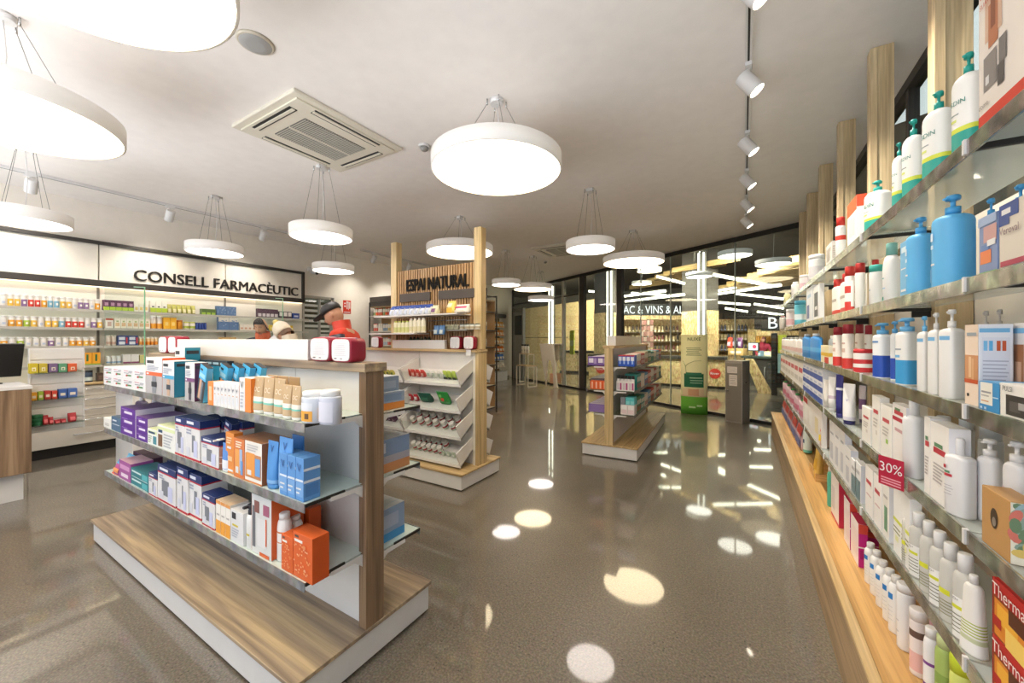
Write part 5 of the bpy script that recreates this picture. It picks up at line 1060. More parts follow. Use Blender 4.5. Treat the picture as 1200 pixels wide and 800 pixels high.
rb(3, 1044, 1056, 376, bottle('#eceef0', ('pump', '#5ba3d6'), shape=4, sh=.93, neck=.34, bands=[(.03, .5, '#2a4fae')]), 'pump_bottle', 'thin blue and white bottle squeezed between two pump bottles', 'bottle', back=.03, k=.8)
rb(3, 1026, 1048, 378, bottle('#eef0f2', ('pump', '#5fa9da'), shape=3, sh=.93, neck=.3, bands=[(.03, .55, '#2450b4')], patch=[(.1, .86, .7, .9, '#5f8fc9')]), 'pump_bottle', 'white pump bottle with deep blue lower half, third right shelf', 'bottle', k=.9)
rb(3, 1002, 1027, 409, bottle('#efe9e4', ('lid', '#cb2e33'), sh=.97, bands=[(.0, .25, '#cb2e33'), (.45, .68, '#cb2e33')]), 'tin', 'red and white striped tin in front of red-capped bottles', 'tin', k=.9)
skr = bottle('#f3ece2', ('tall', '#9c2430'), sh=.92, neck=.4, bands=[(.0, .32, '#cf3a34')], patch=[(.2, .5, .7, .62, '#d8b9a8'), (.2, .75, .7, .8, '#c9a79a')])
for a, b, t, bk, n in ((977, 990, 383, 0, 'front left'), (988, 1003, 380, 0, 'front right'), (1003, 1014, 380, .08, 'behind the striped tin'), (1014, 1024, 381, .1, 'farthest behind the striped tin')):
    rb(3, a, b, t, skr, 'bottle', 'cream and red bottle with dark red cap, ' + n, 'bottle', 'cream and red bottles', back=bk, k=.9)
rs(3, 962, 971, 976, 405, carton('#efe2b8', front=[(0, .4, 1, .6, '#e3b83c'), (.5, .0, 1, .35, '#c9372c')], sidecol='#eee6cf', side=[(0, .4, 1, .6, '#e3b83c')]), 'carton', 'small white and yellow carton, left of the cream and red bottles', 'box')
row('-x', RP, 938, 958, 391, SZ[3], 2, bottle('#2f8fdc', ('screw', '#f1efec'), sh=.85, neck=.4, bands=[(.4, .6, '#57b0ea')]), .05, 'mouthwash_bottle', 'bright blue bottle with white cap, third right shelf, @', 'bottle', 'bright blue bottles')
row('-x', RP, 958, 976, 393, SZ[3], 2, bottle('#c9d3de', ('screw', '#f1efec'), sh=.85, neck=.4, bands=[(.2, .5, '#7f92b4')]), .05, 'mouthwash_bottle', 'grey-blue bottle with white cap, third right shelf, @', 'bottle', 'grey-blue bottles', back=.05)
row('-x', RP, 915, 938, 395, SZ[3], 6, bottle('#efe9e4', ('screw', '#f3f1ee'), sh=.85, bands=[(.2, .5, '#d9b4ae')], simple=True), .05, 'bottle', 'pale bottle at the far end of third right shelf, @', 'bottle', 'pale far bottles, third right shelf')
# ---- second shelf
def kraft(w, d, h, name):
    mb = MB(); mb.box(-w / 2, w / 2, 0, d, 0, h, '#c1935c', .002); n = 20; e = .0008
    vs = [mb.bm.verts.new((-.02 * w + w * .13 * math.cos(2 * PI * i / n), -e, h * .55 + w * .2 * math.sin(2 * PI * i / n))) for i in range(n)]; mb.face(vs, '#4a3a2a')
    vs = [mb.bm.verts.new((.0 * w + w * .07 * math.cos(2 * PI * i / n), -2 * e, h * .5 + w * .09 * math.sin(2 * PI * i / n))) for i in range(n)]; mb.face(vs, '#8f8478')
    x = w / 2 + e; mb.poly([(x, .01 * d, .01 * h), (x, .99 * d, .01 * h), (x, .99 * d, .99 * h), (x, .01 * d, .99 * h)], '#f0ead9')
    r = random.Random(2); cs = ['#e2c46c', '#8fa79a', '#d9796a', '#9bb7c0', '#6f8a6a']
    for i in range(30):
        cy, cz = r.uniform(.1, .9) * d, r.uniform(.08, .92) * h; a = r.uniform(0, 6); R = .016
        vs = [mb.bm.verts.new((x + e * (1 + i * .02), cy + R * math.cos(t) * (1 if k else 1), cz + R * .55 * math.sin(t))) for k, t in enumerate([2 * PI * q / 10 for q in range(10)])]
        c = Vector((x, cy, cz)); bmesh.ops.rotate(mb.bm, cent=c, matrix=Matrix.Rotation(a, 3, 'X'), verts=vs); mb.face(vs, cs[i % 5])
    return mb.build(name)
rs(2, 1150, 1184, 1224, 567, kraft, 'kraft_carton', 'brown kraft carton with round hole and leaf-patterned side', 'box', back=.0, far=True)
wp = bottle('#e6e5e7', ('pump', '#e7e6e7'), shape=2.8, sh=.9, neck=.32, patch=[(.05, .3, .22, .75, '#d9c3cc')])
rb(2, 1147, 1180, 515, wp, 'pump_bottle', 'plain white pump bottle behind the kraft carton, left', 'bottle', 'plain white pump bottles', back=.05, k=.9, dk=.75)
rb(2, 1178, 1214, 518, wp, 'pump_bottle', 'plain white pump bottle behind the kraft carton, right', 'bottle', 'plain white pump bottles', back=.05, k=.9, dk=.75)
seb = [(.1, .66, .5, .71, '#c23a48'), (.12, .72, .4, .76, '#5f8f6a'), (.1, .4, .45, .41, '#b3b0b8'), (.1, .45, .55, .46, '#b3b0b8'), (.1, .5, .5, .51, '#b3b0b8'), (.1, .35, .5, .36, '#b3b0b8')]
rb(2, 1109, 1149, 515, bottle('#e7e6e7', ('tall', '#f2f1f2'), shape=3, sh=.93, neck=.26, patch=seb + [(.04, .8, .24, .86, '#b83240')], capw=.36), 'lotion_bottle', 'white bottle with red and green print right of the white carton', 'bottle', k=.95, dk=.7)
sebc = carton('#f3f0ec', front=[(.2, .62, .85, .69, '#c23a48'), (.25, .7, .7, .75, '#5f8f6a')] + lines(.2, .85, .25, .5, 6, '#b9b4b4'), sidecol='#efeef2', topcol='#e7e6e7')
rs(2, 1090, 1112, 1138, 502, sebc, 'carton', 'largest white carton with red and green print, second right shelf', 'box')
rs(2, 1083, 1090, 1092, 490, sebc, 'carton', 'slim white carton edge just left of the largest white carton', 'box')
rb(2, 1096, 1120, 488, bottle('#f2f1f1', ('lid', '#f0eeec'), sh=.95), 'tub', 'white lidded tub behind the largest white carton', 'tub', back=.09, k=.75)
for a, b, t, n in ((1120, 1150, 490, 'left'), (1142, 1188, 502, 'right')):
    rb(2, a, b, t, bottle('#d9dde2', ('lid', '#d3d8dd'), shape=3, sh=.96, clear=frosted('translucent_tub', '#dfe3e6', .75)), 'tub', 'translucent grey tub behind white bottles on second right shelf, ' + n, 'tub', 'translucent grey tubs', back=.12, k=.62)
rb(2, 1060, 1088, 468, bottle('#e7e7e8', ('tall', '#f1f0f0'), shape=2.8, sh=.9, neck=.3, capw=.5), 'lotion_bottle', 'big plain white bottle beside the red-banded carton', 'bottle', k=.95, dk=.85)
rs(2, 1046, 1062, 1066, 478, carton('#f3efec', front=[(0, .74, 1, .8, '#b92e44'), (.15, .84, .8, .9, '#c23a48'), (.2, .9, .6, .94, '#5f8f6a'), (.2, .58, .8, .63, '#c9a0a4')], sidecol='#efedf0'), 'carton', 'white carton with crimson band above the sale tag', 'box')
mb = MB(); mb.box(-.042, .042, -.0012, 0, -.05, .05, '#b3203f', .0005); mb.text('30%', -.037, .037, -.012, .04, W_, fn=lambda x, z: (x, -.0018, z))
for i in range(3): mb.box(-.033, .033, -.0016, -.001, -.043 + .009 * i, -.039 + .009 * i, '#e3a3b0')
yt = on_x(1055.5, SX - .012); tag(mb.build('sale_tag', None, (SX - .036, yt, z_at(555, SX - .012, yt)), -PI / 2 + .6), 'crimson 30% sale tag hanging on the second right shelf edge', 'tag')
for a, f, e, t, n in ((1032, 1045, 1048, 478, 'with a tiny green leaf mark'), (1022, 1031, 1034, 466, 'tallest of the narrow ones'), (1010, 1020, 1024, 480, 'shortest, next to tubes')):
    rs(2, a, f, e, t, carton('#f2efe9', front=[(.2, .68, .8, .75, '#c9525c'), (.5, .3, .7, .38, '#9fc25a' if a == 1032 else '#d9d3cc')] + lines(.2, .8, .42, .6, 3, '#c3bdb8')), 'carton', 'narrow white carton on the second right shelf, ' + n, 'box')
rb(2, 990, 1008, 450, tubepack('#f0eeee', '#2f2a66', bands=[(.02, .1, '#d9d6e2')], texts=[('V', .4, .5, .6, .6, '#8d86b4')]), 'cream_tube', 'white tube with dark violet cap on second right shelf', 'tube', k=.95, rot=.75)
rb(2, 981, 992, 439, tubepack('#2f2f7a', '#39357f', bands=[(.6, .66, '#e5e4ee')]), 'cream_tube', 'tall navy violet tube on the second right shelf', 'tube', rot=.75)
rb(2, 972, 983, 442, tubepack('#efedea', '#e2e0de', bands=[(.3, .4, '#c9b9c4')]), 'cream_tube', 'tall white tube left of the navy violet tube', 'tube', rot=.75)
rb(2, 966, 974, 445, tubepack('#e9e4dc', '#cfc6c0'), 'cream_tube', 'cream tube farthest left of the tall tubes', 'tube', rot=.75)
rb(2, 1008, 1018, 452, tubepack('#cfc6cc', '#5d4a66', bands=[(.3, .6, '#77557f')]), 'cream_tube', 'grey and plum tube standing behind the white tubes', 'tube', back=.08, rot=.75)
sm = slot('-x', RP, 941, 964, 430, SZ[2])
for lv in range(3):
    row('-x', RP, 941, 964, 430, SZ[2] + lv * sm.h / 3, 5, carton('#e8e9f0', front=[(0, .0, 1, .5, '#3b57a8'), (.2, .6, .8, .8, '#b9c3de')]), .1, 'carton', 'small blue and white carton in the far block, %s layer, @' % ('bottom', 'middle', 'top')[lv], 'box', 'small blue and white cartons', hh=sm.h / 3 - .001)
row('-x', RP, 915, 941, 421, SZ[2], 7, carton('#efe9e2', front=[(.1, .6, .9, .8, '#c9525c'), (.1, .2, .9, .4, '#cfc8c0')]), .1, 'carton', 'far white and red carton on the second right shelf, @', 'box', 'far white and red cartons')
# ---- first shelf
def therm(w, d, h, name):
    mk = carton('#bf2a28', front=[(.02, .02, .66, .72, '#8f3a1c'), (.05, .05, .62, .68, '#e08a2c'), (.1, .3, .45, .62, '#f2b23c'), (.3, .45, .6, .7, '#5a2a18'), (.25, .02, .6, .35, '#f6cf6a'), (.03, .2, .18, .38, '#b3201f'), (.7, .05, .96, .6, '#b0282a'), (.74, .1, .92, .35, '#3a3030'), (.72, .62, .95, .68, '#e8d2c8')], texts=[('ThermaCare', .04, .75, .96, .97, '#f3e9e4')], sidecol='#a92422')
    return mk(w, d, h, name)
zt = SZ[1]
for k, n in ((0, 'lower'), (1, 'upper')):
    s = slot('-x', RP, 1163, 1224, 674, SZ[1]); yb = on_x(1163, RP); h2 = (z_at(674, RP, yb) - SZ[1]) / 2
    o = therm(.21, .08, h2 - .001, 'carton'); o.location = (RP, yb - .105, SZ[1] + .0005 + k * h2); o.rotation_euler.z = -PI / 2
    tag(o, 'red heat wrap carton with flame picture, %s one of the stack' % n, 'box', 'red heat wrap cartons')
rb(1, 1126, 1164, 676, bottle('#efece6', ('screw', '#f1efec'), shape=2.6, sh=.9, neck=.2, taper=.72, bands=[(.0, .2, '#f3f1ee'), (.2, .27, '#c9d0a8')] + [(.3 + .045 * i, .3 + .045 * i + .018, '#a9b83c') for i in range(5)]), 'lotion_bottle', 'white tapered bottle ringed with thin lime lines', 'bottle', k=.95, dk=.7)
ho = bottle('#e2e2e0', ('tall', '#f4f3f2'), shape=2.6, sh=.86, neck=.34, clear=frosted('clear_bottle', '#eceae4', .6, .15), patch=[(.0, .04, 1, .72, '#f0efec'), (.0, .52, .8, .58, '#d7da3a')] + [(.0, .14 + .07 * i, .85, .155 + .07 * i, '#5c5a3a') for i in range(5)], texts=[('HO+', .1, .62, .55, .74, '#7a7580')])
ho2 = bottle('#d9d6cc', ('tall', '#f2f1ef'), shape=2.6, sh=.86, neck=.34, clear=frosted('clear_bottle', '#eceae4', .6, .15), patch=[(.0, .5, .8, .6, '#d7da3a')] + [(.0, .14 + .06 * i, .9, .155 + .06 * i, '#77743f') for i in range(5)])
for i, (a, b, t) in enumerate(((1121, 1149, 651), (1105, 1130, 638), (1093, 1116, 624), (1081, 1102, 612), (1069, 1090, 602), (1060, 1079, 594))):
    rb(1, a, b, t, ho if i % 2 == 0 else ho2, 'lotion_bottle', 'clear bottle with white cap and yellow stripe, %s from the right' % ORD[i], 'bottle', 'clear white-capped bottles', k=1.18, dk=.8)
for a, f, e, t, n in ((1056, 1066, 1070, 585, 'nearer'), (1047, 1056, 1060, 576, 'farther')):
    rs(1, a, f, e, t, carton('#f2f1ee', front=[(.0, .48, 1, .53, '#d3d84a'), (.05, .38, .9, .4, '#77783a'), (.05, .32, .9, .34, '#77783a'), (.3, .2, .7, .28, '#e9e9b0')]), 'carton', 'white carton with lime stripe beside the clear bottles, the %s one' % n, 'box', 'lime-striped cartons')
rs(1, 1034, 1042, 1049, 572, carton('#eeebe6', front=[(.3, .15, .75, .6, '#6f9a7a'), (.2, .75, .8, .8, '#b9b4b0')], sidecol='#eeedf0'), 'carton', 'white carton with a green oval picture', 'box')
for a, f, e, t, n in ((1024, 1033, 1036, 562, 'right'), (1014, 1023, 1026, 552, 'left')):
    rs(1, a, f, e, t, carton('#f3efec', front=[(.15, .64, .8, .72, '#c2404c'), (.2, .4, .8, .43, '#cfa9ac')]), 'carton', 'white carton with red print on the first right shelf, %s of two' % n, 'box')
for a, f, e, t, n in ((1002, 1009, 1016, 546, 'right'), (997, 1003, 1006, 542, 'left')):
    rs(1, a, f, e, t, carton('#e9e9ea', front=[(.1, .0, .9, .55, '#6f858c'), (.2, .7, .8, .8, '#b5b5bb')], sidecol='#d9dae2'), 'carton', 'white carton with grey-green lower half, %s of two' % n, 'box')
for i, (a, f, e, t) in enumerate(((990, 997, 1004, 528), (984, 990, 992, 505), (978, 984, 986, 500), (972, 978, 980, 497))):
    rs(1, a, f, e, t, carton('#e6e4e3', front=[(.2, .1, .7, .5, '#c3c2c9'), (.2, .7, .8, .75, '#a9a9b0')], sidecol='#d6d8e2'), 'carton', 'pale grey carton on the first right shelf, %s from the right' % ORD[i], 'box', 'pale grey cartons')
rb(1, 962, 972, 488, bag('#d9b9ac', front=[(.2, .5, .8, .8, '#d8402c'), (.1, .2, .5, .4, '#e8c83a')]), 'pouch', 'hanging clear bag of red and yellow pieces', 'bag')
rs(1, 941, 963, 965, 476, carton('#eee7e2', front=[(0, .88, 1, 1, '#c8323a'), (.1, .2, .3, .6, '#f6f3ef'), (.4, .2, .55, .6, '#f6f3ef'), (.7, .2, .85, .6, '#e9d9b0'), (.05, .7, .3, .85, '#c8323a')]), 'carton', 'wide carton with red top edge and three white jars pictured', 'box')
row('-x', RP, 916, 941, 458, SZ[1], 5, bottle('#d9b6c2', ('screw', '#4aa35a'), sh=.85, bands=[(.2, .6, '#c9728a')], simple=True), .06, 'bottle', 'pinkish bottle with green cap at the far end, @', 'bottle', 'pinkish far bottles')
# ---- on the bench
for i, (a, b, t) in enumerate(((1045, 1060, 676), (1038, 1052, 668), (1030, 1044, 658), (1023, 1036, 646), (1016, 1028, 637))):
    rb(0, a, b, t, bottle('#f1f0ee', ('flip', '#f3f2f0'), shape=2.8, sh=.85, neck=.3, patch=[(.2, .78, .7, .92, '#2f7fc9')] + [(.2, .3 + .1 * q, .7, .31 + .1 * q, '#c3c6cc') for q in range(4)]), 'lotion_bottle', 'white bottle with small blue square on the bench, %s from the right' % ORD[i], 'bottle', 'white bottles with blue squares', k=1.2)
rb(0, 1053, 1076, 686, bottle('#efeff0', ('flip', '#f0eff0'), sh=.95, neck=.45, patch=[(.1, .3 , .5, .32, '#c9cad2'), (.1, .5, .5, .52, '#c9cad2')]), 'lotion_bottle', 'plain white cylinder bottle on the bench right of the blue-square bottles', 'bottle', k=.92)
rb(0, 1068, 1092, 716, bottle('#efe3df', ('lid', '#f0e9e7'), sh=.96, bands=[(.1, .45, '#e9b9b4'), (.72, .85, '#6b5248')]), 'tub', 'white and pink tub with brown band on the bench', 'tub', k=.92)
rb(0, 1082, 1102, 704, bottle('#efc3cf', ('lid', '#e48aa4'), sh=.9, bands=[(.2, .7, '#f0d9dc')]), 'tub', 'tub with pink lid behind the brown-banded tub', 'tub', back=.07, k=.7)
rb(0, 1084, 1106, 738, bottle('#f0eef0', ('flip', '#f3f1f2'), sh=.8, neck=.35, bands=[(.3, .36, '#7b3f8f'), (.72, .78, '#7b3f8f'), (.0, .2, '#7fb8dc')]), 'lotion_bottle', 'white bottle with two purple rings on the bench', 'bottle', k=.88)
rb(0, 1099, 1124, 748, bottle('#a9bf6a', ('flip', '#cfdca0'), shape=2.6, sh=.9, neck=.4, bands=[(.6, .75, '#8ba552')], patch=[(.1, .2, .7, .5, '#c9d89a')]), 'lotion_bottle', 'green bottle near the lower right corner of the bench', 'bottle', k=.88)
rb(0, 1112, 1150, 772, bottle('#d9e27a', ('lid', '#cfe03a'), sh=.9, bands=[(.2, .6, '#e9edb8')]), 'tub', 'tub with bright lime lid at the lower right corner', 'tub', k=.8)
mag = carton('#f0e3e4', sidecol='#c81f86', side=[(0, .45, 1, .48, '#f0dfe8'), (.2, .2, .8, .4, '#a9186c'), (.0, .78, 1, 1, '#dc4a3a')], topcol='#b02548', front=[(.1, .2, .9, .8, '#efd9da')])
for a, f, e, t, n in ((997, 1006, 1017, 614, 'front one, nearest the camera'), (989, 996, 1004, 590, 'standing one behind the front carton')):
    rs(0, a, f, e, t, mag, 'carton', 'magenta-sided carton on the bench, ' + n, 'box', 'magenta cartons')
rs(0, 1007, 1013, 1030, 622, mag, 'carton', 'magenta-sided carton on the bench, right one under the shelf', 'box', 'magenta cartons', back=.05)
rs(0, 1002, 1007, 1020, 602, mag, 'carton', 'magenta-sided carton on the bench, rear one', 'box', 'magenta cartons', back=.08)
rs(0, 974, 983, 989, 563, carton('#efe6e2', front=[(0, 0, 1, .06, '#c8324a'), (.1, .2, .5, .7, '#d8cfcf')], sidecol='#c22c48'), 'carton', 'white carton with crimson side farther along the bench', 'box')
rb(0, 970, 979, 548, bottle('#5fb89c', ('screw', '#e9efe9'), sh=.85, simple=True), 'bottle', 'mint green bottle behind the crimson-sided carton', 'bottle')
o = empty('wood_tray', (RP, on_x(952, RP), SZ[0] + .0005), -PI / 2); mb = MB(); mb.box(-.16, .16, 0, .18, 0, .012, HONEY); mb.build('base', o)
for a, b, c, d in ((-.16, .16, 0, .012), (-.16, .16, .168, .18), (-.16, -.148, .012, .168), (.148, .16, .012, .168)): mb = MB(); mb.box(a, b, c, d, .012, .06, HONEY); mb.build('side_board', o)
tag(o, 'small wooden tray holding a mint bottle on the bench', 'tray')
rb(0, 942, 953, 500, bottle('#dfeeea', ('screw', '#3f9a5a'), sh=.8, neck=.4, bands=[(.0, .15, '#6fc0ae')], patch=[(.1, .5, .6, .7, '#33557a')]), 'bottle', 'white and mint bottle with green cap standing in the tray', 'bottle', back=.02, z=SZ[0] + .013)
rb(0, 955, 965, 520, bag('#d9b25a', front=[(.2, .3, .8, .6, '#c99a3a')]), 'pouch', 'small golden bag right of the wooden tray', 'bag')
row('-x', RP, 916, 938, 480, SZ[0], 5, bag('#c9b0b8', front=[(.1, .5, .9, .8, '#cf4a4a'), (.1, .1, .9, .4, '#5f6fae')]), .07, 'pouch', 'far mixed coloured pouch on the bench, @', 'pouch', 'far pouches on the bench')
# ================================================================ goods on the left wall shelves
OR, YL, RE, VI, BU, LI, WH = '#eaa52e', '#efc04a', '#d9402f', '#8f6f9a', '#7fb3c9', '#a9c23c', '#e6e0d8'
nmc = {OR: 'orange', YL: 'yellow', RE: 'red', VI: 'violet', BU: 'pale blue', LI: 'lime', WH: 'white'}
WZ_ = {0: 'top', 1: 'second', 2: 'third', 3: 'lowest'}
def wallrow(lv, p0, p1, py, cols, hfac=1.0):
    z = WSH[lv]; s = slot('+x', LFX - .03, p0, p1, py, z); n = len(cols); w = s.w / n; cnt = {}
    protos = {}
    for i, c in enumerate(cols):
        D = min(w * .92, .085); h = s.h * hfac
        if c not in protos: o = protos[c] = bottle('#eee9e0', ('lid', '#f1eee8'), sh=.92, bands=[(.03, .78, c)], patch=[(.3, .3, .7, .55, '#f4efe4')] if c != WH else [(.25, .25, .75, .5, '#b9c3d3')], simple=True)(D, D, h, 'supplement_jar')
        else: o = copy_tree(protos[c])
        o.location = (s.x, s.y - s.w / 2 + (i + .5) * w, z + .0005); o.rotation_euler.z = PI / 2
        cnt[c] = cnt.get(c, 0) + 1
        tag(o, 'white-lidded jar with %s label on %s left wall shelf, %s from the left' % (nmc[c], WZ_[lv], ORD[i]), 'jar', 'supplement jars on the %s left wall shelf' % WZ_[lv])
wallrow(0, 0, 118, 347, [WH, YL, YL, VI, RE, RE, OR, BU, BU, YL, YL, WH, VI, VI, WH, OR])
wallrow(1, 0, 121, 371, [WH, OR, OR, LI, YL, WH, YL, YL, BU, RE, RE, RE, WH, VI, YL])
wallrow(2, 0, 113, 395, [OR, WH, LI, WH, WH, WH, VI, WH, WH, OR, OR, YL, OR])
def wrow(lv, p0, p1, py, n, mk, nm, lb, cat, grp, d=.07): row('+x', LFX - .03, p0, p1, py, WSH[lv], n, mk, d, nm, lb, cat, grp)
wrow(0, 121, 157, 352, 5, carton('#5d3050', front=[(0, 0, 1, .35, '#b3cf3a'), (.2, .45, .8, .75, '#b98aa6')]), 'carton', 'plum and lime carton on top left wall shelf, @', 'box', 'plum and lime cartons')
wrow(0, 157, 174, 356, 3, carton('#eee8d8', front=[(.2, .2, .8, .6, '#e0c87a')]), 'carton', 'cream carton right of the plum cartons, @', 'box', 'cream cartons, top left wall shelf')
wrow(0, 176, 196, 353, 3, carton('#efeede', front=[(0, 0, 1, .4, '#b4cc3c'), (.3, .45, .7, .55, '#2f2f2a')]), 'carton', 'white and lime carton with black stripe, @', 'box', 'white and lime cartons on the wall')
wrow(0, 196, 230, 357, 6, bag('#b9b45a', front=[(.2, .1, .8, .5, '#ddd6a8')]), 'pouch', 'olive pouch on the top left wall shelf, @', 'pouch', 'olive pouches')
wrow(0, 236, 253, 362, 3, carton('#57703a', front=[(.1, .0, .9, .4, '#9fc24a')]), 'carton', 'low dark green carton on top left wall shelf, @', 'box', 'dark green cartons')
wrow(0, 254, 277, 359, 2, carton('#5d7ba3', front=scatter(10, '#8fa6c4', 5, .12)), 'carton', 'blue patterned carton on the top left wall shelf, @', 'box', 'blue patterned cartons, top shelf')
wrow(0, 302, 326, 362, 5, carton('#59374a', front=[(.1, .1, .9, .45, '#e3d4da')]), 'carton', 'dark plum and white carton near the end of top wall shelf, @', 'box', 'dark plum cartons, top shelf')
wrow(0, 327, 342, 365, 3, carton('#4a3a44', front=[(.1, .3, .9, .9, '#eee7e2')]), 'carton', 'white and brown carton close to the right end of shelf, @', 'box', 'white and brown cartons')
wrow(0, 343, 351, 367, 1, carton('#33509c', front=[(.2, .3, .8, .6, '#cfd6ea')]), 'carton', 'blue carton at the right end of top wall shelf', 'box', None)
wrow(1, 123.5, 133, 373, 1, carton('#efe8de', front=[(0, .82, 1, 1, '#b5482c'), (.25, .2, .75, .65, '#c9a79a')]), 'carton', 'white carton with rust-red top, second wall shelf', 'box', None)
wrow(1, 134, 176, 373, 6, carton('#f0e8d6', front=[(.15, .2, .85, .55, '#d9b48a'), (.3, .6, .7, .75, '#a9b87a')]), 'carton', 'cream carton with tan picture on the second wall shelf, @', 'box', 'cream cartons, second wall shelf')
wrow(1, 177, 191, 370, 2, bottle('#efe6da', ('lid', '#efece6'), sh=.9, bands=[(.05, .55, '#e8a02e')], simple=True), 'supplement_jar', 'tall jar with orange label beside the cream cartons, @', 'jar', 'tall orange-label jars')
wrow(1, 191.5, 207, 372, 2, carton('#f0b32c', front=[(.25, .3, .75, .6, '#f6d27a')]), 'carton', 'golden yellow carton on second wall shelf, @', 'box', 'golden cartons, second wall shelf')
wrow(1, 208, 215, 375, 1, bottle('#e0952a', ('lid', '#c9781f'), sh=.9, simple=True), 'supplement_jar', 'small amber jar right of the golden cartons', 'jar', None)
wrow(1, 216, 230, 377, 2, bottle('#efe8d8', ('lid', '#c9d05a'), sh=.9, bands=[(.2, .6, '#a9b83c')], simple=True), 'supplement_jar', 'small jar with lime lid on second wall shelf, @', 'jar', 'lime-lidded jars')
wrow(1, 230, 243, 378, 4, bottle('#3f57a0', ('lid', '#33488a'), sh=.9, simple=True), 'supplement_jar', 'small dark blue jar on second wall shelf, @', 'jar', 'dark blue jars')
wrow(1, 256, 280, 371, 2, carton('#5d7ba3', front=[(0, .62, 1, 1, '#ece8de')] + scatter(8, '#8fa6c4', 6, .12)), 'carton', 'blue and white patterned carton on second wall shelf, @', 'box', 'blue patterned cartons, second shelf')
wrow(1, 281, 300, 380, 4, carton('#ebe2d3', front=[(.2, .2, .8, .5, '#cfa58a')]), 'carton', 'low cream carton right of the blue patterned pair, @', 'box', 'low cream cartons')
wrow(1, 316, 345, 381, 4, bag('#e3bd3a', front=[(.2, .2, .8, .6, '#efe0a0')]), 'pouch', 'yellow pouch behind the two heads, @', 'pouch', 'yellow pouches')
wrow(2, 125, 137, 393, 2, bottle('#e6d3c4', ('lid', '#e3d6c8'), sh=.9, bands=[(.2, .5, '#c9a08c')], simple=True), 'supplement_jar', 'small beige jar on the third wall shelf, @', 'jar', 'beige jars')
wrow(2, 138, 162, 393, 2, carton('#263a7c', front=[(.1, .55, .7, .85, '#dfe2ee'), (.1, .1, .7, .4, '#dfe2ee'), (.8, .2, .95, .8, '#c9342c')]), 'carton', 'dark blue carton with white ovals, third wall shelf, @', 'box', 'dark blue cartons, third wall shelf')
wrow(2, 163, 186, 395, 5, bottle('#efcf9c', ('lid', '#f0e9de'), sh=.9, bands=[(.1, .6, '#e8932c')], simple=True), 'supplement_jar', 'small orange jar on the third wall shelf, @', 'jar', 'small orange jars')
wrow(2, 258, 277, 395, 4, carton('#d9b47a', front=[(.2, .2, .8, .6, '#c9582c')]), 'carton', 'small tan carton just above the header box, @', 'box', 'small tan cartons')
wrow(3, 97.5, 118, 413, 2, carton('#f0a828', front=[(.35, .3, .6, .85, '#2f6a3a'), (0, 0, 1, .1, '#8fae3a')]), 'carton', 'orange-yellow carton with green stripe on lowest wall shelf, @', 'box', 'orange-yellow cartons')
wrow(3, 125, 143, 417, 3, bottle('#ece9e6', ('lid', '#f1efec'), sh=.92, bands=[(.2, .4, '#7fa9cf')], simple=True), 'supplement_jar', 'small white jar on the lowest wall shelf, @', 'jar', 'small white jars, lowest shelf')
wrow(3, 144, 163, 415, 2, carton('#efe9e8', front=[(0, 0, 1, .18, '#8f3a68')]), 'carton', 'white carton with plum foot on the lowest wall shelf, @', 'box', 'plum-footed cartons')
wrow(3, 164, 170, 416, 1, carton('#dfd48a'), 'carton', 'pale yellow carton beside the green-edged screen', 'box', None)
s = slot('+x', -7.3, 99, 110, 434, WKT); put(s, bottle('#39495c', ('lid', '#2a3038'), sh=.9, bands=[(.15, .55, '#c9d6d0')]), .1, 'supplement_jar', 'large dark jar standing on the worktop left of the stack', 'jar')
s = slot('+x', -7.3, 114, 121, 437, WKT); put(s, carton('#4a3a30', front=[(.2, .2, .8, .7, '#6b5648')]), .08, 'carton', 'small dark brown carton on the worktop', 'box')
# sweets on the slatted stand
SP_ = SXW + .095
def sw(k, p0, p1, py, n, mk, nm, lb, cat, grp): row('+x', SP_, p0, p1, py, STZ[k], n, mk, .07, nm, lb, cat, grp, gap=.004)
for p0, p1, c, nm in ((34, 45, '#c9b32c', 'mustard'), (45.5, 56, '#c3ad3a', 'khaki'), (57, 68, '#7a6288', 'violet'), (68.5, 79, '#5f9a76', 'green'), (79.5, 90.5, '#e0653c', 'coral')):
    sw(0, p0, p1, 426, 1, carton(c, front=[(.3, .25, .75, .6, '#efe6d0'), (.4, .3, .65, .5, c)], topcol=c), 'sweets_box', '%s sweets box on the upper shelf of the sweets stand' % nm, 'box', 'sweets boxes on the upper stand shelf')
for p0, p1, c, nm, t in ((36, 44, '#e3a52c', 'amber', 460), (44.5, 51.5, '#9fb83a', 'lime', 459), (52, 60, '#b8382f', 'dark red', 458), (60.5, 67.5, '#c9402f', 'brighter red', 458), (68.5, 79, '#3f62a8', 'blue', 456), (79.5, 91, '#4a6cae', 'second blue', 455)):
    sw(1, p0, p1, t, 1, carton(c, front=[(.2, .3, .8, .6, '#e6dccb')], topcol=c), 'sweets_box', '%s sweets box on the middle shelf of the sweets stand' % nm, 'box', 'sweets boxes on the middle stand shelf')
for k in range(3):
    y = on_x(43.5, SP_); mk = bottle('#1f6a44', ('lid', '#2a7a50'), sh=.95, simple=True)(.085, .085, .034, 'sweets_tin'); mk.location = (SP_, y, STZ[2] + .0005 + k * .0345); mk.rotation_euler.z = PI / 2
    tag(mk, 'flat green tin in the stack on the sweets stand, %s' % ('bottom', 'middle', 'top')[k], 'tin', 'green sweets tins')
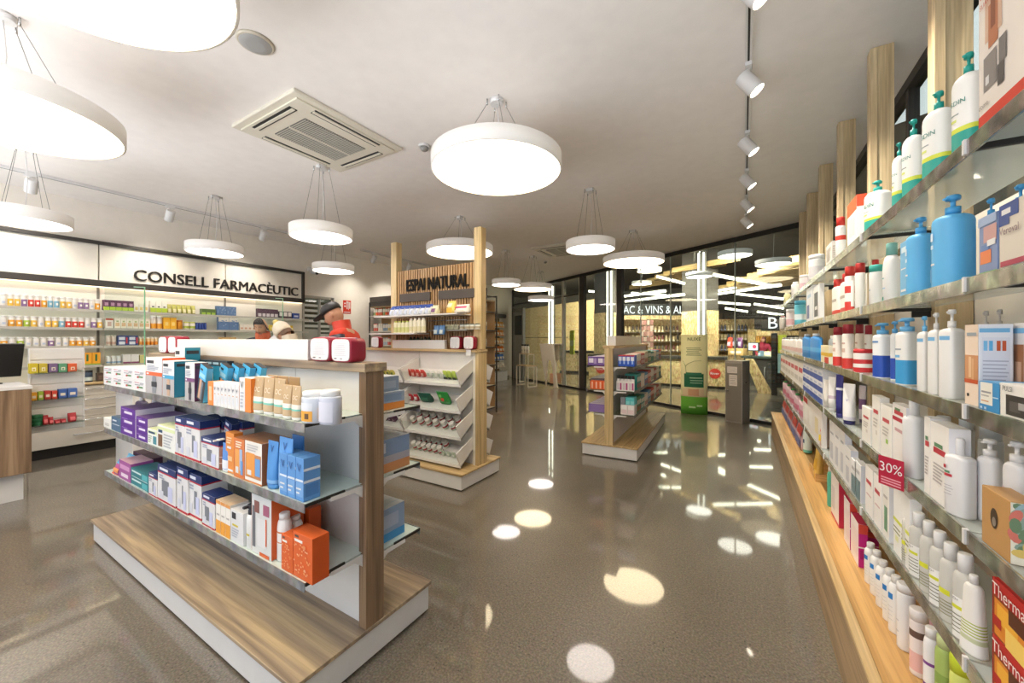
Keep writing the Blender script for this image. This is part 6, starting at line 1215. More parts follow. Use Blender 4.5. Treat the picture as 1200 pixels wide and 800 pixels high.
for i, (p0, p1, t) in enumerate(((50, 58, 487), (57, 64, 489), (64, 72, 492), (71, 79, 491), (80, 91, 484))):
    sw(2, p0, p1, t, 1, bag('#a8242c', front=[(.2, .2, .8, .6, '#d8646a')], seed=i), 'sweets_bag', 'red sweets bag on lowest shelf of stand, %s from the left' % ORD[i], 'bag', 'red sweets bags')
# ================================================================ goods in the steel racks and the far wall unit
rackpal = ['#c9582f', '#e0a26a', '#b9c3cf', '#d86a5a', '#efe6d8', '#8fa0b4', '#d9c07a', '#7f94a9', '#c9b9a4']
rn = {'#c9582f': 'rust', '#e0a26a': 'apricot', '#b9c3cf': 'silver', '#d86a5a': 'coral', '#efe6d8': 'ivory', '#8fa0b4': 'slate blue', '#d9c07a': 'straw', '#7f94a9': 'steel blue', '#c9b9a4': 'sand'}
rr = random.Random(8); pc_ = {}
def rack_bottle(c):
    if c not in pc_: pc_[c] = bottle('#e3ddd2', ('screw', c), sh=.86, neck=.34, bands=[(.1, .6, c)], simple=True)(.062, .062, .18, 'bottle'); return pc_[c]
    return copy_tree(pc_[c])
bayn = ['left', 'middle', 'right']
for b, (a, e) in enumerate(rk):
    if b == 1: continue
    for k, z in enumerate(RZ):
        if z < 1.2 and b == 0: continue
        n = 12 if b == 0 else 8
        for i in range(n):
            x = a + .06 + (i + .5) * (e - a - .12) / n if b == 0 else e - .08 - i * .085
            c = rackpal[(i // 2 + k * 3 + b) % 9] if not (b == 0 and k == 5) else ['#8fa06a', '#e0642f', '#d86a5a', '#c9582f'][i % 4]
            if c not in rn: rn[c] = {'#8fa06a': 'olive', '#e0642f': 'orange'}.get(c, 'plain')
            o = rack_bottle(c); o.location = (x, RY0 + .05, z + .0005); o.rotation_euler.z = rr.uniform(-.2, .2)
            tag(o, '%s bottle in the %s steel rack, %s shelf up, %s along' % (rn[c], bayn[b], ORD[k], ORD[i]), 'bottle', 'bottles in the steel racks')
snk = ['#e3a24a', '#d98a3a', '#e0b070', '#df7a2c', '#3f74c4', '#d9cfc0']; sn = ['tan', 'brown', 'beige', 'orange', 'blue', 'pale grey']
for k, z in enumerate(WZ):
    c = snk[5 - k]; p = None
    for i in range(9):
        o = bag(c, front=[(.15, .2, .85, .6, '#efe3cf')], seed=k)(.16, .12, .2, 'snack_bag') if p is None else copy_tree(p); p = p or o
        o.location = (LW + .32, wy0 + .1 + (i + .5) * (L_sn := (wy1 - wy0 - .2) / 9), z + .0005); o.rotation_euler.z = PI / 2
        tag(o, '%s snack bag on the far wall unit, %s shelf up, %s from left' % (sn[5 - k], ORD[k], ORD[i]), 'bag', 'snack bags of the far wall unit')
# ================================================================ things before the glazed front
o = empty('entrance_pillar', (-.286, 7.725, 0), math.radians(-22)); ST = M('#b5aea3', .35, .25); STD = M('#9a9388', .4, .25)
b = MB(); b.box(0, .28, 0, .30, 0, 1.075, ST, .006); b.build('body', o)
b = MB(); b.box(.015, .265, -.006, 0, .03, 1.03, STD, .002); b.build('door_panel', o)
for u0, u1, z0, z1 in ((.04, .2, .86, .97), (.07, .2, .64, .83)):
    b = MB(); b.box(u0, u1, -.0085, -.0065, z0, z1, '#efe6df')
    for i in range(5): b.box(u0 + .012, u1 - .012 - .01 * (i % 3), -.0092, -.0086, z0 + (z1 - z0) * (.15 + .16 * i), z0 + (z1 - z0) * (.19 + .16 * i), '#b5a9a4')
    b.build('notice_paper', o)
b = MB(); b.loft([(0, .012, .012, 2, CHROME), (.03, .014, .014, 2, CHROME)], 14, Matrix.Translation((.05, -.006, .55)) @ Matrix.Rotation(PI / 2, 4, 'X')); b.build('lock', o)
b = MB(); b.loft([(0, .016, .016, 2, BLACK), (.01, .014, .014, 2, BLACK)], 14, Matrix.Translation((.28, .14, .7)) @ Matrix.Rotation(PI / 2, 4, 'Y')); b.build('knob', o)
tag(o, 'grey metal cabinet pillar with two white notices by the glazed front', 'pillar')
# lens-shaped cardboard totem
o = empty('cardboard_totem', (-.83, 8.22, 0), .1); b = MB(); TW, TD, TH = .235, .09, 1.53
def tz(v): return v * TH
def tfn(x, z): t = max(-1, min(1, x / TW)); return (x, -TD * (1 - t * t) - .001, z)
CR = '#e6e2b0'; b.loft([(0, TW, TD, 1.6, '#5fae3a'), (tz(.1), TW, TD, 1.6, '#6fbb3f'), (tz(.22), TW, TD, 1.6, '#d9c49a'), (tz(.235), TW, TD, 1.6, CR), (TH, TW, TD, 1.6, CR)], 40); b.build('board', o)
b = MB()
def patch(u0, u1, v0, v1, c, k=1, n=8):
    P = []
    for i in range(n + 1):
        x = (u0 + (u1 - u0) * i / n) * TW; p = []
        for v in (v0, v1):
            t = abs(x / TW); y = -TD * (1 - t ** 1.6) ** (1 / 1.6) - .0012 * k; p.append(b.bm.verts.new((x, y, v * TH)))
        P.append(p)
    for i in range(n): b.face([P[i][0], P[i + 1][0], P[i + 1][1], P[i][1]], c, True)
patch(-.75, .7, .34, .51, '#1f6a4a', 1); patch(-.62, .55, .49, .525, '#2f7d5a', 2); patch(-.35, .6, .45, .465, '#9fc9a8', 2); patch(-.3, .65, .42, .43, '#9fc9a8', 2); patch(-.3, .6, .39, .4, '#9fc9a8', 2)
b.build('jar_picture', o); b = MB(); patch(-.85, .9, .235, .325, '#ead3ae', 1); patch(-.45, .35, .235, .32, '#dba983', 2); patch(-.4, .1, .08, .1, '#cfe8b0', 2); patch(.2, .6, .1, .12, '#cfe8b0', 2)
b.build('foot_print', o); b = MB()
for i in range(5): patch(-.6 + .06 * (i % 2), .55 - .1 * (i % 3), .74 + .022 * i, .748 + .022 * i, '#8f9a72', 1)
b.build('text_lines', o)
b = MB(); b.text('NUXE', -.15, .15, TH * .925, TH * .965, '#4a6a3a', fn=lambda x, z: (x, -TD * (1 - abs(x / TW) ** 1.6) ** (1 / 1.6) - .003, z)); b.text('PHARMACIE', -.17, .17, TH * .865, TH * .89, '#7a8a5a', fn=lambda x, z: (x, -TD * (1 - abs(x / TW) ** 1.6) ** (1 / 1.6) - .003, z)) if False else None
b.build('lettering', o); b = MB(); b.tube([(-.16, -.07, TH * .6), (-.1, -.085, TH * .64), (.0, -.094, TH * .67), (.12, -.07, TH * .675)], .003, '#5a7a3a'); b.tube([(-.14, -.07, TH * .52), (-.15, -.07, TH * .6), (-.2, -.05, TH * .67)], .003, '#5a7a3a'); b.build('stem_drawing', o)
tag(o, 'pale green cardboard advertising totem with bright green foot by the glazing', 'totem')
# nesting tables, their bottles, plywood trestle
def ntable(x, y, W, D, H, label):
    o = empty('nesting_table', (x, y, 0), ANG); r = .014; fm = M('#e4ddcd', .4)
    for sx in (0, W):
        b = MB(); b.box(sx - r, sx + r, -r, r, 0, H - .02, fm); b.box(sx - r, sx + r, D - r, D + r, 0, H - .02, fm); b.box(sx - r, sx + r, r, D - r, 0, .028, fm); b.box(sx - r, sx + r, r, D - r, H - .05, H - .02, fm); b.build('leg_frame', o)
    b = MB(); b.box(-r, W + r, -r, D + r, H - .02, H, PALEX, .002); b.build('tabletop', o); return tag(o, label, 'table')
ax, ay = on_z(609, 447.3, 0); ntable(ax, ay, .56, .22, .975, 'taller of the two white-framed nesting tables by the grey door')
bx, by = on_z(605.5, 450.8, 0); ntable(bx, by, .7, .3, .64, 'lower white-framed nesting table in front of the taller one')
for i, n in enumerate(('left', 'middle', 'right')):
    o = bottle('#ece6da', ('tall', '#2b2826'), sh=.85, neck=.35, patch=[(.25, .3, .75, .6, '#b9b0a0')])(.1, .1, .3, 'bottle'); k = .1 + .17 * i
    o.location = (ax + CA * k + SA * -.0 , ay + SA * k + .06, .9755); tag(o, 'white bottle with black cap on the taller nesting table, %s of three' % n, 'bottle', 'bottles on the nesting table')
tx, ty = on_z(640, 452.5, 0); o = empty('trestle_stand', (tx, ty, 0), ANG * .6); PLY = M('#e9dfcd', .5)
pts = [(0, 0), (-.26, 1.3), (.3, 1.3), (.47, 0), (.33, 0), (.3, .55), (.2, .8), (.1, .82), (.06, .7)]
b = MB(); b.prism([(x - .02, z) for x, z in pts], .05, PLY); b.prism([(x - .02, z) for x, z in pts], .05, PLY, Matrix.Translation((0, .4, 0))); b.build('leg_panel', o)
b = MB(); b.box(-.27, .28, .05, .4, 1.27, 1.299, PLY); b.build('top', o); b = MB(); b.box(.1, .3, .06, .34, .1, .4, PINK); b.build('cross_board', o); tag(o, 'pale plywood trestle stand with arched cut-out by the glass doors', 'stand')
# ================================================================ the neighbouring shop beyond the glass (all turned like the glazing)
def inshop(o): o.rotation_euler.z = ANG; return o
def at_g(px, t, z): x, y = at_d(px, t); return (x, y, z)
def gbox(name, px, t, z, W, D, H, m, parent=None, bev=.002):
    b = MB(); b.box(-W / 2, W / 2, 0, D, 0, H, m, bev); return inshop(b.build(name, parent, at_g(px, t, z)))
SHOPC = M('#4a443e', .7)
mb = MB(); mb.box(-14, 12, 24, 24.1, 0, 5, SHOPC); struct(mb.build('wall_shop'))
mb = MB(); vs = [mb.bm.verts.new(p) for p in ((-14, GX(-14) + .3, 4.4), (12, GX(12) + .3, 4.4), (12, 24, 4.4), (-14, 24, 4.4))]; mb.face(vs, SHOPC); struct(mb.build('ceiling_shop'))
mb = MB(); mb.box(-13.9, -13.8, 10, 24, 0, 4.4, SHOPC); mb.box(11.8, 11.9, 1, 24, 0, 4.4, SHOPC); struct(mb.build('wall_shop_side'))
for i, (px, t, W) in enumerate(((711, 13.95, .70), (820, 13.0, .96))):
    o = empty('shop_column', at_g(px, t, 0), ANG); struct(o)
    b = MB(); b.box(-W / 2, W / 2, -.3, .3, 0, 2.38, OSB); b.build('board_cladding', o); b = MB(); b.box(-W / 2 + .01, W / 2 - .01, -.29, .29, 2.38, 4.4, M('#4c4742', .5)); b.build('upper_shaft', o)
UTUBE = emit('upright_tube', '#fff6e4', 5.0); TUBE = emit('led_tube', '#fff4dc', TUBES)
for px, t, z0, z1, lb in ((645.5, 13.2, .95, 3.25, 'pair of upright light tubes at the left end of glazed front'), (714, 13.25, .96, 4.2, 'pair of upright light tubes on the far clad column'), (821.5, 12.3, .96, 4.2, 'pair of upright light tubes on the near clad column')):
    o = empty('light_tube_pair', at_g(px, t, 0), ANG); dx = 3.4 * t / FOC
    b = MB(); b.box(-dx - .05, dx + .05, .05, .07, z0, z1, M('#5d5a55')); b.build('back_plate', o)
    for s in (-1, 1): b = MB(); b.tube([(s * dx, 0, z0), (s * dx, 0, z1)], .02, UTUBE, 10); b.build('tube', o)
    tag(o, lb, 'lamp', 'upright light tube pairs')
# counters
def counter(px0, y0, px1, y1, h, label, logos):
    a = Vector(on_z(px0, y0, 0)); c = Vector(on_z(px1, y1, 0)); d = c - a; ang = math.atan2(d.y, d.x); L = d.length
    o = empty('shop_counter', (a.x, a.y, 0), ang); b = MB(); b.box(0, L, 0, .6, .08, h - .08, OSB, .002); b.build('front_panel', o); b = MB(); b.box(.02, L - .02, .05, .58, 0, .08, BLACK); b.build('kick_plate', o)
    b = MB(); b.box(-.03, L + .03, -.04, .66, h - .08, h, M('#3a3835', .3), .003); b.build('worktop', o)
    for u in logos:
        g = MB(); n = 28; R = .15; vs = [g.bm.verts.new((u * L + R * math.cos(2 * PI * i / n), -.004, h * .48 + R * math.sin(2 * PI * i / n))) for i in range(n)]; g.face(vs, '#c8352c')
        g.text('River', u * L - R * .75, u * L + R * .75, h * .48 - R * .3, h * .48 + R * .35, W_, fn=lambda x, z: (x, -.006, z)); g.build('logo_disc', o)
    return tag(o, label, 'counter')
counter(690, 447, 851, 456.5, .93, 'long strand-board shop counter with dark top and round red logos', (.1, .93))
counter(655, 436, 712, 438.5, .95, 'strand-board counter at the far left of the neighbouring shop', ())
o = empty('shop_counter', at_g(889, 11.7, 0), ANG); b = MB(); b.box(-.45, .45, 0, .55, 0, .86, M('#2f2d2b', .5)); b.build('front_panel', o); b = MB(); b.box(-.5, .5, -.05, .6, .86, .92, M('#3d4a46', .3), .003); b.build('worktop', o); b = MB(); b.tube([(.2, -.01, .3), (.2, -.05, .3), (.2, -.05, .6), (.2, -.01, .6)], .012, GREY); b.build('handle', o); tag(o, 'dark end counter in front of the person in maroon', 'counter')
x, y, _ = at_g(880, 10.6, 0); mb = MB(); mb.prism([(-.05, .9), (.12, .9), (.62, 0), (.3, 0)], .12, OSB); q = mb.build('sloping_board', None, (x - .1, y, 0), ANG); tag(q, 'sloping strand-board brace leaning beside the metal pillar', 'board')
# fascias
FAS = M('#1f1d1b', .6)
def fascia(px0, px1, t, zc, h, body, tx0, tx1, hh, label):
    a = at_g(px0, t, 0); L = glen(0, 1) * (at_g(px1, t, 0)[0] - a[0])
    o = empty('shop_fascia', (a[0], a[1], 0), math.atan2(at_g(px1, t, 0)[1] - a[1], at_g(px1, t, 0)[0] - a[0])); L = math.dist(a, at_g(px1, t, 0))
    b = MB(); b.box(0, L, 0, .06, zc - h / 2, zc + h / 2, FAS); b.build('board', o); b = MB(); b.box(0, L, -.02, .3, zc - h / 2 - .16, zc - h / 2 - .002, OSB); b.build('lower_board', o)
    b = MB(); b.text(body, tx0 * L, tx1 * L, zc - hh / 2, zc + hh / 2, emit('lit_letters', '#ffffff', 1.2), fn=lambda x, z: (x, -.004, z), fit=True); b.build('lettering', o); return tag(o, label, 'sign')
fascia(700, 822, 14.75, 2.57, .44, 'TABAC & VINS & ALC', .1, .88, .30, 'black shop fascia with white TABAC and VINS lettering')
fascia(893, 960, 13.2, 2.0, .55, 'BE', .11, .44, .38, 'black shop fascia with large white BE lettering')
# shelving under the fascias and along the back
def backshelf(px0, px1, t, zs, label, cols, bn, nper, bh):
    a = at_g(px0, t, 0); c = at_g(px1, t, 0); ang = math.atan2(c[1] - a[1], c[0] - a[0]); L = math.dist(a, c)
    o = empty('shop_shelf_unit', (a[0], a[1], 0), ang); b = MB(); b.box(0, L, .35, .4, 0, max(zs) + .5, OSB); b.box(0, .04, 0, .35, 0, max(zs) + .5, OSB); b.box(L - .04, L, 0, .35, 0, max(zs) + .5, OSB); b.build('case', o)
    for z in zs: b = MB(); b.box(.04, L - .04, 0, .35, z - .03, z, M('#5a4a36', .6)); b.build('shelf', o)
    tag(o, label, 'shelf'); p = {}
    for k, z in enumerate(zs):
        for i in range(nper):
            cc = cols[(i // 3 + k) % len(cols)]
            if cc[0] not in p: q = p[cc[0]] = bottle(cc[0], ('screw', cc[2]), sh=.62, neck=.2, bands=[(.15, .5, cc[3])], simple=True)(min(.085, (L - .2) / nper * .9), min(.085, (L - .2) / nper * .9), bh, 'bottle')
            else: q = copy_tree(p[cc[0]])
            u = .1 + (i + .5) * (L - .2) / nper; q.location = (a[0] + math.cos(ang) * u - math.sin(ang) * .08, a[1] + math.sin(ang) * u + math.cos(ang) * .08, z + .0005)
            tag(q, '%s bottle in %s, %s shelf up, %s along' % (cc[1], bn, ORD[k], ORD[i]), 'bottle', 'bottles in ' + bn)
backshelf(884, 915, 14.0, (.95, 1.30), 'shop shelf unit of golden bottles behind the maroon figure', [('#c98a1f', 'golden', '#5a3a1a', '#e3b84a')], 'the shop unit under BE', 10, .29)
backshelf(724, 800, 15.2, (.95, 1.35, 1.72), 'shop shelf unit under the TABAC fascia', [('#4a3f38', 'dark', '#2b2622', '#b9a98a'), ('#6b2f2c', 'wine red', '#3a1f1c', '#e0d4c0'), ('#c9b48a', 'straw', '#6a5a3a', '#efe6d0')], 'the shop unit under TABAC', 16, .27)
backshelf(838, 884, 16.2, (.95, 1.4, 1.8), 'shop shelf unit right of the near clad column', [('#3a3d52', 'slate', '#23242e', '#9aa0c4'), ('#b9a17a', 'tan', '#5a4a32', '#efe2c4')], 'the shop unit past the column', 10, .27)
# strand-board wall with round sign at the left
mb = MB(); mb.box(-6.5, 2.4, 0, .1, 0, 3.4, OSB); q = mb.build('wall_strandboard', None, at_g(672, 20.4, 0), ANG); struct(q)
mb = MB(); mb.box(-2.2, 2.0, -.3, -.02, 1.5, 1.54, M('#6a5538', .6)); q = mb.build('shop_wall_shelf', None, at_g(640, 20.3, 0), ANG); tag(q, 'dark wood shelf fixed on the strand-board wall', 'shelf')
o = empty('round_sign', at_g(692.5, 19.75, z_at(376.5, *at_d(692.5, 19.75))), ANG); b = MB(); R = 6.2 * 19.75 / FOC; b.loft([(0, R, R, 2, W_), (.03, R, R, 2, W_)], 32, Matrix.Rotation(PI / 2, 4, 'X')); b.build('disc', o)
b = MB(); n = 32; vs = [b.bm.verts.new((R * .95 * math.cos(2 * PI * i / n), -.034, R * .95 * math.sin(2 * PI * i / n))) for i in range(n)]; b.face(vs, '#c8352c'); b.build('red_face', o); b = MB(); b.text('River', -R * .8, R * .8, -R * .3, R * .35, W_, fn=lambda x, z: (x, -.038, z)); b.box(-R * .4, R * .4, -.038, -.036, -R * .5, -R * .4, W_); b.build('lettering', o); tag(o, 'round red sign with white script on the strand-board wall', 'sign')
# coffee machine-like dark block, lime stand, white ring sign, card rack
o = empty('till_monitor', at_g(883, 12.0, .92), ANG); b = MB(); b.box(-.17, .17, 0, .03, .16, .42, BLACK, .004); b.build('housing', o); b = MB(); b.box(-.15, .13, -.002, 0, .18, .4, emit('till_screen', '#dfe8f4', 1.4)); b.loft([(0, .06, .06, 2, '#b53a5a'), (.002, .06, .06, 2, '#b53a5a')], 20, Matrix.Translation((.03, -.002, .29)) @ Matrix.Rotation(PI / 2, 4, 'X')); b.build('screen', o); b = MB(); b.box(-.03, .03, .0, .04, 0, .17, BLACK); b.box(-.1, .1, -.05, .1, 0, .012, BLACK); b.build('stand', o); tag(o, 'till monitor with bright screen on the shop counter', 'monitor')
for px, t, W, H, c, lb in ((862, 12.3, .5, .22, '#c9a468', 'strand-board box on the shop counter left of the till'), (899, 11.9, .22, .14, '#cfc4a8', 'small cream box on the dark end counter'), (889.5, 11.9, .07, .16, '#8fb4cf', 'pale blue bottle-shaped carton beside the till')):
    mb = MB(); mb.box(-W / 2, W / 2, 0, .2, 0, H, c, .01); mb.box(-W * .35, W * .35, -.002, 0, H * .3, H * .6, '#efe9dc'); q = mb.build('carton', None, at_g(px, t, .9205 if px > 870 else .9305), ANG); tag(q, lb, 'box')
for i, (px, c, nm) in enumerate(((854, '#c9422c', 'red'), (860, '#3a2f3a', 'black'), (866, '#6b3f6b', 'plum'))):
    mb = bag(c, front=[(.2, .2, .8, .6, '#b9b3c9')], seed=i)(.16, .12, .34, 'gift_bag'); mb.location = at_g(px, 12.5, 1.155); mb.rotation_euler.z = ANG; tag(mb, '%s gift bag piled above the strand-board box on shop counter' % nm, 'bag', 'gift bags on the shop counter')
o = empty('card_rack', at_g(759, 11.8, 0), ANG); b = MB(); b.tube([(0, 0, 0), (0, 0, 2.05)], .025, CHROME); b.build('pole', o); b = MB(); b.loft([(0, .25, .25, 2, BLACK), (.03, .22, .22, 2, BLACK)], 24); b.build('foot', o)
for r_ in range(5):
    for c_ in range(4): b = MB(); b.box(-.26 + .13 * c_, -.15 + .13 * c_, -.03, -.02, 1.2 + .17 * r_, 1.34 + .17 * r_, ['#d9a79a', '#c98f86', '#e3c4b4', '#b9857a'][(r_ + c_) % 4]); b.build('card', o)
tag(o, 'upright rack of pinkish cards behind the glass', 'rack')
mb = MB(); mb.box(-.12, .12, 0, .03, .9, 1.75, '#c9d24a', .003); mb.box(-.1, .1, -.004, 0, 1.2, 1.4, '#e6eaa8'); q = mb.build('lime_panel', None, at_g(670, 13.6, 0), ANG); tag(q, 'narrow lime poster panel seen through the glass door', 'poster')
mb = MB(); mb.box(-.09, .09, 0, .02, 1.1, 1.55, '#cfd64a', .002); mb.box(-.1, .1, 0, .02, .6, 1.08, '#9fc0c4', .002); q = mb.build('window_poster', None, at_g(916.5, 9.5, 0), ANG); tag(q, 'lime and pale blue poster beside the last shelf bay', 'poster')
mb = MB(); mb.box(-.06, .06, 0, .06, 0, 1.6, BLACK, .003); q = mb.build('dark_post', None, at_g(906.5, 9.9, 0), ANG); tag(q, 'dark upright post next to lime poster beyond the glass', 'post')
for px, t, zz, tx_, tt, tz_, en in ((655, 16.0, 3.9, 640, 20.3, 1.6, 900), (690, 16.5, 3.9, 685, 19.6, 1.8, 600), (760, 12.0, 3.9, 765, 15.2, 1.4, 450), (730, 11.5, 3.9, 745, 13.2, .5, 400), (850, 10.2, 3.9, 835, 12.6, 1.2, 450), (880, 10.4, 3.9, 885, 13.6, 1.3, 400), (800, 10.0, 3.9, 815, 12.7, 1.6, 400), (925, 9.0, 3.9, 900, 11.5, 1.0, 300)):  # spots added to brighten the shop, no fixtures carry them
    li = bpy.data.lights.new('shop_fill_spot', 'SPOT'); li.energy = en * SHOPL; li.spot_size = 2.2; li.spot_blend = 1; li.shadow_soft_size = .06; li.color = (1, .93, .8)
    q = bpy.data.objects.new('shop_fill_spot', li); C.objects.link(q); A_ = Vector((*at_d(px, t), zz)); q.location = A_; q.rotation_euler = (Vector((*at_d(tx_, tt), tz_)) - A_).to_track_quat('-Z', 'Y').to_euler()
# ceiling planks and light tubes of the shop
plank = wood('plank_x', ('#9a7c4e', '#b89a66', '#cdb283'), 'X')
for i in range(9):
    t = 9.6 + .62 * i; px = 924 - 12.0 * i; a = at_g(px, t, 0); py = 305 + 4.7 * i; z = z_at(py, a[0], a[1])
    mb = MB(); mb.box(0, 4.6, -.03, .03, -.09, .09, plank, .003); q = inshop(mb.build('ceiling_plank', None, (a[0], a[1], z))); tag(q, 'hanging wooden ceiling plank in the shop right of column, %s from the right' % ORD[i], 'plank', 'hanging ceiling planks')
for i in range(6):
    t = 13.6 + .7 * i; px = 788 - 10 * i; a = at_g(px, t, 0); z = z_at(317 + 4.0 * i, a[0], a[1])
    mb = MB(); mb.box(0, 2.4, -.03, .03, -.09, .09, plank, .003); q = inshop(mb.build('ceiling_plank', None, (a[0], a[1], z))); tag(q, 'hanging wooden ceiling plank in the shop left of column, %s from the right' % ORD[i], 'plank', 'hanging ceiling planks')
def ltube(p0, y0, t0, p1, y1, t1, i):
    a = at_d(p0, t0); c = at_d(p1, t1); A_ = Vector((a[0], a[1], z_at(y0, *a))); B_ = Vector((c[0], c[1], z_at(y1, *c)))
    o = empty('light_tube', A_); b = MB(); b.tube([(0, 0, 0), B_ - A_], .035, TUBE, 8); b.build('tube', o); b = MB(); b.tube([(0, 0, .045), B_ - A_ + Vector((0, 0, .045))], .02, M('#6a665f'), 6); b.build('rail', o)
    tag(o, 'slanting ceiling light tube in the shop, %s in order from the left' % ORD[i], 'lamp', 'shop ceiling light tubes')
TB = [(690, 341, 15, 727, 344, 15), (731, 347, 14, 780, 341, 12.5), (733, 353, 15, 802, 345, 12.5), (732, 360, 16, 800, 363, 15), (740, 343, 16, 782, 346, 16), (770, 324, 13, 802, 332, 12), (836, 322, 11, 905, 335, 10), (836, 345, 13, 915, 334, 10.5), (838, 341, 14, 862, 337, 13), (862, 344, 13.6, 918, 350, 12.6), (838, 354, 14, 879, 357, 14), (850, 361, 15, 876, 365, 15), (884, 356, 14.8, 918, 361, 13.8), (888, 365, 15, 918, 369, 14)]
for i, q in enumerate(TB): ltube(*q, i)
for px, py, t, D, c_, lb in ((861, 300, 9.0, .72, '#eeeae5', 'round pendant lamp beyond the glass, left of the dark-rimmed one'), (906, 310, 8.9, .72, '#5a5651', 'dark-rimmed round pendant lamp beyond the glass, farthest right'), (708, 329, 15.6, .8, '#eeeae5', 'round pendant lamp beyond the glass in front of the far column'), (819, 324.5, 10.2, .64, '#eeeae5', 'round pendant lamp beyond the glass before the near column'), (761, 318, 13, .8, '#eeeae5', 'upper round pendant lamp beyond the glass, left of near column'), (752, 333, 14.5, .72, '#eeeae5', 'lower round pendant lamp beyond the glass, left of near column')):
    x, y = at_d(px, t); z = z_at(py, x, y); o = pendant(D, 4.4 - z); o.location = (x, y, z); tag(o, lb, 'lamp', 'shop round pendant lamps')
# ================================================================ people
SKIN = M('#c9957a', .5)
def evalmesh(o, name):
    bpy.context.view_layer.update(); me = bpy.data.meshes.new_from_object(o.evaluated_get(bpy.context.evaluated_depsgraph_get())); old = o.data; bpy.data.objects.remove(o); bpy.data.meshes.remove(old); me.name = name; return me
def skinmesh(V, E, name, sub=1):
    me = bpy.data.meshes.new(name); me.from_pydata([v[0] for v in V], E, []); o = bpy.data.objects.new(name, me); C.objects.link(o)
    o.modifiers.new('s', 'SKIN'); o.modifiers.new('d', 'SUBSURF').levels = sub
    for i, v in enumerate(V): r = v[1]; me.skin_vertices[0].data[i].radius = r if isinstance(r, tuple) else (r, r)
    me.skin_vertices[0].data[0].use_root = True
    return evalmesh(o, name)
def meshunion(ms, name, vox, mat, smooth=6):
    bm = bmesh.new()
    for m in ms: bm.from_mesh(m); bpy.data.meshes.remove(m)
    me = bpy.data.meshes.new(name); bm.to_mesh(me); bm.free(); o = bpy.data.objects.new(name, me); C.objects.link(o)
    r = o.modifiers.new('r', 'REMESH'); r.mode = 'VOXEL'; r.voxel_size = vox; s = o.modifiers.new('sm', 'SMOOTH'); s.iterations = smooth; s.factor = .5
    me = evalmesh(o, name); me.materials.append(mat)
    for p in me.polygons: p.use_smooth = True; p.material_index = 0
    return me
def headmesh(T):
    bm = bmesh.new(); bmesh.ops.create_uvsphere(bm, u_segments=28, v_segments=20, radius=1)
    for v in bm.verts:
        x, y, z = v.co; w = 1 - .28 * max(0, -z) ** 1.4
        X = x * .074 * w; Y = y * .094; Z = z * .115
        if y < 0:
            Y *= 1 - .1 * max(0, 1 - abs(z + .9) * 2)
            Y -= .030 * math.exp(-((x / .17) ** 2)) * math.exp(-(((z + .16) / .17) ** 2))        # nose
            Y += .010 * math.exp(-(((abs(x) - .38) / .2) ** 2)) * math.exp(-(((z - .06) / .14) ** 2))   # eye sockets
            Y -= .007 * math.exp(-((x / .3) ** 2)) * math.exp(-(((z + .52) / .1) ** 2))           # lips
            Y -= .010 * math.exp(-((x / .35) ** 2)) * math.exp(-(((z + .85) / .16) ** 2))         # chin
        v.co = (X, Y, Z)
    for s in (-1, 1):
        g = bmesh.ops.create_uvsphere(bm, u_segments=10, v_segments=8, radius=1)
        for v in g['verts']: v.co = (s * .078 + v.co.x * .01, .012 + v.co.y * .02, -.005 + v.co.z * .032)
    me = bpy.data.meshes.new('head'); bmesh.ops.transform(bm, matrix=T, verts=bm.verts); bm.to_mesh(me); bm.free(); return me
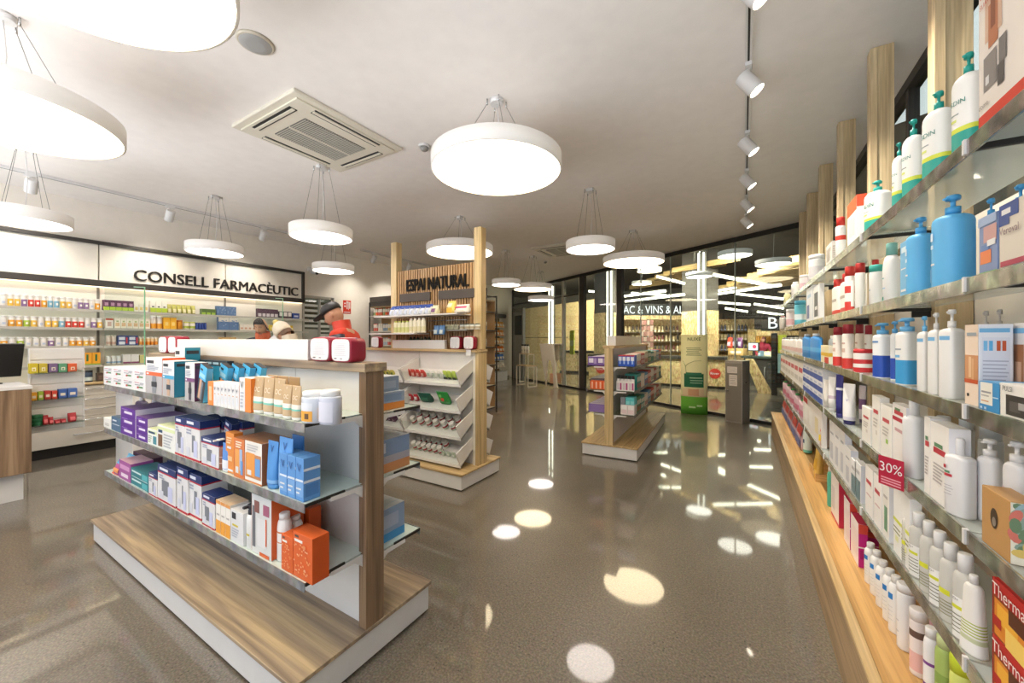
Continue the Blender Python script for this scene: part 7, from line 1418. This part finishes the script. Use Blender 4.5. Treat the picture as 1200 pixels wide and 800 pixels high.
def person(loc, rot, H, label, top, legs, hair=None, hat=None, bend=0.0, nod=0.0, turn=0.0, arms=None, skin=SKIN, collar=None, patchc=None):
    """standing figure facing -Y before it is turned; arms = ((elbow, wrist) right, left) in torso space"""
    k = H / 1.76; root = empty('person', loc, rot); root.scale = (k, k, k); B = Matrix.Translation((0, 0, .95)) @ Matrix.Rotation(bend, 4, 'X') @ Matrix.Translation((0, 0, -.95))
    up = lambda x, y, z: tuple(B @ Vector((x, y, z)))
    arms = arms or (((-.25, -.02, 1.14), (-.22, -.2, .97)), ((.25, -.02, 1.14), (.22, -.2, .97)))
    HT = B @ Matrix.Translation((0, -.012, 1.545)) @ Matrix.Rotation(turn, 4, 'Z') @ Matrix.Rotation(nod, 4, 'X') @ Matrix.Translation((0, -.02, .105))
    def skel(f, hands=True, torso=True, legsq=True, cut=None):
        V = [(up(0, 0, .95), (.15 * f, .11 * f))]; E = []
        def add(p, r, q): V.append((p, r)); E.append((q, len(V) - 1)); return len(V) - 1
        if torso:
            s1 = add(up(0, 0, 1.12), (.135 * f, .10 * f), 0); s2 = add(up(0, .005, 1.3), (.155 * f, .11 * f), s1); s3 = add(up(0, .01, 1.42), (.10 * f, .085 * f), s2)
            if f == 1: n = add(up(0, 0, 1.5), .055, s3); add(tuple(HT @ Vector((0, .03, -.06))), .052, n)
            else: add(up(0, 0, 1.485), .066, s3)
            for s, (el, wr) in zip((-1, 1), arms):
                sh = add(up(s * .175, .01, 1.41), .062 * f, s3); e = add(up(*el), .044 * f, sh); w = up(*wr); ww = add(w if f == 1 else tuple(Vector(up(*el)).lerp(Vector(w), .93)), .03 * f if f == 1 else .042, e)
                if f == 1:
                    d = (Vector(w) - Vector(up(*el))).normalized(); side = d.cross(Vector((0, 0, 1))).normalized() if abs(d.z) < .95 else Vector((1, 0, 0)); dn = d.cross(side)
                    pm = add(tuple(Vector(w) + d * .06), (.034, .018), ww)
                    for q in range(4):
                        b_ = Vector(w) + d * .085 + side * (q - 1.5) * .021; l = (.07, .08, .076, .06)[q]; f1 = add(tuple(b_), .0095, pm); f2 = add(tuple(b_ + d * l * .55 - dn * .01), .0088, f1); add(tuple(b_ + d * l * .9 - dn * .03), .0078, f2)
                    th = add(tuple(Vector(w) + d * .035 + side * -.038 * s), .0115, ww); add(tuple(Vector(w) + d * .075 + side * -.058 * s - dn * .012), .0095, th)
        if legsq:
            for s in (-1, 1):
                h = add((s * .095, 0, .9), .088 * f, 0); kn = add((s * .1, -.015, .5), .058 * f, h); an = add((s * .1, .015, .1), (.04 if f == 1 else .058), kn)
                if f == 1: hl = add((s * .1, .01, .05), .038, an); add((s * .11, -.13, .035), (.038, .028), hl)
        return V, E
    V, E = skel(1); body = meshunion([skinmesh(V, E, 'b'), headmesh(HT)], 'body', .0085, skin); ob = bpy.data.objects.new('body', body); C.objects.link(ob); ob.parent = root
    V, E = skel(1.22, legsq=False); V[0] = (up(0, 0, .9), (.185, .14)); ja = meshunion([skinmesh(V, E, 'j')], 'jacket', .011, M(top, .75), 4); oj = bpy.data.objects.new('jacket', ja); C.objects.link(oj); oj.parent = root
    V, E = skel(1.17, torso=False); tr = meshunion([skinmesh(V, E, 't')], 'trousers', .012, M(legs, .8), 3); ot = bpy.data.objects.new('trousers', tr); C.objects.link(ot); ot.parent = root
    for s in (-1, 1):
        b = MB(); b.loft([(0, .05, .145, 2.6, '#2a2725', s * .11, -.055), (.03, .052, .145, 2.6, '#3a3532', s * .11, -.055), (.06, .045, .11, 2.4, '#3a3532', s * .105, -.03), (.11, .05, .06, 2.2, '#3a3532', s * .1, .01)], 18); b.build('shoe', root)
    cb = MB(); cb.loft([(1.40, .12, .1, 2, collar or top), (1.46, .095, .085, 2, collar or top), (1.565, .088, .088, 2, collar or top)], 20, B, cap=False); cb.build('collar', root)
    if patchc: cb = MB(); cb.loft([(0, .078, .085, 2.5, patchc), (.16, .07, .078, 2.5, patchc)], 16, B @ Matrix.Translation((.2, .01, 1.25)) @ Matrix.Rotation(-.22, 4, 'Y')); cb.box(-.012, .012, -.09, -.086, .08, .11, W_, 0, B @ Matrix.Translation((.2, .01, 1.25)) @ Matrix.Rotation(-.22, 4, 'Y')); cb.build('sleeve_panel', root)
    for s in (-1, 1):
        b = MB(); b.loft([(-.006, .002, .003, 2, '#3a2a22'), (-.003, .010, .006, 2, '#efe9e4'), (0, .012, .008, 2, '#3a2a22'), (.004, .009, .006, 2, '#efe9e4')], 10, HT @ Matrix.Translation((s * .029, -.079, .008))); b.build('eye', root)
        b = MB(); b.tube([HT @ Vector((s * .014, -.092, .026)), HT @ Vector((s * .03, -.09, .031)), HT @ Vector((s * .045, -.08, .026))], .003, '#3a2a22', 6); b.build('eyebrow', root)
    b = MB(); b.tube([HT @ Vector((-.022, -.083, -.06)), HT @ Vector((0, -.097, -.058)), HT @ Vector((.022, -.083, -.06))], .0045, '#a8564e', 6); b.build('lips', root)
    def shell(zc, f, m, name, back=True, lo=-.02, long=0.0):
        b = MB(); rings = []; n = 24
        for q in range(9):
            a = q / 8 * PI / 2; ring = []
            for i in range(n):
                t = 2 * PI * i / n; c, s = math.cos(t), math.sin(t)
                g_ = max(0, min(1, (s + .62) / .5)); g_ = g_ * g_ * (3 - 2 * g_); drop = ((lo + .045) * (1 - g_) + (-.10 - long) * g_) * (1 - q / 8) ** .8
                ring.append(b.bm.verts.new(HT @ Vector((c * .078 * f * math.cos(a), s * .1 * f * math.cos(a) + .006, zc + drop * 1.0 * (1 if s > .1 else .75) + math.sin(a) * (.122 * f - zc)))))
            rings.append(ring)
        for q in range(8):
            for i in range(n): b.face([rings[q][i], rings[q][(i + 1) % n], rings[q + 1][(i + 1) % n], rings[q + 1][i]], m, True)
        b.build(name, root)
    if hair: shell(.05, 1.07, M(hair, .7), 'hair', long=.03)
    if hat:
        kind, hc = hat; b = MB()
        if kind == 'cap':
            b.loft([(.035, .084, .104, 2, hc), (.07, .086, .106, 2, hc), (.105, .074, .09, 2, hc), (.13, .045, .055, 2, hc), (.136, .01, .01, 2, hc)], 24, HT @ Matrix.Rotation(.05, 4, 'X')); b.build('cap', root)
            b = MB(); b.loft([(0, .07, .075, 2.4, hc), (.007, .07, .075, 2.4, hc)], 20, HT @ Matrix.Translation((0, -.125, .045)) @ Matrix.Rotation(.18, 4, 'X')); b.build('cap_peak', root)
        else:
            b.loft([(-.02, .088, .106, 2, hc), (.03, .094, .112, 2, hc), (.09, .086, .1, 2, hc), (.14, .055, .065, 2, hc), (.155, .012, .012, 2, hc)], 24, HT); b.build('knit_hat', root)
            b = MB(); b.loft([(.14, .01, .01, 2, '#d9c46a'), (.155, .032, .032, 2, '#e0cc7a'), (.175, .04, .04, 2, '#e0cc7a'), (.2, .025, .025, 2, '#d9c46a'), (.207, .005, .005, 2, '#d9c46a')], 16, HT); b.build('pompom', root)
    return tag(root, label, 'person')
ra = lambda d: math.radians(d)
person((-3.60, 2.66, 0), ra(-59), 1.86, 'man in black cap and orange-red jacket with dark shoulder panel, looking down', '#d8402a', '#3a3a44', hat=('cap', '#262425'), bend=.2, nod=.3, arms=(((-.24, -.08, 1.15), (-.14, -.33, 1.12)), ((.24, -.08, 1.15), (.14, -.33, 1.12))), collar='#d8402a', patchc='#2b2b3a')
person((-5.93, 2.92, 0), ra(52), 1.76, 'woman with dark tied-back hair in dark coat and orange scarf behind the counter', '#35343a', '#2f3138', hair='#2e211c', arms=(((-.24, .02, 1.16), (-.16, -.14, 1.2)), ((.24, .02, 1.16), (.16, -.14, 1.2))), bend=.22, nod=.15, turn=-.2, collar='#d8623a', skin=M('#cf9878', .5))
person((-4.62, 2.66, 0), ra(-75), 1.70, 'person in a cream knitted hat with yellow pompom, bending over the counter', '#cfc4b0', '#4a4a52', hair='#6a5240', hat=('knit', '#e6dac4'), bend=.25, nod=.5, arms=(((-.23, -.08, 1.2), (-.12, -.28, 1.22)), ((.23, -.08, 1.2), (.12, -.28, 1.22))), collar='#cfc4b0')
x, y = at_d(893, 13.2); person((x, y, 0), ra(10), 1.55, 'person in a maroon jacket behind the dark end counter beyond glass', '#a02f45', '#3a3038', hair='#6a2f2c', bend=.25, nod=.1, arms=(((-.27, -.1, 1.2), (-.2, -.3, 1.05)), ((.27, -.1, 1.2), (.2, -.3, 1.05))))
x, y = at_d(693, 16.6); person((x + .35, y + 1.6, 0), ra(70), 1.5, 'dark-haired person in black seen through the far left glass', '#2c2a2b', '#2c2a2b', hair='#231a16', bend=.3, nod=.2)
# folded white card standing on the counter between the two heads
cx, cy_ = at_d(328, 4.95); o = empty('folded_card', (cx, cy_, .951), ra(30)); b = MB(); h = z_at(386, cx, cy_) - .951
b.box(-.2, .18, .05, .056, 0, h * .75, W_); b.build('card_back', o); b = MB(); b.prism([(-.2, 0), (.18, 0), (.18, h * .72), (.0, h), (-.2, h * .72)], .006, W_); b.build('card_front', o)
tag(o, 'white folded card peak on the counter in front of the woman', 'card')
